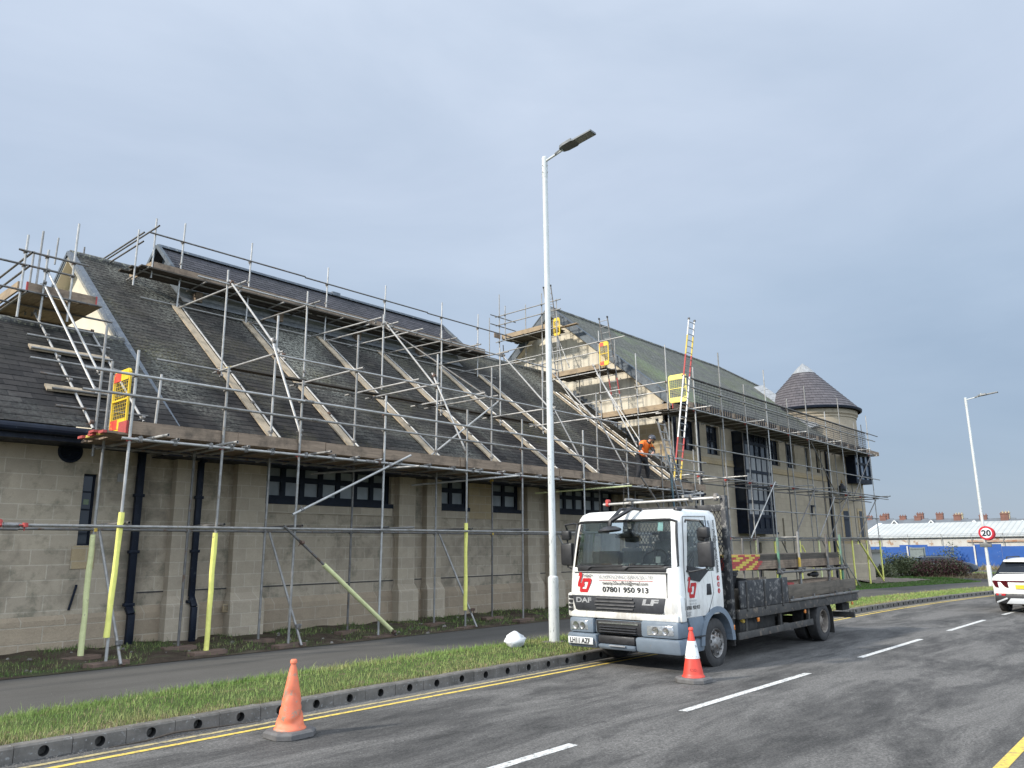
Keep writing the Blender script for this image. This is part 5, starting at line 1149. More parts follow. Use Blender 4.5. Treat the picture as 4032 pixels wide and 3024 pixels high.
for a, c, mt in (((34.4, 4.78), (31.4, 2.2), 'galv_pale'), ((39.4, 4.8), (36.1, 2.25), 'galv_dull'), ((41.95, 4.4), (39.25, 2.3), 'galv'), ((44.5, 4.85), (40.65, 2.25), 'galv_dull'), ((48.85, 4.5), (44.95, 2.25), 'galv_dull'), ((39.25, 7.12), (42.0, 4.75), 'galv_dull'), ((48.7, 7.1), (45.05, 4.6), 'galv_dull'), ((42.6, 1.0), (44.75, -0.42), 'galv_pale'), ((36.9, 1.9), (38.4, 0.5), 'foam'), ((41.5, 2.1), (43.4, -0.3), 'galv_dull'), ((34.6, 2.1), (36.0, 0.6), 'galv_dull'), ((39.6, 2.1), (41.2, 0.6), 'galv_dull')):
    ws.tube('brace', (a[0], YC - 0.1, a[1]), (c[0], YC - 0.1, c[1]), mt)
o = ws.tube('brace', (45.0, YC - 0.1, 2.15), (48.9, YC - 0.1, -0.3), 'galv_dull'); m = MB(); a, c = V(45.0, YC - 0.1, 2.15), V(48.9, YC - 0.1, -0.3); m.path([a.lerp(c, 0.07), a.lerp(c, 0.5) + V(0, 0, 0.015), a.lerp(c, 0.95)], 0.047, 10); m.build('foam_sleeve', 'foam', o)
ws.deck(27.0, 50.6, [14.78 + 0.23 * k for k in range(6)], 7.33, 'board_dark')
for k in range(6): ws.board('toe_board', (27.0 + 4.0 * k, 14.66, 7.44), (min(50.95, 30.98 + 4.0 * k), 14.66, 7.44), 0.038, 0.225, 'board')
ws.board('toe_board', (50.7, 14.6, 7.42), (50.7, 16.6, 7.42), 0.038, 0.225, 'board_y'); ws.tube('standard', (50.2, 15.3, 7.0), (50.15, 15.3, 9.3), 'galv'); ws.tube('ledger', (49.4, 14.3, 7.22), (49.4, 17.2, 7.22), 'galv_pale')
def mesh_panel(x0, x1, y, z0, z1):
    m = MB(); n = int((x1 - x0) / 0.125); k = 8
    for i in range(n + 1): x = x0 + (x1 - x0) * i / n; m.bar((x, y, z0), (x, y, z1), 0.014 if i % 5 else 0.026, 0.012)
    for j in range(k + 1): z = z0 + (z1 - z0) * j / k; m.bar((x0, y, z), (x1, y, z), 0.012, 0.014 if j not in (0, 4, k) else 0.034)
    for i in range(1, 5): x = x0 + (x1 - x0) * i / 5; m.box(x - 0.025, x + 0.025, y - 0.015, y + 0.015, z0 - 0.28, z0 + 0.03); m.tube((x - 0.03, y, z1), (x + 0.03, y, z1 + 0.02), 0.03, 6)
    m.build('mesh_guard', 'wire', ws.t, smooth=0)
for a, c in zip(OX[:9], OX[1:9] + [48.6]):
    mid = (a + c) / 2; mesh_panel(a + 0.06, mid - 0.03, YC + 0.02, 7.58, 8.50); mesh_panel(mid + 0.03, c - 0.06, YC + 0.02, 7.58, 8.50)
ws.finish()

# scaffold on the wing's gable ------------------------------------------------
gw = Scaffold('wing_gable_scaffold', (27.3, 19, 5), 'stepped steel tube scaffold with plank platforms on the cream gable of the tall wing')
GX = 27.3
for y, z0, z1 in ((19.12, 7.0, 11.45), (17.23, 4.6, 10.06), (15.78, 3.2, 10.17), (22.4, 8.5, 14.0), (21.5, 9.6, 13.5), (25.2, 8.6, 14.6), (24.8, 12.1, 13.9), (25.9, 10.0, 13.5)):
    gw.tube('standard', (GX, y, z0), (GX, y, z1), 'galv_pale' if y < 20 else 'galv')
for y, z0, z1 in ((18.95, 7.1, 11.2), (16.6, 3.6, 8.0), (24.3, 9.5, 14.1), (21.0, 7.6, 10.3)): gw.tube('standard', (28.3, y, z0), (28.3, y, z1), 'galv')
for z, y0, y1, k in ((13.42, 21.2, 25.45, 'guard_rail'), (12.95, 21.2, 25.4, 'guard_rail'), (10.92, 17.7, 25.0, 'guard_rail'), (10.46, 18.9, 23.2, 'guard_rail'), (8.58, 15.7, 20.4, 'guard_rail'), (8.19, 15.7, 20.4, 'guard_rail'), (7.36, 15.2, 20.2, 'ledger'), (9.58, 18.7, 22.6, 'ledger'), (12.08, 21.6, 25.4, 'ledger'), (11.5, 23.0, 25.2, 'ledger')):
    gw.tube(k, (GX - 0.05, y0, z), (GX - 0.05, y1, z), 'galv_pale' if y0 < 20 else 'galv')
for y, zs_ in ((25.2, (13.42, 12.95, 12.08)), (22.4, (13.42, 12.95, 10.92, 10.46, 9.58)), (19.12, (10.92, 10.46, 9.58, 8.58, 8.19, 7.36)), (17.23, (8.58, 8.19, 7.36)), (15.78, (8.58, 8.19, 7.36)), (24.8, (13.42, 12.95))): [gw.fit((GX, y, z), (0, 0, 1), (0, 1, 0)) for z in zs_]
for z in (13.40, 12.93): gw.tube('guard_rail', (26.7, 25.25, z), (28.6, 25.25, z), 'galv_dull')
for z, y0, y1 in ((12.20, 21.9, 25.1), (9.70, 18.7, 21.9), (7.46, 15.6, 19.3)):
    gw.board('toe_board', (GX + 0.06, y0 + 0.1, z + 0.12), (GX + 0.06, y1, z + 0.12), 0.038, 0.225, 'board_y'); gw.deck(y0, y1, [GX + 0.2 + 0.23 * k for k in range(5)], z, 'board_dark', 'y')
    for q in (0.15, 0.5, 0.85): gw.tube('transom', (GX - 0.15, y0 + (y1 - y0) * q, z - 0.05), (28.7, y0 + (y1 - y0) * q, z - 0.05), None)
gw.board('toe_board', (27.25, 25.1, 12.32), (26.8, 25.1, 12.32), 0.038, 0.225, 'board')
gw.board('deck_board', (27.9, 21.95, 12.26), (27.9, 20.7, 12.26), 0.22, 0.04, 'board_y'); gw.board('toe_board', (GX + 0.1, 15.62, 7.57), (28.5, 15.62, 7.57), 0.038, 0.225, 'board', ends='board_end_red')
for a, c in (((27.35, 25.0, 11.9), (28.2, 25.6, 9.6)), ((27.3, 19.3, 9.5), (27.0, 17.0, 6.2)), ((27.2, 21.4, 9.5), (26.7, 19.4, 7.3)), ((28.2, 21.5, 10.3), (28.2, 22.2, 12.0))): gw.tube('brace', a, c, 'galv_pale' if a[1] < 22 else 'galv_dull')
gw.finish()

# ladders and ladder guards ---------------------------------------------------
def ladder(a0, a1, b0, b1, label, colours=None, n=None, r=0.032):
    """stiles a0-a1 and b0-b1 (bottom to top), rungs between"""
    a0, a1, b0, b1 = map(Vector, (a0, a1, b0, b1)); t_ = thing('ladder', (a0 + b0) / 2, label, 'ladder', 'ladders on the scaffolds')
    for p, q in ((a0, a1), (b0, b1)):
        m = MB(); segs = colours or [(0, 1, 'alu')]; mats = []
        for f0, f1, mt in segs:
            if mt not in mats: mats.append(mt)
            m.bar(p.lerp(q, f0), p.lerp(q, f1), 0.03, 0.055, up=(a1 - b1).cross(a1 - a0), m=mats.index(mt))
        m.build('stile', mats, t_, smooth=0)
        MB().bar(q - (q - p).normalized() * 0.02, q + (q - p).normalized() * 0.06, 0.05, 0.08, up=(a1 - b1).cross(a1 - a0)).build('end_cap', 'black_plastic', t_)
    L = (a1 - a0).length; n = n or int(L / 0.27)
    for i in range(n):
        f = (i + 0.6) / n; MB().tube(a0.lerp(a1, f), b0.lerp(b1, f), 0.017, 8).build('rung', 'alu', t_)
    return t_
R_, Y_ = 'board_end_red', 'board_end_yellow'
kx = (26.74 - 24.78) / (10.87 - 4.24)
ladder((24.70, 14.25, 3.90), (26.72, 14.28, 10.85), (25.16, 14.25, 3.90), (27.18, 14.28, 10.85), 'long red and yellow banded ladder rising past the corner of the wing', [(0, 0.06, 'alu'), (0.06, 0.16, Y_), (0.16, 0.29, R_), (0.29, 0.65, 'alu'), (0.65, 0.78, R_), (0.78, 0.90, Y_), (0.90, 1.0, 'alu')])
ladder((24.55, 13.1, 0.0), (21.95, 13.12, 6.02), (25.0, 13.1, 0.0), (22.37, 13.12, 6.0), 'plain grey aluminium ladder leaning on the hall scaffold behind the lorry')
ladder((27.75, 18.7, 7.5), (27.5, 19.2, 12.05), (27.75, 18.28, 7.5), (27.5, 18.75, 12.05), 'ladder with a red and yellow gate standing on the lowest gable platform', [(0, 0.22, 'alu'), (0.22, 0.38, R_), (0.38, 1, 'galv_dull')])
ladder((27.85, 22.0, 9.75), (27.65, 22.55, 14.4), (27.85, 21.6, 9.75), (27.65, 22.1, 14.4), 'ladder reaching the top gable platform, half hidden by the white lamp post', [(0, 0.6, 'alu'), (0.6, 1, 'galv_dull')])
def ladder_guard(c, u, w_, h, label, tone, red=False, mat_end=None):
    """wire mesh gate: u = horizontal direction of its face"""
    c = Vector(c); u = Vector(u).normalized(); n = u.cross(V(0, 0, 1)); t_ = thing('ladder_guard', c - V(0, 0, h / 2), label, 'ladder guard', 'ladder guards on the scaffolds')
    P = lambda a, z, d=0.0: c + u * a + V(0, 0, z) + n * d
    m = MB(); hw, hh = w_ / 2, h / 2
    rr = 0.06; cor = [(-hw, -hh + rr), (-hw + rr, -hh), (hw - rr, -hh), (hw, -hh + rr), (hw, hh - rr), (hw - rr, hh), (-hw + rr, hh), (-hw, hh - rr)]
    for p, q in zip(cor, cor[1:] + cor[:1]): m.bar(P(*p), P(*q), 0.035, 0.035, up=n)
    m.bar(P(-hw, 0), P(hw, 0), 0.03, 0.045, up=n); m.build('frame', tone, t_, smooth=0)
    m = MB()
    for i in range(1, 9): a = -hw + w_ * i / 9; m.bar(P(a, -hh), P(a, hh), 0.0045, 0.0045, up=n)
    for j in range(1, 16): z = -hh + h * j / 16; m.bar(P(-hw, z), P(hw, z), 0.0045, 0.0045, up=n)
    m.build('mesh', tone, t_, smooth=0)
    for s_ in (1, -1):
        z0, z1 = sorted((s_ * hh * 0.98, s_ * hh * 0.66)); k = MB()
        if red:
            k.hexa([P(-hw + 0.02, z0, 0.01), P(0, z0, 0.01), P(0, z0, 0.025), P(-hw + 0.02, z0, 0.025), P(-hw + 0.02, z1, 0.01), P(0, z1, 0.01), P(0, z1, 0.025), P(-hw + 0.02, z1, 0.025)], 0)
            k.hexa([P(0, z0, 0.01), P(hw - 0.02, z0, 0.01), P(hw - 0.02, z0, 0.025), P(0, z0, 0.025), P(0, z1, 0.01), P(hw - 0.02, z1, 0.01), P(hw - 0.02, z1, 0.025), P(0, z1, 0.025)], 1)
        else: k.hexa([P(-hw + 0.02, z0, 0.01), P(hw - 0.02, z0, 0.01), P(hw - 0.02, z0, 0.025), P(-hw + 0.02, z0, 0.025), P(-hw + 0.02, z1, 0.01), P(hw - 0.02, z1, 0.01), P(hw - 0.02, z1, 0.025), P(-hw + 0.02, z1, 0.025)], 1)
        k.build('end_panel', ['red_plastic', tone], t_, smooth=0)
    m = MB()
    for z in (-hh * 0.8, hh * 0.8): m.tube(P(-hw - 0.10, z), P(-hw, z), 0.014, 6)
    m.tube(P(-hw - 0.08, -hh), P(-hw - 0.08, hh), 0.012, 6); m.build('hinge', 'galv', t_)
ladder_guard((5.2, 13.86, 4.50), (0, -1, 0), 0.66, 1.05, 'orange red and yellow mesh gate at the left end of the hall platform', 'yellow_plastic', True)
ladder_guard((27.15, 15.2, 8.2), (0, -1, 0), 0.78, 1.12, 'pale yellow mesh gate at the corner of the wing beside the long ladder', 'pale_yellow')
ladder_guard((27.1, 18.72, 10.28), (0, -1, 0), 0.46, 1.05, 'red and yellow mesh gate on the middle gable platform ladder', 'yellow_plastic', True)
ladder_guard((27.5, 21.66, 12.2), (0, -1, 0), 0.34, 0.85, 'yellow mesh gate high on the gable, just right of the lamp post', 'yellow_plastic')
ladder_guard((4.78, 22.0, 8.3), (0, -1, 0), 0.7, 1.0, 'yellow mesh gate behind the left gable platform at the photo edge', 'yellow_plastic')
# ------------------------------------------------------------------ the scaffolders' lorry
TZ = -0.068                                   # road level under the lorry
TY0, TY1 = 6.30, 8.50; TYC = 7.40
lorry = thing('lorry', (14.5, TYC, TZ), 'white cab flatbed lorry with scaffolding boards and red signwriting parked by the kerb', 'lorry')
def L(z): return z + TZ
# cab shell: horizontal rounded-rectangle rings, glazed openings left out
YS = [-0.93, -0.62, -0.31, 0, 0.31, 0.62, 0.93]        # front, in units of half width minus corner
def ring(z, xf, xr, hw, rc):
    pts = []
    for s in YS: pts.append((xf, TYC + s / 0.93 * (hw - rc)))
    for k in range(1, 5): a = PI / 2 * k / 5; pts.append((xf + rc - rc * math.cos(a), TYC + hw - rc + rc * math.sin(a)))
    sx = [0.0, 0.09, 0.40, 0.62, 0.80, 1.0]; x0, x1 = xf + rc, xr - 0.06
    for f in sx: pts.append((x0 + (x1 - x0) * f, TYC + hw))
    pts.append((xr, TYC + hw - 0.06)); pts.append((xr, TYC - hw + 0.06))
    for f in sx[::-1]: pts.append((x0 + (x1 - x0) * f, TYC - hw))
    for k in range(4, 0, -1): a = PI / 2 * k / 5; pts.append((xf + rc - rc * math.cos(a), TYC - hw + rc - rc * math.sin(a)))
    return [(x, y, L(z)) for x, y in pts]
RINGS = [(0.86, 10.97, 12.46, 1.08, 0.16), (0.98, 10.93, 12.46, 1.10, 0.17), (1.22, 10.925, 12.46, 1.10, 0.17), (1.56, 10.95, 12.46, 1.09, 0.17), (1.63, 10.965, 12.46, 1.085, 0.17), (1.90, 11.01, 12.46, 1.075, 0.18), (2.20, 11.065, 12.455, 1.06, 0.19), (2.40, 11.105, 12.45, 1.045, 0.20), (2.46, 11.125, 12.445, 1.035, 0.20), (2.53, 11.17, 12.43, 1.01, 0.22), (2.575, 11.26, 12.40, 0.95, 0.24), (2.59, 11.45, 12.3, 0.80, 0.24)]
rings = [ring(*q) for q in RINGS]; NP = len(rings[0]); cab = MB(); gl = MB(); sg = MB(); sg2 = MB()
front = set(range(0, 6)) | {6, NP - 1}       # faces between front points, plus first corner faces
for q in rings: cab.v += q
def side_face(j): # faces on the two doors that are glass: between fractions 0.09..0.80
    a = 11; b_ = NP - 4 - 6
    return j in (a + 0, a + 1, a + 2) or j in (b_ + 1, b_ + 2, b_ + 3)
for i in range(len(rings) - 1):
    for j in range(NP):
        k = (j + 1) % NP; f = (i * NP + j, i * NP + k, (i + 1) * NP + k, (i + 1) * NP + j)
        zc = RINGS[i][0]
        if 1.60 < zc < 2.38 and j in front: gl.add([cab.v[q] for q in f], [(0, 1, 2, 3)]); continue
        if 1.54 < zc < 2.38 and side_face(j): (sg if j > NP // 2 else sg2).add([cab.v[q] for q in f], [(0, 1, 2, 3)]); continue
        if j == 17 and 1.60 < zc < 2.3: continue        # rear window
        cab.f.append(f); cab.mi.append(0)
cab.f.append(tuple((len(rings) - 1) * NP + j for j in range(NP))); cab.mi.append(0)
cabo = cab.build('cab', 'cab_paint', lorry, smooth=40)
def glass_slab(m, name, off):
    """give the glass its thickness"""
    n = len(m.v); c = Vector((11.75, TYC, L(2.0))); inner = [tuple(Vector(q) + (c - Vector(q)).normalized() * off) for q in m.v]
    o = MB(); o.v = m.v + inner; o.f = list(m.f) + [tuple(i + n for i in f)[::-1] for f in m.f]; o.mi = [0] * len(o.f)
    b = bmesh.new()
    ob = o.build(name, 'glass_cab', lorry, smooth=60); return ob
glass_slab(gl, 'windscreen', 0.006); glass_slab(sg, 'side_window', 0.006); glass_slab(sg2, 'side_window', 0.006)
# black rubber round the windscreen
def edge_strip(name, pts, r, mat='black_plastic', parent=None): return MB().path([(x, y, L(z)) for x, y, z in pts], r, 8).build(name, mat, parent or lorry)
yw0, yw1 = 6.34, 8.46
edge_strip('windscreen_seal', [(11.05, 6.36, 1.66), (10.995, 6.45, 1.645), (10.955, 6.55, 1.64), (10.955, 8.25, 1.64), (10.995, 8.35, 1.645), (11.05, 8.44, 1.66), (11.10, 8.415, 2.2), (11.145, 8.40, 2.37), (11.11, 8.30, 2.40), (11.10, 8.20, 2.405), (11.10, 6.60, 2.405), (11.11, 6.50, 2.40), (11.145, 6.40, 2.37), (11.10, 6.385, 2.2), (11.05, 6.36, 1.66)], 0.022)
MB().box(10.935, 10.965, 6.52, 8.28, L(1.565), L(1.645)).build('scuttle_panel', 'black_plastic', lorry, bevel=0.01)
for y0, y1 in ((8.05, 7.35), (7.30, 6.58)):
    m = MB(); m.path([(10.92, y0, L(1.60)), (10.925, y0 - 0.08, L(1.645)), (10.935, y1, L(1.655))], 0.011, 6); m.bar((10.935, y0 - 0.15, L(1.668)), (10.938, y1 - 0.02, L(1.672)), 0.012, 0.016); m.build('wiper', 'black_plastic', lorry)
# interior
m = MB(); m.box(11.18, 12.4, 6.42, 8.38, L(0.9), L(1.10)); m.box(12.36, 12.42, 6.42, 8.38, L(1.1), L(1.75)); m.build('cab_floor', 'interior', lorry, smooth=0)
m = MB(); m.hexa([(11.08, 6.44, L(1.2)), (11.42, 6.44, L(1.2)), (11.42, 8.36, L(1.2)), (11.08, 8.36, L(1.2)), (11.03, 6.44, L(1.60)), (11.36, 6.44, L(1.66)), (11.36, 8.36, L(1.66)), (11.03, 8.36, L(1.60))]); m.build('dashboard', 'black_plastic', lorry, bevel=0.02)
for y in (6.85, 7.45, 7.97):
    m = MB(); m.box(11.65, 12.1, y - 0.23, y + 0.23, L(1.1), L(1.35)); m.hexa([(12.05, y - 0.22, L(1.3)), (12.2, y - 0.22, L(1.3)), (12.2, y + 0.22, L(1.3)), (12.05, y + 0.22, L(1.3)), (12.15, y - 0.2, L(1.95)), (12.27, y - 0.2, L(1.95)), (12.27, y + 0.2, L(1.95)), (12.15, y + 0.2, L(1.95))]); m.box(12.16, 12.27, y - 0.13, y + 0.13, L(1.96), L(2.15)); m.build('seat', 'seat', lorry, bevel=0.03)
m = MB(); ax = Vector((-0.55, 0, 0.83)).normalized(); cpt = Vector((11.55, 6.88, L(1.72))); u = V(0, 1, 0); v_ = ax.cross(u)
m.path([cpt + (u * math.cos(2 * PI * k / 24) + v_ * math.sin(2 * PI * k / 24)) * 0.22 for k in range(25)], 0.016, 6, cap=False); m.tube(cpt - v_ * 0.2, cpt + v_ * 0.2, 0.02, 6); m.tube(cpt, cpt - ax * 0.25, 0.03, 8); m.build('steering_wheel', 'black_plastic', lorry)
m = MB(); rp = random.Random(3)
for k in range(9): y = 6.7 + 0.14 * k; m.bar((11.10 + rp.uniform(0, 0.05), y, L(1.645)), (11.2 + rp.uniform(0, 0.05), y + rp.uniform(-0.06, 0.06), L(1.655)), rp.uniform(0.06, 0.12), 0.015 + rp.uniform(0, 0.03), m=rp.randrange(3))
m.build('dashboard_papers', ['plate_white', 'sole', 'cone_white'], lorry, smooth=0)
m = MB(); m.box(11.14, 11.20, 7.28, 7.62, L(2.12), L(2.27)); m.bar((11.17, 7.40, L(2.24)), (11.16, 7.42, L(2.44)), 0.08, 0.05, up=(1, 0, 0)); m.build('interior_mirror', 'black_plastic', lorry, bevel=0.02)
for y, z0, z1, mt, w_ in ((6.62, 2.22, 2.36, 'pale_mint', 0.10), (6.64, 1.71, 1.81, 'plate_white', 0.09)):
    if mt not in M: M[mt] = plain('pale_mint_paper', (0.45, 0.68, 0.66), None, 5, 0.8)
    xa, xb = 10.965 + (z0 - 1.63) * 0.178 + 0.008, 10.965 + (z1 - 1.63) * 0.178 + 0.008
    m = MB(); m.hexa([(xa, y, L(z0)), (xa + 0.003, y, L(z0)), (xa + 0.003, y + w_, L(z0)), (xa, y + w_, L(z0)), (xb, y, L(z1)), (xb + 0.003, y, L(z1)), (xb + 0.003, y + w_, L(z1)), (xb, y + w_, L(z1))]); m.build('windscreen_disc', mt, lorry, smooth=0)
# front panel furniture
FXP = 10.925
m = MB(); m.hexa([(FXP - 0.012, 6.60, L(0.925)), (FXP + 0.02, 6.60, L(0.925)), (FXP + 0.02, 8.32, L(0.925)), (FXP - 0.012, 8.32, L(0.925)), (FXP - 0.012, 6.54, L(1.165)), (FXP + 0.02, 6.54, L(1.165)), (FXP + 0.02, 8.40, L(1.165)), (FXP - 0.012, 8.40, L(1.165))])
gro = m.build('grille_panel', 'grille', lorry, bevel=0.012)
m = MB()
for k in range(4): m.bar((FXP - 0.018, 7.10 + 0.03 * abs(k - 1.5), L(0.965 + 0.055 * k)), (FXP - 0.018, 7.92 - 0.03 * abs(k - 1.5), L(0.965 + 0.055 * k)), 0.03, 0.022, up=(0.3, 0, 1))
m.build('grille_slat', 'black_plastic', gro, smooth=0)
for y0, y1, x in ((8.42, 8.53, 11.0), (6.30, 6.40, 11.02)):      # corner air deflectors
    m = MB(); m.hexa([(x - 0.03, min(y0, y1), L(0.80)), (x + 0.14, min(y0, y1), L(0.80)), (x + 0.14, max(y0, y1), L(0.80)), (x - 0.03, max(y0, y1), L(0.80)), (x - 0.06, min(y0, y1), L(1.20)), (x + 0.12, min(y0, y1), L(1.20)), (x + 0.12, max(y0, y1) - 0.02, L(1.20)), (x - 0.06, max(y0, y1) - 0.02, L(1.20))]); d_o = m.build('air_deflector', 'cab_paint', lorry, bevel=0.03)
    if y0 > 8: 
        m = MB()
        for k in range(4): m.box(x - 0.072, x - 0.05, 8.40, 8.48, L(0.90 + 0.07 * k), L(0.945 + 0.07 * k))
        m.build('deflector_slot', 'black_plastic', d_o, smooth=0)
MB().box(10.94, 11.05, 6.345, 8.45, L(0.80), L(0.915)).build('lower_panel', 'cab_paint', lorry, bevel=0.02)
MB().box(FXP - 0.002, FXP + 0.02, 6.505, 6.515, L(1.17), L(1.55)).build('panel_gap', 'black_plastic', lorry, smooth=0)
MB().box(FXP - 0.006, FXP + 0.02, 6.5, 8.36, L(1.548), L(1.556)).build('panel_gap', 'black_plastic', lorry, smooth=0)
# bumper with lamp pods
def slab(x0, x1, y0, y1, z0, z1, rake=0.0): return [(x0 + rake, y0, L(z0)), (x1, y0, L(z0)), (x1, y1, L(z0)), (x0 + rake, y1, L(z0)), (x0, y0, L(z1)), (x1, y0, L(z1)), (x1, y1, L(z1)), (x0, y1, L(z1))]
m = MB(); m.hexa(slab(10.90, 11.25, 6.33, 7.02, 0.55, 0.81, 0.0)); m.hexa(slab(10.90, 11.25, 7.95, 8.46, 0.55, 0.80)); m.hexa(slab(10.94, 11.2, 6.955, 7.945, 0.55, 0.79)); m.hexa(slab(10.865, 11.3, 6.30, 7.12, 0.31, 0.545, 0.04)); m.hexa(slab(10.865, 11.3, 7.88, 8.50, 0.31, 0.545, 0.04)); m.hexa(slab(10.875, 11.28, 7.125, 7.875, 0.31, 0.40, 0.04)); m.hexa(slab(11.31, 11.72, 6.32, 6.50, 0.31, 0.54)); m.hexa(slab(11.31, 11.72, 8.32, 8.49, 0.31, 0.54))
bmp = m.build('bumper', 'bumper', lorry, bevel=0.045)
m = MB(); m.hexa(slab(10.90, 11.0, 7.0, 7.9, 0.565, 0.775, 0.02)); m.hexa(slab(10.90, 11.0, 7.14, 7.86, 0.41, 0.535)); lg = m.build('lower_grille', 'black_plastic', bmp, bevel=0.02)
m = MB(); m.box(10.89, 10.905, 7.06, 7.84, L(0.725), L(0.75)); m.build('grille_strip', 'chrome', lg, smooth=0)
m = MB()
for k in range(3): m.bar((10.893, 7.1, L(0.60 + 0.04 * k)), (10.893, 7.82, L(0.60 + 0.04 * k)), 0.02, 0.014)
m.build('grille_slat', 'grille', lg, smooth=0)
m = MB(); m.box(10.862, 10.88, 7.3, 7.62, L(0.375), L(0.395)); m.build('worn_patch', 'lead_pale', bmp, smooth=0)
for y0, y1 in ((6.40, 6.90), (8.05, 8.43)):
    m = MB(); m.hexa([(10.888, y0, L(0.60)), (10.96, y0, L(0.60)), (10.96, y1, L(0.585)), (10.888, y1, L(0.585)), (10.893, y0 + 0.02, L(0.755)), (10.96, y0 + 0.02, L(0.755)), (10.96, y1, L(0.74)), (10.893, y1, L(0.74))]); hl = m.build('headlight', 'lens', bmp, bevel=0.02)
    for yc, r in ((y0 + (y1 - y0) * 0.3, 0.055), (y0 + (y1 - y0) * 0.68, 0.06)):
        MB().lathe((10.884, yc, L(0.67)), (1, 0, 0), [(r, -0.004), (r * 0.8, 0.0), (r * 0.5, 0.003), (0, 0.004)], 16).build('reflector', 'chrome', hl)
npl = MB().box(10.845, 10.858, 7.93, 8.45, L(0.375), L(0.485)).build('number_plate', 'plate_white', lorry, bevel=0.004)
text('registration', 'LH11 AZF', (10.843, 8.405, L(0.39)), (0, -1, 0), (0, 0, 1), 0.08, 'ink', npl, 0.002, width=0.42, bold=0.03)
# lettering on the front
F = FXP - 0.004
def logo(parent, o, ux, s, mats=('ink_red',)):
    """the red '20' device: a slanted 2 run into a block 0"""
    ux = Vector(ux); n = ux.cross(V(0, 0, 1)); o = Vector(o)
    def poly(pts): return [o + ux * (x * s) + V(0, 0, y * s) for x, y in pts]
    from mathutils.geometry import tessellate_polygon
    P = [(.06, .825), (.15, .99), (.28, 1.0), (.34, .94), (.32, .81), (.21, .5), (.21, .46), (.28, .46), (.37, .66), (.42, .71), (.95, .71), (1, .65), (.97, .54), (.70, 0), (.19, 0), (.14, .08), (.17, .28), (.03, .28), (0, .33), (.02, .46), (.17, .81)]
    H = [(.49, .54), (.77, .54), (.605, .175), (.31, .175), (.33, .26), (.46, .29), (.50, .46), (.43, .47)]
    A = P + H; tri = tessellate_polygon([[Vector((x, y, 0)) for x, y in P], [Vector((x, y, 0)) for x, y in H]])
    m = MB(); m.add([o + ux * (x * s * 0.9) + V(0, 0, y * s) + n * 0.001 for x, y in A], [tuple(t) for t in tri])
    return m.build('logo', list(mats), parent, smooth=0)
logo(cabo, (F, 8.27, L(1.215)), (0, -1, 0), 0.33)
text('lettering', 'TWENTY', (F, 8.16, L(1.465)), (0, -1, 0), (0, 0, 1), 0.048, 'ink', cabo, width=0.22, bold=0.02)
text('lettering', 'SCAFFOLDING SERVICES LTD', (F, 7.83, L(1.455)), (0, -1, 0), (0, 0, 1), 0.056, 'ink_grey', cabo, width=1.08, bold=0.012)
m = MB(); m.box(F - 0.001, F + 0.002, 6.76, 7.83, L(1.420), L(1.427)); m.build('red_rule', 'ink_red', cabo, smooth=0)
text('lettering', 'twenty20scaffold@gmail.com', (F, 7.75, L(1.355)), (0, -1, 0), (0, 0, 1), 0.052, 'ink', cabo, width=0.90, bold=0.018)
text('lettering', '07801 950 913', (F, 7.75, L(1.235)), (0, -1, 0), (0, 0, 1), 0.082, 'ink', cabo, width=0.90, bold=0.022)
text('lettering', 'DAF', (FXP - 0.0125, 8.30, L(1.05)), (0, -1, 0), (0, 0, 1), 0.078, 'ink_silver', gro, 0.004, width=0.32, bold=0.03)
text('lettering', 'LF', (FXP - 0.0125, 6.98, L(1.05)), (0, -1, 0), (0, 0, 1), 0.085, 'ink_silver', gro, 0.004, width=0.33, bold=0.05, shear=0.15)
# right-hand side: door lines, handle, lettering
SY = TYC - 1.10
m = MB()
for a, c in (((11.14, 0.88), (11.13, 1.58)), ((11.13, 1.58), (11.26, 2.45)), ((11.26, 2.45), (12.02, 2.47)), ((12.02, 2.47), (12.06, 1.2)), ((12.06, 1.2), (11.84, 0.88))):
    f = lambda p: V(p[0], SY - 0.001 + (0.0 if p[1] < 1.55 else (p[1] - 1.55) * 0.058), L(p[1])); m.bar(f(a), f(c), 0.008, 0.008, up=(0, 1, 0))
m.build('door_gap', 'grille', cabo, smooth=0)
MB().prism([(11.22, SY + 0.004, L(1.66)), (11.95, SY + 0.004, L(1.58)), (11.6, SY + 0.0, L(1.40)), (11.32, SY + 0.0, L(1.44))], (0, -0.008, 0)).build('window_quarter', 'black_plastic', cabo, smooth=0)
MB().hexa([(11.82, SY - 0.012, L(1.18)), (11.99, SY - 0.012, L(1.18)), (11.99, SY + 0.01, L(1.18)), (11.82, SY + 0.01, L(1.18)), (11.85, SY - 0.012, L(1.36)), (11.97, SY - 0.012, L(1.36)), (11.97, SY + 0.01, L(1.36)), (11.85, SY + 0.01, L(1.36))]).build('door_handle', 'black_plastic', cabo, bevel=0.012)
SF = SY - 0.004
logo(cabo, (11.20, SF, L(1.16)), (1, 0, 0), 0.33)
text('lettering', 'TWENTY', (11.30, SF, L(1.445)), (1, 0, 0), (0, 0, 1), 0.045, 'ink', cabo, width=0.20, bold=0.02)
text('lettering', 'SCAFFOLDING', (11.23, SF, L(1.105)), (1, 0, 0), (0, 0, 1), 0.028, 'ink_grey', cabo, width=0.24); text('lettering', 'SERVICES LTD', (11.23, SF, L(1.055)), (1, 0, 0), (0, 0, 1), 0.028, 'ink_grey', cabo, width=0.24)
text('lettering', '07801 950 913', (11.14, SF, L(0.985)), (1, 0, 0), (0, 0, 1), 0.055, 'ink', cabo, width=0.42, bold=0.025)
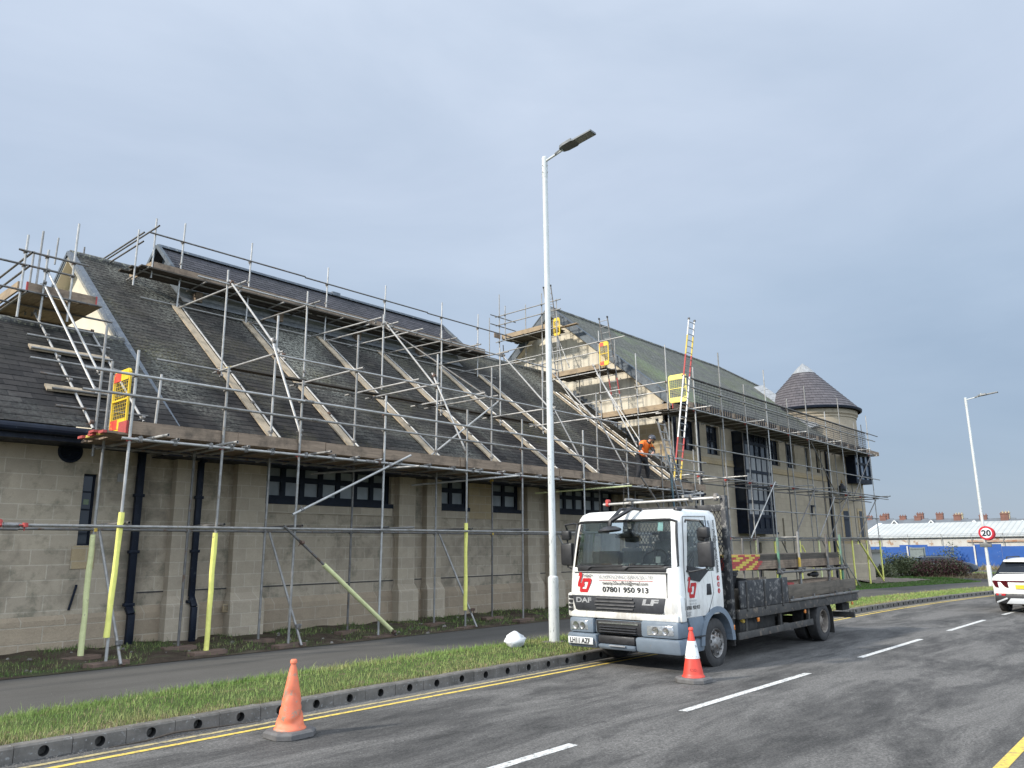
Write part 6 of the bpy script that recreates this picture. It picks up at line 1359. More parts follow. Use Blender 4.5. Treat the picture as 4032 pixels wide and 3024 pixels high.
text('lettering', 'DAF', (11.12, SF, L(0.925)), (1, 0, 0), (0, 0, 1), 0.028, 'ink_grey', cabo, width=0.16, bold=0.03); text('lettering', 'DIESEL', (11.12, SF, L(0.888)), (1, 0, 0), (0, 0, 1), 0.028, 'ink_grey', cabo, width=0.16, bold=0.03)
text('lettering', 'twenty20scaffold@gmail.com', (12.29, SF + 0.001, L(1.53)), Vector((-0.05, 0.012, 0.84)), Vector((-1, 0, -0.06)), 0.085, 'ink', cabo, 0.003, width=0.88, bold=0.035)
for z in (1.44, 1.335, 1.23): 
    rm = MB().lathe((12.26, SY - 0.001, L(z)), (0, -1, 0), [(0.042, 0.0), (0.042, 0.003), (0, 0.003)], 20).build('round_badge', 'ink_red', cabo)
text('lettering', 'f', (12.26, SY - 0.005, L(1.418)), (1, 0, 0), (0, 0, 1), 0.045, 'ink_white', cabo, 0.001, anchor='C', bold=0.03); text('lettering', 'X', (12.26, SY - 0.005, L(1.212)), (1, 0, 0), (0, 0, 1), 0.036, 'ink_white', cabo, 0.001, anchor='C')
m = MB(); q = [(12.241, 1.316), (12.279, 1.316), (12.279, 1.354), (12.241, 1.354)]
for (a, b0), (c, d) in zip(q, q[1:] + q[:1]): m.bar((a, SY - 0.006, L(b0)), (c, SY - 0.006, L(d)), 0.005, 0.004, up=(0, 1, 0))
m.path([(12.26 + 0.01 * math.cos(k * PI / 5), SY - 0.006, L(1.335) + 0.01 * math.sin(k * PI / 5)) for k in range(11)], 0.0025, 4, cap=False); m.build('badge_mark', 'ink_white', cabo, smooth=0)
# wheel arches, steps
for ys, s in ((TY0 - 0.01, 1), (TY1 + 0.01, -1)):
    m = MB(); xc, zc = 12.15, L(0.40)
    pr = [(0.47, 0.54)] ; pts_o = [(xc + 0.60 * math.cos(a), zc + 0.585 * math.sin(a)) for a in [PI * k / 16 for k in range(0, 17)]]; pts_i = [(xc + 0.49 * math.cos(a), zc + 0.49 * math.sin(a)) for a in [PI * k / 16 for k in range(0, 17)]]
    for k in range(16):
        (a, b0), (c, d), (e_, f_), (g_, h_) = pts_o[k], pts_o[k + 1], pts_i[k + 1], pts_i[k]
        m.hexa([(a, ys, b0), (c, ys, d), (e_, ys, f_), (g_, ys, h_), (a, ys + s * 0.36, b0), (c, ys + s * 0.36, d), (e_, ys + s * 0.36, f_), (g_, ys + s * 0.36, h_)])
    m.build('wheel_arch', 'bumper', lorry, smooth=30)
    MB().hexa([(11.33, ys + s * 0.02, L(0.55)), (11.72, ys + s * 0.02, L(0.55)), (11.72, ys + s * 0.3, L(0.55)), (11.33, ys + s * 0.3, L(0.55)), (11.2, ys + s * 0.02, L(0.86)), (11.70, ys + s * 0.02, L(0.86)), (11.70, ys + s * 0.3, L(0.86)), (11.2, ys + s * 0.3, L(0.86))]).build('step_panel', 'bumper', lorry, bevel=0.02)
    m = MB(); m.box(11.36, 11.68, ys - s * 0.004 if s > 0 else ys - 0.03, ys + 0.03 if s > 0 else ys + 0.004, L(0.545), L(0.565)); m.build('step_tread', 'black_plastic', lorry, smooth=0)
def wheel(x, y, s, rad_=0.395, wd=0.24, rim='rim', deep=0.05, double=False):
    """s = -1: outer face towards -Y"""
    w_ = thing_part = None
    o = s; c = (x, y, L(rad_)); ax = (0, o, 0)
    m = MB(); m.lathe(c, ax, [(rad_ * 0.60, -wd), (rad_ * 0.90, -wd), (rad_ * 0.985, -wd * 0.92), (rad_, -wd * 0.8), (rad_, -wd * 0.2), (rad_ * 0.985, -wd * 0.08), (rad_ * 0.90, 0.0), (rad_ * 0.74, 0.012), (rad_ * 0.62, 0.0), (rad_ * 0.58, -0.02)], 40)
    for k in range(3): m.lathe(c, ax, [(rad_ + 0.001, -wd * (0.3 + 0.2 * k) - 0.006), (rad_ + 0.002, -wd * (0.3 + 0.2 * k)), (rad_ + 0.001, -wd * (0.3 + 0.2 * k) + 0.006)], 40)
    t_ = m.build('wheel', 'tyre', lorry, smooth=35)
    m = MB(); m.lathe(c, ax, [(rad_ * 0.60, -0.02), (rad_ * 0.585, 0.004), (rad_ * 0.55, -0.01), (rad_ * 0.52, -deep), (rad_ * 0.30, -deep + (0.05 if deep < 0.1 else 0.02)), (rad_ * 0.28, -deep + 0.06), (rad_ * 0.16, -deep + 0.085), (0, -deep + 0.09)], 32)
    rm = m.build('rim', rim, t_, smooth=35)
    m = MB(); n = 6 if deep < 0.1 else 8
    for k in range(n):
        a = 2 * PI * k / n + 0.3; p = V(x + rad_ * 0.36 * math.cos(a), y, L(rad_) + rad_ * 0.36 * math.sin(a)); m.tube(p + V(0, o * (-deep + 0.03), 0), p + V(0, o * (-deep + 0.075), 0), 0.018, 6)
    m.build('wheel_nut', 'chrome' if rim == 'rim' else 'rim_dirty', rm)
    m = MB()
    for k in range(n):
        a = 2 * PI * (k + 0.5) / n + 0.3; p = V(x + rad_ * 0.44 * math.cos(a), y + o * (-deep + 0.036 if deep < 0.1 else -deep + 0.016), L(rad_) + rad_ * 0.44 * math.sin(a)); m.lathe(p, ax, [(0.03, 0.0), (0, 0.001)], 10)
    m.build('rim_hole', 'kerb_hole', rm)
wheel(12.15, TY0 + 0.04, -1); wheel(12.15, TY1 - 0.04, 1)
wheel(16.92, TY0 + 0.02, -1, rim='rim_dirty', deep=0.13); wheel(16.92, TY1 - 0.02, 1, rim='rim_dirty', deep=0.13); wheel(16.92, TY0 + 0.32, -1, rim='rim_dirty', deep=0.13); wheel(16.92, TY1 - 0.32, 1, rim='rim_dirty', deep=0.13)
# chassis and bed
m = MB(); m.box(11.3, 18.9, 6.98, 7.10, L(0.52), L(0.74)); m.box(11.3, 18.9, 7.70, 7.82, L(0.52), L(0.74)); m.tube((16.92, 6.7, L(0.395)), (16.92, 8.1, L(0.395)), 0.08, 10); m.tube((12.15, 6.6, L(0.395)), (12.15, 8.2, L(0.395)), 0.06, 10); m.lathe((16.92, 7.4, L(0.395)), (1, 0, 0), [(0, -0.2), (0.18, -0.1), (0.2, 0), (0.18, 0.1), (0, 0.2)], 14); m.box(11.2, 12.6, 6.6, 8.2, L(0.5), L(0.9)); m.build('chassis', 'chassis', lorry)
m = MB(); m.box(12.98, 19.12, 6.36, 8.44, L(0.80), L(0.85)); m.build('bed_floor', 'bed_wood', lorry, smooth=0)
m = MB(); m.box(12.95, 19.14, 6.30, 6.355, L(0.705), L(0.87)); m.box(12.95, 19.14, 8.445, 8.50, L(0.705), L(0.87)); m.box(19.10, 19.14, 6.36, 8.44, L(0.705), L(0.87)); m.build('bed_rail', 'bed_steel', lorry, bevel=0.006)
for x in (13.25, 13.95, 14.65, 15.4, 16.1, 17.5, 18.4, 18.9):
    MB().box(x - 0.04, x + 0.04, 6.42, 8.4, L(0.74), L(0.80)).build('cross_member', 'chassis', lorry, smooth=0)
for ys, yd in ((6.30, 1), (8.46, 1)):
    m = MB(); m.box(13.05, 15.14, ys, ys + 0.035, L(0.88), L(1.355)); ds = m.build('drop_side', 'bed_black', lorry, bevel=0.005)
    m = MB()
    for x in (13.3, 14.05, 14.85): m.box(x - 0.025, x + 0.025, ys - 0.014, ys, L(0.83), L(1.34)); m.box(x - 0.05, x + 0.05, ys - 0.02, ys, L(0.845), L(0.875))
    m.build('drop_side_hinge', 'bed_steel', ds, smooth=0)
    m = MB(); m.box(15.18, 19.06, ys + 0.01, ys + 0.05, L(0.945), L(1.20)); m.build('side_board', 'bed_wood', lorry, bevel=0.004)
    m = MB(); m.tube((15.16, ys - 0.01, L(0.905)), (19.12, ys - 0.01, L(0.905)), 0.03, 10)
    for x in (15.3, 16.4, 17.7, 18.6): m.box(x - 0.03, x + 0.03, ys - 0.03, ys + 0.02, L(0.93), L(0.985)); 
    m.build('side_tube', 'galv_dull', lorry)
PX = (15.02, 16.06, 17.66, 18.53)
for i, x in enumerate(PX):
    m = MB(); m.tube((x, 6.40, L(0.86)), (x + 0.03, 6.40, L((2.12, 2.25, 2.20, 2.21)[i])), 0.027, 10); mats = ['green_post', 'galv', 'galv_dull', 'green_post'][i]
    p_ = m.build('load_post', mats, lorry)
    if i == 1: MB().tube((x + 0.008, 6.40, L(1.42)), (x + 0.015, 6.40, L(1.72)), 0.029, 10).build('paint_band', 'fitting_yellow', p_)
    m = MB(); m.tube((x, 6.40, L(0.86)), (x + 0.03, 8.40, L(0.86)), 0.01, 6)
    MB().tube((x, 8.40, L(0.86)), (x + 0.03, 8.40, L(2.15)), 0.027, 10).build('load_post', 'galv_dull', lorry)
    m = MB(); m.tube((x - 0.05, 6.36, L(1.45)), (x + 0.05, 6.36, L(1.45)), 0.042, 8); m.tube((x, 6.40, L(1.41)), (x, 6.40, L(1.53)), 0.044, 8); m.build('post_clamp', 'fitting', lorry)
for y in (6.36, 8.44): MB().tube((14.85, y, L(1.45)), (18.75, y, L(1.45)), 0.0245, 10).build('load_rail', 'galv_dull', lorry)
for x in PX: MB().tube((x + 0.06, 6.30, L(1.50)), (x + 0.06, 8.5, L(1.50)), 0.0245, 10).build('load_bearer', 'galv_dull', lorry)
# headboard with expanded mesh
m = MB()
for y in (6.40, 8.40): m.box(12.80, 12.92, y - 0.05, y + 0.05, L(0.72), L(2.86))
m.box(12.80, 12.92, 6.45, 8.35, L(2.58), L(2.70)); m.box(12.82, 12.90, 6.45, 8.35, L(0.85), L(1.50)); m.box(12.82, 12.90, 6.45, 8.35, L(1.98), L(2.03)); m.box(12.84, 12.89, 7.38, 7.42, L(1.5), L(2.58))
hb = m.build('headboard', 'bed_black', lorry, bevel=0.006)
m = MB(); ny_ = 26; z0, z1 = 1.50, 2.58
for i in range(-24, ny_ + 2):
    for s in (1, -1):
        ya, yb = 6.45 + 1.9 * i / ny_, 6.45 + 1.9 * i / ny_ + (z1 - z0) * 0.55
        a, c = (ya, z0), (yb, z1)
        if s < 0: a, c = (14.8 - ya, z0), (14.8 - yb, z1)
        def clip(p, q):
            y0, y1 = 6.45, 8.35; (pa, pz), (qa, qz) = p, q
            def at(y): return pz + (qz - pz) * (y - pa) / (qa - pa)
            if max(pa, qa) <= y0 or min(pa, qa) >= y1: return None
            P0 = (max(y0, min(y1, pa)), at(max(y0, min(y1, pa)))); Q0 = (max(y0, min(y1, qa)), at(max(y0, min(y1, qa)))); return P0, Q0
        r = clip(a, c)
        if r: m.bar((12.86 + 0.002 * s, r[0][0], L(r[0][1])), (12.86 + 0.002 * s, r[1][0], L(r[1][1])), 0.012, 0.007, up=(1, 0, 0))
m.build('headboard_mesh', 'wire', hb, smooth=0)
# tubes tied across the top of the headboard
MB().tube((12.75, 8.95, L(2.80)), (12.75, 6.42, L(2.82)), 0.0265, 12).build('roof_tube', 'galv_pale', lorry)
for y, mt in ((8.28, 'galv'), (7.03, 'galv')): MB().tube((12.52, y, L(2.86)), (13.1, y - 0.02, L(2.86)), 0.0265, 12).build('roof_tube', mt, lorry)
for y in (8.85, 8.3, 7.0, 6.5): m = MB(); m.tube((12.75, y - 0.03, L(2.80)), (12.75, y + 0.03, L(2.80)), 0.042, 8); m.tube((12.72, y, L(2.86)), (12.8, y, L(2.86)), 0.04, 8); m.build('tube_clamp', 'fitting_red' if y > 8.5 else 'fitting', lorry)
# underside gear on the street side
m = MB(); m.lathe((13.55, 6.62, L(0.55)), (1, 0, 0), [(0, -0.36), (0.2, -0.35), (0.23, -0.3), (0.23, 0.3), (0.2, 0.35), (0, 0.36)], 18); tk = m.build('fuel_tank', 'chassis', lorry)
MB().lathe((13.3, 6.45, L(0.66)), (0, -1, 0.5), [(0.06, 0), (0.06, 0.05), (0, 0.055)], 12).build('filler_cap', 'fitting_yellow', tk)
MB().box(14.1, 14.9, 6.5, 6.9, L(0.36), L(0.70)).build('battery_box', 'chassis', lorry, bevel=0.03)
m = MB(); m.box(12.98, 16.40, 6.34, 6.38, L(0.36), L(0.48)); [m.box(x - 0.04, x + 0.04, 6.38, 6.44, L(0.40), L(0.72)) for x in (13.4, 14.9, 16.3)]; m.build('side_guard', 'bed_steel', lorry, bevel=0.006)
m = MB(); m.box(12.80, 12.92, 6.38, 6.44, L(0.34), L(0.72)); m.hexa([(12.72, 6.3, L(0.30)), (12.75, 6.3, L(0.30)), (12.75, 6.62, L(0.30)), (12.72, 6.62, L(0.30)), (12.66, 6.3, L(0.75)), (12.69, 6.3, L(0.75)), (12.69, 6.62, L(0.75)), (12.66, 6.62, L(0.75))]); m.build('mud_flap', 'chassis', lorry, smooth=0)
for y in (6.3, 8.16):
    m = MB(); pts_o = [(16.92 + 0.50 * math.cos(a), L(0.40) + 0.46 * math.sin(a)) for a in [rad(-5 + 115 * k / 10) for k in range(11)]]
    for p, q in zip(pts_o, pts_o[1:]): m.bar((p[0], y + 0.17, p[1]), (q[0], y + 0.17, q[1]), 0.34, 0.014, up=(p[0] - 16.92, 0, p[1] - L(0.4)))
    m.hexa([(17.42, y, L(0.12)), (17.44, y, L(0.12)), (17.44, y + 0.34, L(0.12)), (17.42, y + 0.34, L(0.12)), (17.40, y, L(0.42)), (17.42, y, L(0.42)), (17.42, y + 0.34, L(0.42)), (17.40, y + 0.34, L(0.42))]); m.build('rear_mudguard', 'chassis', lorry, smooth=30)
m = MB(); m.box(18.92, 19.0, 6.36, 8.44, L(0.32), L(0.44)); [m.box(18.8, 18.98, y - 0.04, y + 0.04, L(0.4), L(0.72)) for y in (7.04, 7.76)]; m.build('rear_bar', 'bed_steel', lorry, bevel=0.006)
m = MB(); m.box(18.5, 18.95, 6.46, 6.62, L(0.50), L(0.66)); m.build('rear_light_box', 'chassis', lorry, bevel=0.01)
for x in (13.75, 15.95, 18.75): MB().box(x - 0.04, x + 0.04, 6.312, 6.335, L(0.62), L(0.69)).build('side_marker', 'amber', lorry, bevel=0.005)
MB().box(12.70, 12.74, 6.285, 6.30, L(0.56), L(0.64)).build('side_repeater', 'amber', lorry, bevel=0.005)
MB().lathe((11.33, TYC - 0.93, L(2.56)), (0, 0, 1), [(0.075, 0.0), (0.065, 0.03), (0.03, 0.045), (0, 0.046)], 14).build('roof_marker', 'black_plastic', lorry)
MB().path([(11.3, 7.52, L(2.58)), (11.33, 7.5, L(3.1)), (11.37, 7.48, L(3.5))], 0.004, 5).build('aerial', 'black_plastic', lorry)
# mirrors
for s, yb in ((-1, TY0), (1, TY1)):
    y = yb + s * 0.26; ym = y + s * 0.03
    m = MB(); m.path([(11.28, yb - s * 0.02, L(2.36)), (11.20, yb + s * 0.03, L(2.39)), (11.24, y, L(2.37)), (11.33, ym, L(2.28)), (11.33, ym, L(1.62)), (11.24, yb + s * 0.06, L(1.57)), (11.22, yb - s * 0.02, L(1.58))], 0.017, 8); arm = m.build('mirror_arm', 'black_plastic', lorry)
    m = MB(); m.hexa([(11.28, ym - 0.125, L(1.64)), (11.38, ym - 0.135, L(1.64)), (11.38, ym + 0.135, L(1.64)), (11.28, ym + 0.125, L(1.66)), (11.27, ym - 0.125, L(2.05)), (11.38, ym - 0.135, L(2.05)), (11.38, ym + 0.135, L(2.05)), (11.27, ym + 0.125, L(2.02))]); m.build('mirror', 'black_plastic', arm, bevel=0.028)
    m = MB(); m.hexa([(11.26, ym - 0.09, L(2.10)), (11.35, ym - 0.10, L(2.10)), (11.35, ym + 0.10, L(2.10)), (11.26, ym + 0.09, L(2.10)), (11.25, ym - 0.09, L(2.27)), (11.35, ym - 0.10, L(2.27)), (11.35, ym + 0.10, L(2.27)), (11.25, ym + 0.09, L(2.27))]); m.build('wide_mirror', 'black_plastic', arm, bevel=0.03)
    m = MB(); m.box(11.382, 11.386, ym - 0.11, ym + 0.11, L(1.68), L(2.01)); m.build('mirror_glass', 'chrome', arm, smooth=0)
m = MB(); m.hexa([(11.46, 6.06, L(2.05)), (11.60, 6.06, L(2.05)), (11.62, 6.22, L(2.05)), (11.46, 6.22, L(2.05)), (11.43, 6.05, L(2.24)), (11.58, 6.05, L(2.26)), (11.60, 6.22, L(2.26)), (11.43, 6.22, L(2.24))]); m.bar((11.33, 6.1, L(2.12)), (11.5, 6.12, L(2.14)), 0.05, 0.05); m.build('kerb_mirror', 'black_plastic', lorry, bevel=0.03)
m = MB(); m.bar((11.24, 7.12, L(2.585)), (11.04, 7.18, L(2.60)), 0.06, 0.045); m.bar((11.04, 7.18, L(2.60)), (10.80, 7.44, L(2.40)), 0.06, 0.05, up=(0.5, 0, 0.8)); m.bar((11.22, 7.34, L(2.585)), (11.02, 7.38, L(2.60)), 0.06, 0.045); m.bar((11.02, 7.38, L(2.60)), (10.79, 7.47, L(2.39)), 0.06, 0.05, up=(0.5, 0, 0.8)); m.bar((10.80, 7.45, L(2.42)), (10.785, 7.47, L(2.29)), 0.06, 0.05, up=(1, 0, 0)); fm = m.build('front_mirror_arm', 'black_plastic', lorry, bevel=0.012)
MB().lathe((10.76, 7.45, L(2.24)), (0.25, 0.1, 1), [(0, 0.075), (0.10, 0.065), (0.19, 0.02), (0.20, -0.01), (0.18, -0.02), (0, -0.025)], 20).build('front_mirror', 'black_plastic', fm)

# the load: boards, buckets, loose tubes
LD = 'scaffold boards stacked on the lorry bed'
for k in range(7):
    for j in range(3):
        x0 = 13.02 + rnd.uniform(0, 0.05); y = 6.56 + 0.235 * j; z = L(1.525) + 0.04 * k; m = MB()
        x1 = x0 + rnd.choice([0.85, 0.95]); x2 = x0 + 5.52; bands = [(0, 0.42, rnd.randrange(2)), (0.42, x1 - x0, 0)]; b0 = bands[0][2]
        w4 = 0.12 * ((k * 5 + j * 3) % 4); ed = [0, 0.10 + w4, 0.38 + w4, 0.64 + w4, 0.92 + 0.6 * w4, 1.15 + 0.5 * w4]
        for q in range(5): m.box(x0 + ed[q], x0 + ed[q + 1], y - 0.112, y + 0.112, z, z + 0.037, (q + b0) % 2)
        m.box(x0 + ed[5], x2, y - 0.112, y + 0.112, z, z + 0.037, 2)
        o = m.build('scaffold_board', ['board_end_red', 'board_end_yellow', 'board_dark' if k > 3 else 'board'], at=(x0, y, z), smooth=0)
        lay = ['bottom', 'second lowest', 'third lowest', 'middle', 'third highest', 'second highest', 'top'][k]; pl = ['street side', 'middle', 'kerb side'][j]
        tag(o, 'banded end plank of the lorry load, %s layer, %s pile' % (lay, pl), 'scaffold board', LD)
def bucket(x, y, z, label):
    t_ = thing('bucket', (x, y, z), label, 'bucket')
    MB().lathe((x, y, z), (0, 0, 1), [(0, 0.01), (0.17, 0.0), (0.24, 0.30), (0.262, 0.30), (0.262, 0.335), (0.245, 0.335), (0.235, 0.30), (0.165, 0.02), (0, 0.02)], 28).build('tub', 'black_plastic', t_)
    m = MB(); m.path([(x - 0.25, y, z + 0.32), (x - 0.2, y - 0.18, z + 0.27), (x, y - 0.25, z + 0.24), (x + 0.2, y - 0.18, z + 0.27), (x + 0.25, y, z + 0.32)], 0.007, 6); m.build('handle', 'wire', t_)
MB().box(13.0, 13.6, 6.45, 6.95, L(0.85), L(1.20)).build('timber_crate', 'bed_wood', lorry, bevel=0.01)
bucket(13.22, 6.68, L(1.20), 'big black rubber bucket standing behind the lorry headboard')
m = MB(); m.hexa([(13.7, 6.55, L(0.86)), (14.5, 6.55, L(0.86)), (14.5, 7.1, L(0.86)), (13.7, 7.1, L(0.86)), (13.72, 6.6, L(1.36)), (14.05, 6.6, L(1.36)), (14.05, 7.05, L(1.40)), (13.72, 7.05, L(1.36))]); tag(m.build('tarpaulin', 'black_cloth', smooth=40, bevel=0.06), 'black folded sheet heaped on the lorry bed beside the bucket', 'sheet')
for k in range(10):
    y = 7.3 + 0.055 * (k % 6) + 0.027 * (k // 6); z = L(0.88) + 0.048 * (k // 6)
    tag(MB().tube((13.4 + rnd.uniform(0, 0.5), y, z), (18.6 + rnd.uniform(0, 0.4), y, z), 0.0243, 10).build('loose_tube', 'galv_dull', at=(16, y, z)), 'loose steel tube lying in the bundle on the lorry bed', 'tube', 'loose tubes lying on the lorry bed')
for j, (x0, x1, y, lab) in enumerate(((15.2, 18.4, 6.55, 'plank with a red and yellow end lying low on the lorry bed, nearest the street'), (15.4, 18.9, 6.80, 'plain plank lying low on the lorry bed, behind the banded one'))):
    m = MB(); m.box(x0, x0 + 0.6, y - 0.11, y + 0.11, L(1.19), L(1.228), 0); m.box(x0 + 0.6, x1, y - 0.11, y + 0.11, L(1.19), L(1.228), 1); tag(m.build('scaffold_board', ['board_end_red' if j == 0 else 'board', 'board'], smooth=0), lab, 'scaffold board')
    MB()
for x in (15.6, 18.0): tag(MB().box(x - 0.05, x + 0.05, 6.45, 6.95, L(0.852), L(1.186)).build('timber_packer', 'bed_wood', smooth=0), 'timber packer holding low planks off the lorry bed', 'packer', 'timber packers on the lorry bed')
tag(MB().lathe((17.6, 6.7, L(1.33)), (1, 0, 0), [(0, -0.32), (0.035, -0.32), (0.04, -0.1), (0.06, -0.05), (0.06, 0.12), (0.03, 0.2), (0, 0.2)], 12).build('power_tool', 'black_plastic'), 'black hand tool lying under the plank stack on the lorry', 'tool')
# ------------------------------------------------------------------ street furniture and things on the ground
def lamp_post(x, y, zb, top, arm_len, label, sign=False, thick=1.25):
    t_ = thing('street_lamp', (x, y, zb), label, 'street lamp', 'white street lamps along the road')
    m = MB(); m.lathe((x, y, zb), (0, 0, 1), [(0.105, -0.1), (0.105, thick), (0.10, thick + 0.03), (0.072, thick + 0.06), (0.066, thick + 2.5), (0.058, top - zb - 0.75), (0.058, top - zb - 0.5)], 24)
    p_ = m.build('column', 'post_paint', t_)
    m = MB(); m.lathe((x, y, zb), (0, 0, 1), [(0.06, top - zb - 0.52), (0.064, top - zb - 0.5), (0.064, top - zb - 0.02), (0.05, top - zb), (0, top - zb)], 20); m.tube((x, y, top - 0.12), (x, y - arm_len * 0.55, top - 0.02), 0.026, 10); m.build('bracket', 'post_paint', t_)
    m = MB()
    for z in (top - 0.24, top - 0.40): m.tube((x - 0.10, y, z), (x + 0.10, y, z), 0.007, 6); m.tube((x, y - 0.09, z), (x, y + 0.09, z), 0.007, 6)
    m.build('grub_screw', 'galv', p_)
    y0 = y - arm_len * 0.5; z0 = top - 0.02
    P = lambda a, c, d: (x + c, y0 - a, z0 + 0.10 * a + d)
    L_ = 0.88
    m = MB(); out_ = [(0.0, 0.05), (0.02, 0.10), (0.12, 0.135), (0.36, 0.145), (0.42, 0.115), (L_, 0.115)]
    for (a, w0), (c, w1) in zip(out_, out_[1:]):
        th0, th1 = (0.075, 0.075) if a < 0.36 else (0.045, 0.04)
        m.hexa([P(a, -w0, 0), P(c, -w1, 0), P(c, w1, 0), P(a, w0, 0), P(a, -w0 * 0.9, th0), P(c, -w1 * 0.9, th1), P(c, w1 * 0.9, th1), P(a, w0 * 0.9, th0)])
    h_ = m.build('lantern', 'lamp_grey', t_, smooth=0)
    m = MB(); m.hexa([P(0.45, -0.095, -0.006), P(L_ - 0.03, -0.095, -0.006), P(L_ - 0.03, 0.095, -0.006), P(0.45, 0.095, -0.006), P(0.45, -0.095, 0.001), P(L_ - 0.03, -0.095, 0.001), P(L_ - 0.03, 0.095, 0.001), P(0.45, 0.095, 0.001)]); m.build('lens', 'lamp_lens', h_, smooth=0)
    m = MB(); q = P(0.14, 0, 0.07); m.lathe(q, (0, 0, 1), [(0.042, 0.0), (0.042, 0.05), (0.03, 0.075), (0, 0.08)], 12); m.build('photocell', 'lamp_lens', h_)
    m = MB(); m.tube(P(-0.16, 0, -0.015), P(0.05, 0, 0.03), 0.036, 10); m.build('spigot', 'lamp_grey', h_)
    return t_
lp = lamp_post(12.29, 9.92, gz(12.3, 0.10), 10.55, 0.95, 'near white street lamp with peeling paint rising through the middle of the photo')
m = MB(); m.box(12.10, 12.48, 9.74, 10.1, gz(12.3, 0.12), gz(12.3, 0.155)); m.build('base_collar', 'kerb', lp, bevel=0.01)
MB().tube((12.40, 10.03, 0.0), (12.40, 10.03, 1.02), 0.015, 8).build('cable_guard', 'galv', lp)
lp2 = lamp_post(44.3, 8.26, gz(44, 0.1), 9.25, 1.15, 'far white street lamp on the right carrying a round speed sign', thick=1.0)
# 20 sign: a separate thing, clamped to the far lamp
sx, sy, sz = 44.05, 8.14, 2.40; sn = Vector((-0.93, -0.36, 0)).normalized(); su = Vector((sn.y, -sn.x, 0)); su = -su if su.y > 0 else su
sg_ = thing('speed_sign', (sx, sy, sz - 0.4), 'round white sign with red rim reading 20 on the far lamp post', 'road sign')
c0 = Vector((sx, sy, sz)) + sn * 0.1
m = MB(); m.lathe(c0, sn, [(0, -0.012), (0.33, -0.012), (0.335, 0.0), (0.33, 0.006), (0.24, 0.007)], 40); m.build('red_rim', 'sign_red', sg_)
pl_ = MB().lathe(c0, sn, [(0.245, 0.008), (0, 0.0085)], 40).build('face', 'sign_white', sg_)
text('number', '20', c0 + sn * 0.01 + V(0, 0, -0.135), su, (0, 0, 1), 0.27, 'ink', sg_, 0.002, anchor='C', width=0.40, bold=0.035)
m = MB(); c1 = c0 + V(0.08, 0, -0.5); m.box(44.22, 44.38, 8.18, 8.34, 1.75, 1.95); m.lathe(c0 - sn * 0.02, sn, [(0.30, -0.03), (0.30, -0.02)], 24); m.build('clamp', 'galv', sg_)
q0 = c0 + Vector((0.16, -0.04, -0.03)); m = MB(); m.lathe(q0, -sn, [(0, -0.012), (0.33, -0.012), (0.335, 0.0), (0, 0.004)], 36); m.build('rear_plate', 'sign_red', sg_)
m = MB(); m.box(44.2, 44.4, 8.0, 8.5, 1.72, 1.93); m.build('junction_box', 'lamp_grey', sg_, bevel=0.02)

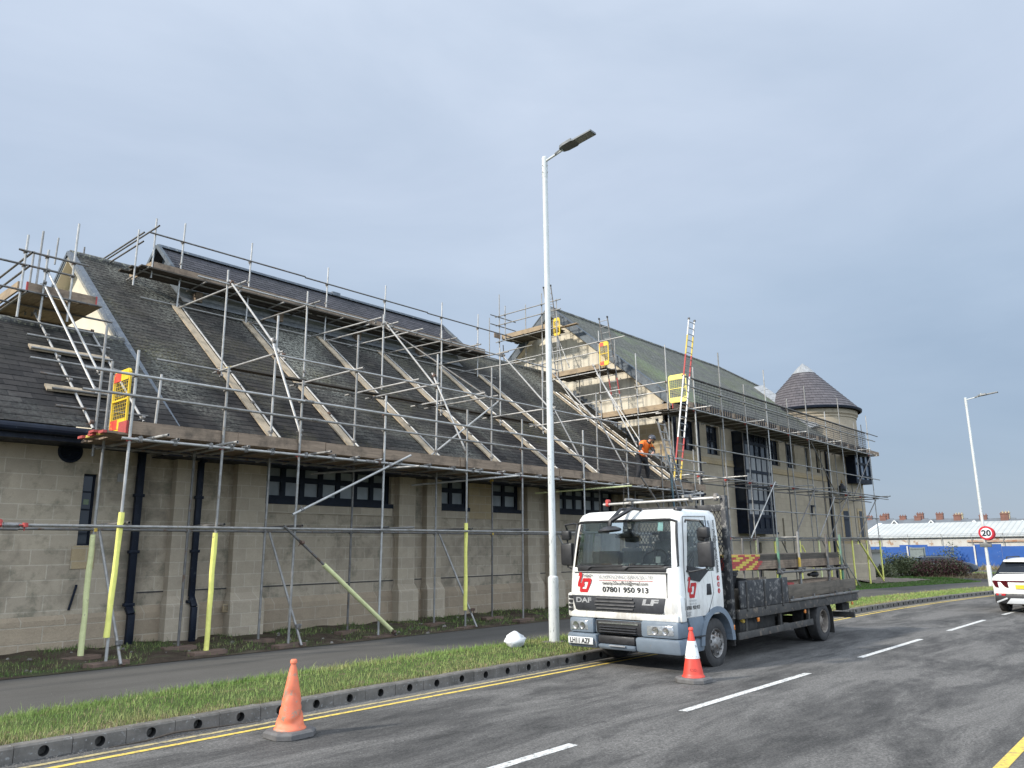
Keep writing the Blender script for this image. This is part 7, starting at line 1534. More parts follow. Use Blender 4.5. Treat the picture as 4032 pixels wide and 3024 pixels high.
# traffic cones
def cone(x, y, h, label, style):
    z = rz(x, y); t_ = thing('traffic_cone', (x, y, z), label, 'traffic cone')
    b = MB(); k = 8; hw = 0.235
    r0 = [(x + hw * sx_, y + hw * sy_) for sx_, sy_ in ((-1, -0.55), (-0.55, -1), (0.55, -1), (1, -0.55), (1, 0.55), (0.55, 1), (-0.55, 1), (-1, 0.55))]
    v = [(p[0], p[1], z + 0.004) for p in r0] + [(p[0], p[1], z + 0.055) for p in r0] + [(x + (p[0] - x) * 0.9, y + (p[1] - y) * 0.9, z + 0.075) for p in r0]
    b.add(v, [(i, (i + 1) % 8, 8 + (i + 1) % 8, 8 + i) for i in range(8)] + [(8 + i, 8 + (i + 1) % 8, 16 + (i + 1) % 8, 16 + i) for i in range(8)] + [tuple(range(16, 24)), tuple(range(8))[::-1]])
    b.build('base', 'cone_base', t_, smooth=0, bevel=0.008)
    R2 = random.Random(4 if style == 'old' else 9); n, kk = 28, 22; b = MB()
    prof = [(0.165, 0.072), (0.165, 0.088), (0.148, 0.098)] + [(0.148 - (0.148 - 0.034) * f, 0.10 + (h - 0.17) * f) for f in [i / kk for i in range(1, kk)]] + [(0.028, h - 0.06), (0.026, h - 0.045), (0.036, h - 0.04), (0.036, h - 0.012), (0.026, h)]
    for i, (r, zz) in enumerate(prof):
        for j in range(n):
            a = 2 * PI * j / n; d = 0.0
            if style == 'old' and 3 <= i < kk + 2:     # buckled plastic: creases and a dent
                f = (zz - 0.1) / (h - 0.17); d = -0.020 * math.exp(-((f - 0.22 - 0.16 * math.sin(a + 0.8)) / 0.045) ** 2) + 0.006 * math.sin(3 * a + 6 * f) * (1 - f) - 0.013 * math.exp(-((f - 0.36 + 0.2 * math.cos(a - 1)) / 0.05) ** 2)
            b.v.append((x + (r + d) * math.cos(a) + (0.008 * (zz / h) ** 2 if style == 'old' else 0), y + (r + d) * math.sin(a), z + zz))
    for i in range(len(prof) - 1):
        for j in range(n): b.f.append((i * n + j, i * n + (j + 1) % n, (i + 1) * n + (j + 1) % n, (i + 1) * n + j)); b.mi.append(0)
    b.f.append(tuple((len(prof) - 1) * n + j for j in range(n))); b.mi.append(0)
    c_ = b.build('body', 'cone_orange' if style == 'old' else 'cone_red', t_, smooth=60)
    if style != 'old':
        rr = lambda zz: 0.148 - (0.148 - 0.034) * (zz - 0.10) / (h - 0.17)
        MB().lathe((x, y, z), (0, 0, 1), [(rr(0.33) + 0.002, 0.33), (rr(0.33) + 0.005, 0.332), (rr(0.57) + 0.005, 0.568), (rr(0.57) + 0.002, 0.57)], 28).build('reflective_sleeve', 'cone_white', c_)
        d_ = Vector((-x, -y, 0)).normalized(); u_ = Vector((-d_.y, d_.x, 0))
        text('moulded_mark', 'CSD', Vector((x, y, z + 0.165)) + d_ * 0.137, u_, Vector((0, 0, 1)) - d_ * 0.25, 0.035, plain('dull_red', (0.34, 0.04, 0.03), None, 9, 0.7), c_, 0.001, anchor='C', bold=0.02)
cone(4.78, 7.42, 0.76, 'faded plain orange cone with a buckled body on the yellow lines', 'old')
cone(10.45, 5.86, 0.76, 'red cone with a torn white sleeve beside the front wheel of the lorry', 'new')
# white sack on the verge
b = MB(); n, k = 14, 9; R2 = random.Random(12)
for i in range(k):
    f = i / (k - 1)
    for j in range(n):
        a = 2 * PI * j / n; r = 0.155 * math.sin(PI * (0.08 + 0.9 * f)) ** 0.6 * (1 + R2.uniform(-0.24, 0.24)) + 0.02
        b.v.append((11.15 + r * 1.15 * math.cos(a) + 0.05 * f, 9.95 + r * math.sin(a), gz(11.1, 0.13) + 0.27 * f * (1 - 0.12 * math.cos(a))))
for i in range(k - 1):
    for j in range(n): b.f.append((i * n + j, i * n + (j + 1) % n, (i + 1) * n + (j + 1) % n, (i + 1) * n + j)); b.mi.append(0)
b.f += [tuple(range(n))[::-1], tuple((k - 1) * n + j for j in range(n))]; b.mi += [0, 0]
tag(b.build('sack', 'sack', smooth=50), 'small crumpled white sack on the grass verge left of the near lamp', 'sack')
tag(MB().path([(3.35, 8.36, 0.02), (3.7, 8.33, 0.025), (4.0, 8.35, 0.05), (4.35, 8.31, 0.04), (4.7, 8.33, 0.02), (5.0, 8.30, 0.01)], [0.004, 0.009, 0.011, 0.009, 0.006, 0.003], 6).build('twig', 'stem'), 'thin bent twig lying in the gutter by the kerb', 'twig')
# strap and rope hanging from the hall platform
tag(MB().path([(22.72, 13.22, 4.92), (22.73, 13.17, 4.4), (22.75, 13.12, 3.2), (22.78, 13.1, 1.4)], 0.035, 8).build('lifting_strap', 'strap_blue'), 'long blue green webbing strap hanging from the platform rail below the worker', 'strap')
tag(MB().path([(20.6, 13.0, 4.05), (21.2, 12.9, 3.4), (21.75, 12.85, 2.62)], 0.03, 8).build('loose_tube', 'galv_dull'), 'dark tube slanting down from the platform behind the lorry cab', 'tube')

# ------------------------------------------------------------------ cars
def car(org, yaw, paint_, label, size=(4.5, 1.86, 1.63), detail=True, trim='black_plastic', plate=None):
    """estate / SUV body: local x forward, y left; org on the road under the rear bumper"""
    Lc, Wc, Hc = size; org = Vector(org); fw = Vector((math.cos(yaw), math.sin(yaw), 0)); lf = Vector((-fw.y, fw.x, 0))
    P = lambda x, y, z: org + fw * x + lf * y + V(0, 0, z)
    t_ = thing('car', org, label, 'car'); hw = Wc / 2
    #   section stations along x: (x, half width low, z low, waist half width, z waist, roof half width, z roof)
    S = [(0.0, hw * 0.80, 0.50, hw * 0.84, 0.98, hw * 0.78, 1.02), (0.06, hw * 0.92, 0.34, hw * 0.95, 1.02, hw * 0.86, 1.06), (0.25, hw * 0.97, 0.27, hw, 1.03, hw * 0.83, 1.16), (0.62, hw * 0.98, 0.24, hw, 1.02, hw * 0.70, Hc - 0.06), (1.0, hw * 0.98, 0.23, hw * 0.99, 1.01, hw * 0.69, Hc - 0.01), (1.9, hw * 0.98, 0.22, hw * 0.98, 0.99, hw * 0.70, Hc), (2.6, hw * 0.98, 0.22, hw * 0.98, 0.98, hw * 0.69, Hc - 0.04), (3.35, hw * 0.98, 0.22, hw * 0.97, 0.97, hw * 0.76, 1.06), (3.9, hw * 0.97, 0.25, hw * 0.95, 0.93, hw * 0.78, 0.97), (Lc - 0.1, hw * 0.90, 0.32, hw * 0.88, 0.78, hw * 0.72, 0.84), (Lc, hw * 0.78, 0.40, hw * 0.74, 0.66, hw * 0.62, 0.70)]
    sec = []
    for x, wl, zl, ww, zw, wr, zr in S:
        c = []
        zm = zl + (zw - zl) * 0.5
        for y, z in ((0, zl), (wl * 0.6, zl), (wl, zl + 0.10), (wl * 1.0 + 0.01, zm), (ww, zw - 0.08), (ww * 0.985, zw), (ww + (wr - ww) * 0.5, zw + (zr - zw) * 0.5), (wr, zr - 0.04 if zr > 1.3 else zr - 0.01), (wr * 0.8, zr), (0, zr + 0.012)): c.append((x, y, z))
        sec.append(c)
    b = MB(); g_ = MB(); n = len(sec[0])
    for s_ in (1, -1):
        for i in range(len(sec) - 1):
            for j in range(n - 1):
                q = [sec[i][j], sec[i + 1][j], sec[i + 1][j + 1], sec[i][j + 1]]; vs = [P(x, y * s_, z) for x, y, z in q]
                glass = j in (5, 6) and 2 <= i <= 6 or (j in (7, 8) and i in (2, 6))
                (g_ if glass else b).add(vs, [(0, 1, 2, 3)])
        for sc_ in (sec[0], sec[-1]): b.add([P(x, y * s_, z) for x, y, z in sc_], [tuple(range(n))])
    def weld(m, name, mat, par, sm=45):
        o = m.build(name, mat, par, smooth=sm); bm = bmesh.new(); bm.from_mesh(o.data); bmesh.ops.remove_doubles(bm, verts=bm.verts, dist=0.0008); bmesh.ops.recalc_face_normals(bm, faces=bm.faces); bm.to_mesh(o.data); bm.free()
        o.data.polygons.foreach_set('use_smooth', [True] * len(o.data.polygons)); o.data.set_sharp_from_angle(angle=rad(sm)); return o
    bo = weld(b, 'body', paint_, t_); weld(g_, 'glazing', 'pane_dark', t_)
    for wx in (0.92, 3.55):
        for s_ in (1, -1):
            c = P(wx, (hw - 0.02) * s_, 0.35); ax = lf * s_
            m = MB(); m.lathe(c, ax, [(0.20, -0.24), (0.32, -0.24), (0.355, -0.2), (0.355, -0.05), (0.33, 0.0), (0.22, 0.005)], 28); w_ = m.build('wheel', 'tyre', t_)
            m = MB(); m.lathe(c, ax, [(0.225, 0.0), (0.20, -0.03), (0.06, -0.01), (0, -0.005)], 20); m.build('rim', 'rim', w_)
            m = MB()
            for k in range(14): a0, a1 = PI * k / 14, PI * (k + 1) / 14; r0, r1 = 0.365, 0.45; q = lambda r, a: c + fw * r * math.cos(a) + V(0, 0, r * math.sin(a)); m.hexa([q(r0, a0) - ax * 0.12, q(r0, a1) - ax * 0.12, q(r1, a1) - ax * 0.12, q(r1, a0) - ax * 0.12, q(r0, a0) + ax * 0.018, q(r0, a1) + ax * 0.018, q(r1, a1) + ax * 0.018, q(r1, a0) + ax * 0.018])
            m.build('arch_trim', trim, t_, smooth=40)
    m = MB()
    for a, c in ((0.02, 0.3),): m.hexa([P(-0.03, -hw * 0.9, 0.30), P(-0.03, hw * 0.9, 0.30), P(0.5, hw * 0.985, 0.28), P(0.5, -hw * 0.985, 0.28), P(-0.03, -hw * 0.90, 0.60), P(-0.03, hw * 0.90, 0.60), P(0.5, hw * 1.0, 0.56), P(0.5, -hw * 1.0, 0.56)])
    bb = m.build('rear_bumper', trim, t_, bevel=0.05)
    m = MB(); m.hexa([P(-0.05, -0.55, 0.30), P(-0.05, 0.55, 0.30), P(0.2, 0.55, 0.28), P(0.2, -0.55, 0.28), P(-0.05, -0.42, 0.46), P(-0.05, 0.42, 0.46), P(0.2, 0.42, 0.46), P(0.2, -0.42, 0.46)])
    m.bar(P(-0.055, 0.5, 0.46), P(-0.035, 0.8, 0.33), 0.02, 0.05); m.bar(P(-0.055, -0.5, 0.46), P(-0.035, -0.8, 0.33), 0.02, 0.05); m.build('skid_plate', 'grey_trim', bb, bevel=0.015)
    m = MB(); m.hexa([P(-0.012, -hw * 0.9, 0.93), P(-0.012, hw * 0.9, 0.93), P(0.06, hw * 0.9, 0.93), P(0.06, -hw * 0.9, 0.93), P(-0.006, -hw * 0.9, 0.975), P(-0.006, hw * 0.9, 0.975), P(0.06, hw * 0.9, 0.975), P(0.06, -hw * 0.9, 0.975)])
    for s_ in (1, -1):
        for a0, a1, a2 in ((0.93, 0.78, 0.86), (0.74, 0.50, 0.58)): m.prism([P(-0.022, hw * a0 * s_, 0.97), P(-0.022, hw * a1 * s_, 0.96), P(-0.022, hw * (a2 - 0.1) * s_, 0.76), P(-0.022, hw * a2 * s_, 0.79)], fw * 0.05)
    m.build('tail_light', 'red_lens', t_, smooth=0)
    m = MB(); m.hexa([P(-0.045, hw * 0.60, 0.53), P(-0.045, hw * 0.84, 0.54), P(-0.02, hw * 0.84, 0.54), P(-0.02, hw * 0.6, 0.53), P(-0.045, hw * 0.58, 0.59), P(-0.045, hw * 0.86, 0.59), P(-0.02, hw * 0.86, 0.59), P(-0.02, hw * 0.58, 0.59)]); m.build('reverse_light', ['ink_red'], bb, smooth=0)
    m = MB(); m.hexa([P(-0.05, hw * 0.70, 0.535), P(-0.05, hw * 0.78, 0.535), P(-0.03, hw * 0.78, 0.535), P(-0.03, hw * 0.7, 0.535), P(-0.05, hw * 0.70, 0.585), P(-0.05, hw * 0.78, 0.585), P(-0.03, hw * 0.78, 0.585), P(-0.03, hw * 0.7, 0.585)]); m.build('reverse_lens', 'lens', bb, smooth=0)
    if plate: m = MB(); m.hexa([P(-0.03, -0.26, 0.74), P(-0.03, 0.26, 0.74), P(0.0, 0.26, 0.74), P(0.0, -0.26, 0.74), P(-0.026, -0.26, 0.85), P(-0.026, 0.26, 0.85), P(0.0, 0.26, 0.85), P(0.0, -0.26, 0.85)]); m.build('number_plate', plate, t_, smooth=0)
    for s_ in (1, -1):
        m = MB(); m.bar(P(0.9, hw * 0.62 * s_, Hc + 0.03), P(2.5, hw * 0.64 * s_, Hc + 0.02), 0.035, 0.035); m.bar(P(0.9, hw * 0.62 * s_, Hc + 0.03), P(0.75, hw * 0.62 * s_, Hc - 0.04), 0.03, 0.04); m.bar(P(2.5, hw * 0.64 * s_, Hc + 0.02), P(2.65, hw * 0.64 * s_, Hc - 0.05), 0.03, 0.04); m.build('roof_rail', trim, t_, smooth=0)
        m = MB(); m.hexa([P(2.75, (hw - 0.02) * s_, 1.0), P(2.95, (hw - 0.02) * s_, 1.0), P(2.92, (hw + 0.17) * s_, 1.02), P(2.80, (hw + 0.17) * s_, 1.02), P(2.75, (hw - 0.02) * s_, 1.10), P(2.95, (hw - 0.02) * s_, 1.10), P(2.92, (hw + 0.17) * s_, 1.16), P(2.80, (hw + 0.17) * s_, 1.16)]); m.build('door_mirror', trim, t_, bevel=0.03)
        m = MB(); m.hexa([P(4.25, hw * 0.86 * s_, 0.62), P(4.40, hw * 0.70 * s_, 0.62), P(4.36, hw * 0.68 * s_, 0.62), P(4.20, hw * 0.84 * s_, 0.62), P(4.22, hw * 0.88 * s_, 0.76), P(4.40, hw * 0.72 * s_, 0.74), P(4.34, hw * 0.7 * s_, 0.74), P(4.18, hw * 0.84 * s_, 0.76)]); m.build('headlamp', 'lens', t_, smooth=0)
    m = MB(); m.bar(P(0.20, -hw * 0.74, 1.20), P(0.20, hw * 0.74, 1.20), 0.012, 0.010); m.bar(P(0.52, -hw * 0.64, Hc - 0.075), P(0.52, hw * 0.64, Hc - 0.075), 0.20, 0.03, fw * -0.25 + V(0, 0, 1)); m.build('rear_spoiler', paint_, t_, bevel=0.01)
    return t_
car((27.75, 4.28, gz(28, 0.0)), rad(-3), 'white_paint', 'white family car seen from behind at the right edge of the road', plate='plate_yellow')
car((64.9, 17.2, gz(62, -0.02)), rad(-58), 'car_black', 'dark car parked half hidden behind the dark red hedge', (4.4, 1.8, 1.45), plate='plate_yellow')

# ------------------------------------------------------------------ beyond the tower
tag(MB().box(56.9, 57.2, 17.0, 22.5, -0.6, 1.35).build('low_wall', 'white_wall', smooth=0), 'low white rendered wall between the tower and the hedge', 'wall')
lw = bpy.data.objects['low_wall']; MB().box(56.82, 57.28, 16.9, 22.6, 1.352, 1.56).build('coping', 'coping', lw, smooth=0)
def hedge(name, c, lumps, n, size, mats, label, seed, cat='hedge'):
    t_ = thing(name, c, label, cat, None); c = Vector(c); R2 = random.Random(seed)
    leaf_cloud('foliage', [(tuple(c + Vector(q[0])), q[1]) for q in lumps], n, size, mats, t_, seed, spread=0.07 if name == 'hedge' else 0.16)
    for k in range(9):
        q = lumps[k % len(lumps)]; e = c + Vector(q[0]) + V(R2.uniform(-0.6, 0.6) * q[1][0], R2.uniform(-0.6, 0.6) * q[1][1], R2.uniform(0.0, 0.6) * q[1][2]); s0 = c + V(q[0][0] * 0.7, q[0][1] * 0.7, 0); mid = s0.lerp(e, 0.5) + V(R2.uniform(-0.1, 0.1), R2.uniform(-0.1, 0.1), 0)
        MB().path([s0, mid, e], [0.03, 0.02, 0.008], 6).build('stem', 'stem', t_)
    return t_
hedge('hedge', (56.3, 16.4, -0.33), [((0, 0, 0.45), (0.8, 0.6, 0.55)), ((0.2, 0.7, 0.4), (0.7, 0.6, 0.5))], 1500, 0.06, ['leaf_green'], 'small green hedge in front of the low white wall', 21)
hedge('hedge', (59.5, 15.8, -0.35), [((0, 0, 0.6), (1.2, 1.1, 0.75)), ((0.5, 1.0, 0.75), (1.1, 0.9, 0.72)), ((-0.3, -0.8, 0.5), (1.1, 0.9, 0.6)), ((0.1, 0.4, 0.95), (0.9, 0.9, 0.5))], 6500, 0.06, ['leaf_green'], 'broad green hedge clipped flat beside the red one', 22)
hedge('hedge', (58.6, 14.0, -0.34), [((0, 0, 0.6), (1.2, 1.0, 0.72)), ((0.4, -0.9, 0.68), (1.1, 0.9, 0.66)), ((-0.2, 0.7, 0.55), (1.0, 0.8, 0.6)), ((0.3, -1.4, 0.5), (0.8, 0.6, 0.5))], 6000, 0.06, ['leaf_red', 'leaf_red', 'leaf_green'], 'dark red leaved hedge right of the green one', 23)
R3 = np.random.default_rng(9)
grass_blades('bed_weeds', 3500, lambda R, n: np.stack([57 + 7 * R.random(n), 10.6 + 4.5 * R.random(n) ** 1.2, np.full(n, -0.30)], 1), 0.16, 0.02, ['grass_dry', 'leaf_red'], 31, [0.7, 0.3], lean=1.0)
sb = thing('sign_board', (82, 24.5, -0.6), 'grey back of a road sign on two square posts before the blue hoarding', 'road sign')
for y in (19.98, 21.12): MB().box(79.9, 80.08, y - 0.09, y + 0.09, -0.7, 1.62).build('post', 'sign_back', sb, smooth=0)
MB().box(79.78, 79.88, 20.0, 21.1, 0.62, 1.58).build('panel', 'sign_back', sb, smooth=0); m = MB(); [m.box(79.73, 79.779, 20.0, 21.1, z, z + 0.06) for z in (0.72, 1.45)]; m.build('rail', 'sign_back', sb, smooth=0)
hd = thing('hoarding', (92, 20, -0.7), 'long bright blue painted hoarding across the far side of the junction', 'hoarding')
ys = [-6, 0.0, 4.2, 8.4, 11.0, 13.4, 15.8, 18.2, 20.6, 22.6, 24.0, 25.4, 26.8, 28.4, 31, 34]
R4 = random.Random(2)
for y0, y1 in zip(ys, ys[1:]):
    top = 1.66 + R4.choice([0, 0, 0.16, -0.05])
    MB().box(92 + R4.uniform(0, 0.03), 92.1, y0 + 0.01, y1 - 0.01, -1.1, top).build('panel', 'blue_board', hd, smooth=0)
for y in (18.2, 24.6): MB().box(91.9, 91.98, y - 0.07, y + 0.07, -1.0, 1.7).build('post', 'white_wall', hd, smooth=0)
grass_blades('hoarding_weeds', 9000, lambda R, n: np.stack([89.6 + 2.2 * R.random(n), 8 + 22 * R.random(n), np.full(n, -0.80)], 1), 0.5, 0.05, ['grass_dry', 'leaf_green'], 32, [0.8, 0.2], lean=0.9)
grass_blades('junction_grass', 5000, lambda R, n: np.stack([76 + 2.5 * R.random(n), 2 + 24 * R.random(n) ** 1.0, np.full(n, -0.62)], 1), 0.15, 0.03, ['grass_lawn', 'grass_dry'], 33, [0.6, 0.4], lean=0.8)
def bush(c, lumps, n, label, seed):
    hedge('bush', c, lumps, n, 0.10, ['leaf_grey'], label, seed, 'bush')
bush((90.5, 20.6, -0.8), [((0, 0, 1.2), (0.7, 1.3, 1.1)), ((0, -0.6, 2.0), (0.5, 0.7, 0.9)), ((0, 0.9, 0.8), (0.6, 1.0, 0.8))], 700, 'thin grey bush in front of the hoarding right of the sign board', 41)
bush((90.5, 26.2, -0.8), [((0, 0, 1.1), (0.6, 2.0, 0.9)), ((0, 1.2, 1.5), (0.5, 0.8, 0.7)), ((0, -1.4, 1.3), (0.5, 0.8, 0.8))], 800, 'straggling grey bush against the left end of the hoarding', 42)
bush((62, 7.9, -0.5), [((0, 0, 1.0), (1.0, 1.1, 0.9)), ((0.2, -1.0, 1.4), (0.9, 1.0, 0.9)), ((0, 0.9, 0.7), (0.8, 0.8, 0.7))], 2600, 'large grey green bush beside the white car', 43)
sh = thing('shed', (108, 10, -0.8), 'long low shed with a white ribbed sheet roof behind the blue hoarding', 'shed')
MB().box(98, 98.4, -8, 31.0, -1.0, 2.62).build('wall', 'shed_wall', sh, smooth=0)
m = MB(); m.hexa([(97.7, -8, 2.6), (105.5, -8, 4.37), (105.5, 31.0, 4.37), (97.7, 31.4, 2.6), (97.7, -8, 2.68), (105.5, -8, 4.45), (105.5, 31.0, 4.45), (97.7, 31.4, 2.68)]); m.hexa([(105.5, -8, 4.37), (113, -8, 2.6), (113, 31.4, 2.6), (105.5, 31.0, 4.37), (105.5, -8, 4.45), (113, -8, 2.68), (113, 31.4, 2.68), (105.5, 31, 4.45)]); m.build('roof', 'sheet', sh, smooth=0)
m = MB(); m.bar((97.6, 31.35, 2.66), (105.5, 31.1, 4.50), 0.5, 0.12); m.build('verge', 'sign_white', sh, smooth=0); MB().prism([(98.2, 31.0, -1.0), (98.2, 31.0, 2.6), (105.5, 31.0, 4.34), (112.8, 31.0, 2.6), (112.8, 31.0, -1.0)], (0, -0.3, 0)).build('gable_wall', 'shed_wall', sh, smooth=0)
m = MB(); m.box(97.85, 97.98, 12, 20, 2.05, 2.25); m.build('rusty_rail', plain('rusty_rail', (0.30, 0.15, 0.08), (0.45, 0.38, 0.30), 1.0, 0.9), sh, smooth=0)
m = MB(); [m.tube((97.8, y, 1.7), (97.8, y, 3.0), 0.04, 5) for y in (14, 16.5, 19.5, 22.5, 26, 29)]; 
for z in (2.95, 2.8, 2.6): m.tube((97.8, 2, z), (97.8, 31, z), 0.02, 4)
m.build('wire_fence', 'galv', sh)
FH = 'terraced houses far beyond the shed'
hl_ = [(240, 92, 13, 9.8, 'red', 'nearest the tower'), (235, 84, 14, 9.4, 'red', 'second from the tower'), (230, 73, 15, 9.1, 'red', 'third from the tower, with a white gable'), (215, 60, 14, 8.4, 'red', 'left of the yellow chimney'), (205, 49, 14, 7.9, 'buff', 'with the tall yellow chimney'), (200, 39, 15, 7.5, 'buff', 'right of the yellow chimney'), (195, 29, 14, 7.1, 'red', 'just left of the far lamp post'), (190, 19, 14, 6.8, 'red', 'just right of the far lamp post'), (188, 8, 16, 6.6, 'red', 'at the right edge of the photo')]
for x, y, wd, zt, bc, where in hl_:
    t_ = thing('house', (x, y, -1), 'distant slate roofed house on the skyline, ' + where, 'house', FH)
    MB().box(x, x + 9, y - wd / 2, y + wd / 2, -1, zt - 2.6).build('wall', 'far_wall', t_, smooth=0)
    m = MB(); m.prism([(x - 0.5, y - wd / 2, zt - 2.7), (x + 4.5, y - wd / 2, zt), (x + 9.5, y - wd / 2, zt - 2.7)], (0, wd, 0)); rf = m.build('roof', 'far_slate', t_, smooth=0)
    for k, f in enumerate((-0.38, -0.08, 0.27)):
        h = 0.75 + 0.25 * ((k + int(x)) % 3); m = MB(); yy = y + f * wd; m.box(x + 3.9, x + 4.9, yy - 0.75, yy + 0.75, zt - 0.8, zt + h)
        m.box(x + 3.82, x + 4.98, yy - 0.84, yy + 0.84, zt + h - 0.18, zt + h)
        [m.lathe((x + 4.4, yy + q, zt + h), (0, 0, 1), [(0.13, 0), (0.11, 0.32), (0, 0.32)], 8) for q in (-0.6, 0, 0.6)]
        m.build('chimney', 'brick_red' if bc == 'red' or k else 'brick_buff', rf, smooth=0)
    m = MB(); m.prism([(x + 0.4, y - 1.6, zt - 2.4), (x + 0.4, y + 1.6, zt - 2.4), (x + 0.4, y, zt - 0.5)], (3, 0, 0)); gb = m.build('dormer', 'far_slate', t_, smooth=0)
    m = MB(); m.bar((x + 0.3, y - 1.7, zt - 2.45), (x + 0.3, y, zt - 0.45), 0.2, 0.22); m.bar((x + 0.3, y + 1.7, zt - 2.45), (x + 0.3, y, zt - 0.45), 0.2, 0.22); m.build('bargeboard', 'sign_white', gb, smooth=0)
ml = thing('floodlight_mast', (118, 37, -1), 'tall pale floodlight mast seen just right of the tower scaffold', 'mast')
mz = 17.0; mxx, myy = 118.0, 38.7
MB().tube((mxx, myy, -1), (mxx, myy, mz), 0.28, 10, r2=0.14).build('mast', 'galv', ml)
for k, z in enumerate((mz - 0.2, mz - 1.6, mz - 4.3)):
    m = MB(); m.tube((mxx - 0.6, myy - 1.2, z), (mxx + 0.6, myy + 1.2, z), 0.06, 6); m.build('cross_arm', 'galv', ml)
    for f in (-1, 1):
        m = MB(); c = V(mxx + 0.5 * f, myy + 1.05 * f, z + 0.25); m.bar(c - V(0.35, 0, 0.1), c + V(0.35, 0, 0.1), 0.7, 0.3); m.build('floodlight', 'lamp_grey', ml, smooth=0)
# ------------------------------------------------------------------ the scaffolder on the platform
def skin_mesh(pts, edges, rads, sub=2, root=0):
    """grow a continuous surface round a skeleton; returns verts and faces in world space"""
    me = bpy.data.meshes.new('sk'); me.from_pydata([tuple(p) for p in pts], edges, []); ob = bpy.data.objects.new('sk', me); COL.objects.link(ob)
    sm = ob.modifiers.new('s', 'SKIN'); sm.use_smooth_shade = True; sm.branch_smoothing = 0.3
    for i, r in enumerate(rads):
        q = me.skin_vertices[0].data[i]; q.radius = r if isinstance(r, tuple) else (r, r); q.use_root = (i == root)
    ss = ob.modifiers.new('u', 'SUBSURF'); ss.levels = sub; ss.render_levels = sub
    bpy.context.view_layer.update(); m2 = bpy.data.meshes.new_from_object(ob.evaluated_get(bpy.context.evaluated_depsgraph_get()))
    b = MB(); b.add([tuple(v.co) for v in m2.vertices], [tuple(p.vertices) for p in m2.polygons])
    bpy.data.objects.remove(ob); bpy.data.meshes.remove(m2); return b
def pp(x, z, y):      # a point seen at (x, z) on the plane y = 13.95, moved along its sight line to depth y
    k = y / 13.95; return V(x * k, y, 1.9 + (z - 1.9) * k)
DZ = 3.882
hip = pp(22.22, 4.90, 14.02); spine = pp(22.36, 5.10, 13.90); chest = pp(22.52, 5.30, 13.76); neck = pp(22.72, 5.46, 13.62); head = pp(22.90, 5.57, 13.52)
shL, shR = pp(22.28, 5.40, 13.80), pp(22.80, 5.34, 13.66); elL, elR = pp(22.12, 5.15, 13.62), pp(23.02, 5.14, 13.48); wrL, wrR = pp(22.34, 5.00, 13.36), pp(22.90, 5.05, 13.34); haL, haR = pp(22.42, 4.98, 13.30), pp(22.83, 5.02, 13.30)
hpL, hpR = hip + V(-0.10, 0.05, -0.04), hip + V(0.10, -0.03, -0.04); knL, knR = V(22.05, 13.98, 4.42), V(22.48, 13.90, 4.42); anL, anR = V(21.98, 14.06, 3.98), V(22.52, 14.02, 3.98); toL, toR = V(22.06, 13.88, DZ + 0.035), V(22.62, 13.84, DZ + 0.035)
person = thing('person', V(22.3, 14.0, DZ), 'worker in orange vest, black trousers and grey helmet leaning over the platform rail', 'person')
J = [hip, spine, chest, neck, neck.lerp(head, 0.55), head, head + (head - neck).normalized() * 0.07, shL, elL, wrL, haL, shR, elR, wrR, haR, hpL, knL, anL, toL, hpR, knR, anR, toR]
E = [(0, 1), (1, 2), (2, 3), (3, 4), (4, 5), (5, 6), (2, 7), (7, 8), (8, 9), (9, 10), (2, 11), (11, 12), (12, 13), (13, 14), (0, 15), (15, 16), (16, 17), (17, 18), (0, 19), (19, 20), (20, 21), (21, 22)]
RD = [0.135, 0.125, 0.135, 0.065, 0.062, 0.095, 0.085, 0.07, 0.046, 0.032, 0.038, 0.07, 0.046, 0.032, 0.038, 0.09, 0.062, 0.043, 0.042, 0.09, 0.062, 0.043, 0.042]
b = skin_mesh(J, E, RD)
fd = (head - neck); fwd = Vector((0.55, -0.80, -0.25)).normalized(); side = fwd.cross(V(0, 0, 1)).normalized(); up = side.cross(fwd)
b.lathe(head + fwd * 0.085 - up * 0.01, fwd, [(0.02, 0.0), (0.014, 0.022), (0, 0.026)], 8)          # nose
for s_ in (1, -1): b.lathe(head + side * 0.092 * s_ - up * 0.01, side * s_, [(0.03, -0.01), (0.026, 0.008), (0, 0.012)], 10)
for hnd, wr, s_ in ((haL, wrL, 1), (haR, wrR, -1)):     # five fingers closing round the rail
    d = (hnd - wr).normalized(); ac = Vector((1, 0, 0)); dn = Vector((0, -0.35, -0.94))
    for k, ln in enumerate((0.072, 0.080, 0.075, 0.058)):
        o = hnd + ac * (0.027 - 0.018 * k) + d * 0.02; b.path([o, o + d * ln * 0.45 + V(0, 0, 0.01), o + d * ln * 0.75 + dn * ln * 0.35, o + d * ln * 0.65 + dn * ln * 0.75], [0.010, 0.0095, 0.009, 0.007], 6)
    o = hnd - d * 0.02 + ac * 0.034 * s_; b.path([o, o + ac * 0.02 * s_ + d * 0.02, o + ac * 0.018 * s_ + d * 0.045 + dn * 0.02], [0.012, 0.011, 0.008], 6)
body = b.build('body', 'skin', person, smooth=80)
v = skin_mesh([hip + V(0, 0, 0.02), spine, chest, chest.lerp(neck, 0.75), shL, shL.lerp(elL, 0.45), shR, shR.lerp(elR, 0.45)], [(0, 1), (1, 2), (2, 3), (2, 4), (4, 5), (2, 6), (6, 7)], [0.185, 0.185, 0.195, 0.09, 0.115, 0.085, 0.115, 0.085]); v.build('vest', 'hivis', person, smooth=80)
for sh_, el_, wr_ in ((shL, elL, wrL), (shR, elR, wrR)): skin_mesh([sh_.lerp(el_, 0.15), el_, el_.lerp(wr_, 0.45)], [(0, 1), (1, 2)], [0.066, 0.056, 0.046]).build('sleeve', 'black_cloth', person, smooth=80)
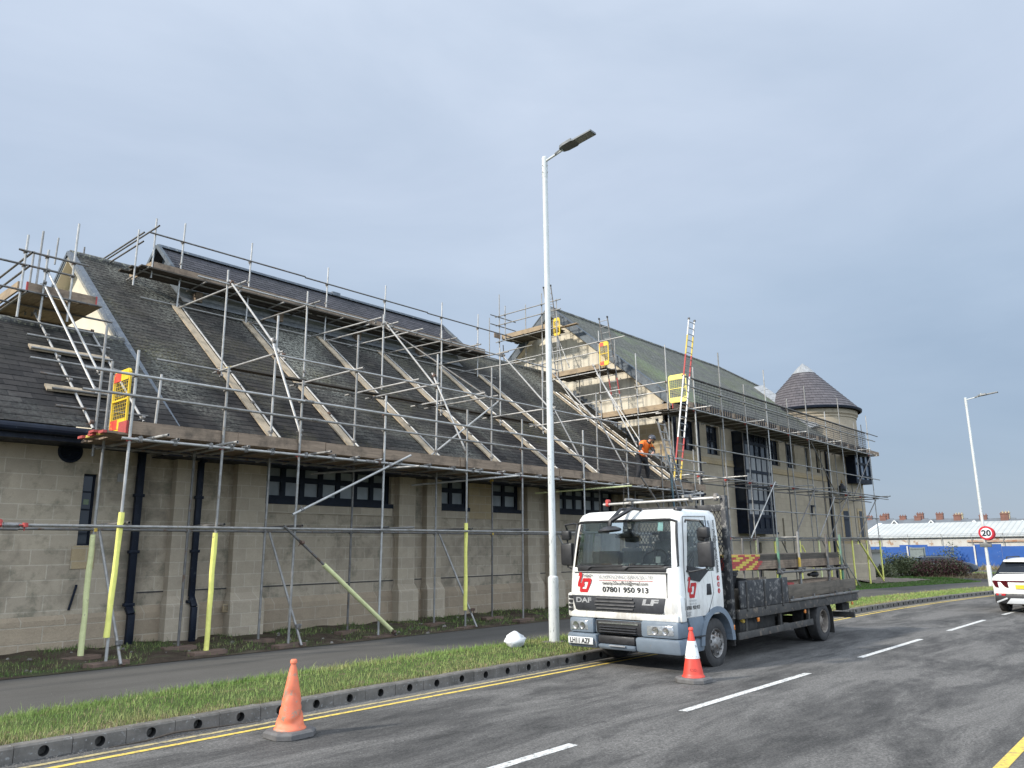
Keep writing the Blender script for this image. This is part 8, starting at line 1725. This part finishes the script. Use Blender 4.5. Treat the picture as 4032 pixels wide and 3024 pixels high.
skin_mesh([chest.lerp(neck, 0.7), neck.lerp(head, 0.25)], [(0, 1)], [0.095, 0.085]).build('collar', 'black_cloth', person, smooth=80)
skin_mesh([hip + V(0, 0, 0.03), hpL, knL, anL + V(0, 0, 0.02), hpR, knR, anR + V(0, 0, 0.02)], [(0, 1), (1, 2), (2, 3), (0, 4), (4, 5), (5, 6)], [0.155, 0.115, 0.085, 0.07, 0.115, 0.085, 0.07]).build('trousers', 'black_cloth', person, smooth=80)
for a, t_ in ((anL, toL), (anR, toR)): skin_mesh([a, a + V(0, 0.01, -0.06), t_], [(0, 1), (1, 2)], [0.06, 0.058, 0.05]).build('boot', 'black_plastic', person, smooth=80)
hc = head + up * 0.035; MB().lathe(hc, up, [(0.125, -0.03), (0.128, 0.0), (0.118, 0.05), (0.09, 0.09), (0.045, 0.112), (0, 0.116)], 20).build('helmet', 'helmet', person, smooth=80)
m = MB(); m.bar(hc + fwd * 0.10 - up * 0.02, hc + fwd * 0.15 - up * 0.03, 0.14, 0.012, up); m.build('helmet_peak', 'helmet', person, bevel=0.004)
bd = skin_mesh([head + fwd * 0.05 - up * 0.055, head + fwd * 0.085 - up * 0.10, head + fwd * 0.08 - up * 0.14], [(0, 1), (1, 2)], [0.062, 0.045, 0.022]); bd.build('beard', 'hair', person, smooth=80)
for s_ in (1, -1):
    MB().lathe(head + fwd * 0.088 + side * 0.034 * s_ + up * 0.02, fwd, [(0.014, 0), (0.010, 0.006), (0, 0.008)], 8).build('eye', 'ink', person)
m = MB(); n_ = (chest - spine).normalized(); fr = Vector((0.35, -0.85, 0.1)).normalized()
for a, c in (((-0.12, 0.10), (-0.10, -0.18)), ((0.12, 0.08), (0.10, -0.20)), ((-0.12, -0.02), (0.13, -0.04)), ((-0.15, -0.20), (0.15, -0.22))):
    sd2 = Vector((0.92, 0.38, 0)); p = chest + sd2 * a[0] + n_ * a[1] + fr * 0.19; q = chest + sd2 * c[0] + n_ * c[1] + fr * 0.195; m.bar(p, q, 0.04, 0.008, fr)
m.build('harness_strap', 'strap', person, smooth=0)
tag(MB().box(21.35, 21.75, 13.55, 13.85, DZ, DZ + 0.16).build('tool_bag', 'black_cloth', bevel=0.04), 'low black tool bag on the platform to the left of the worker', 'tool bag')
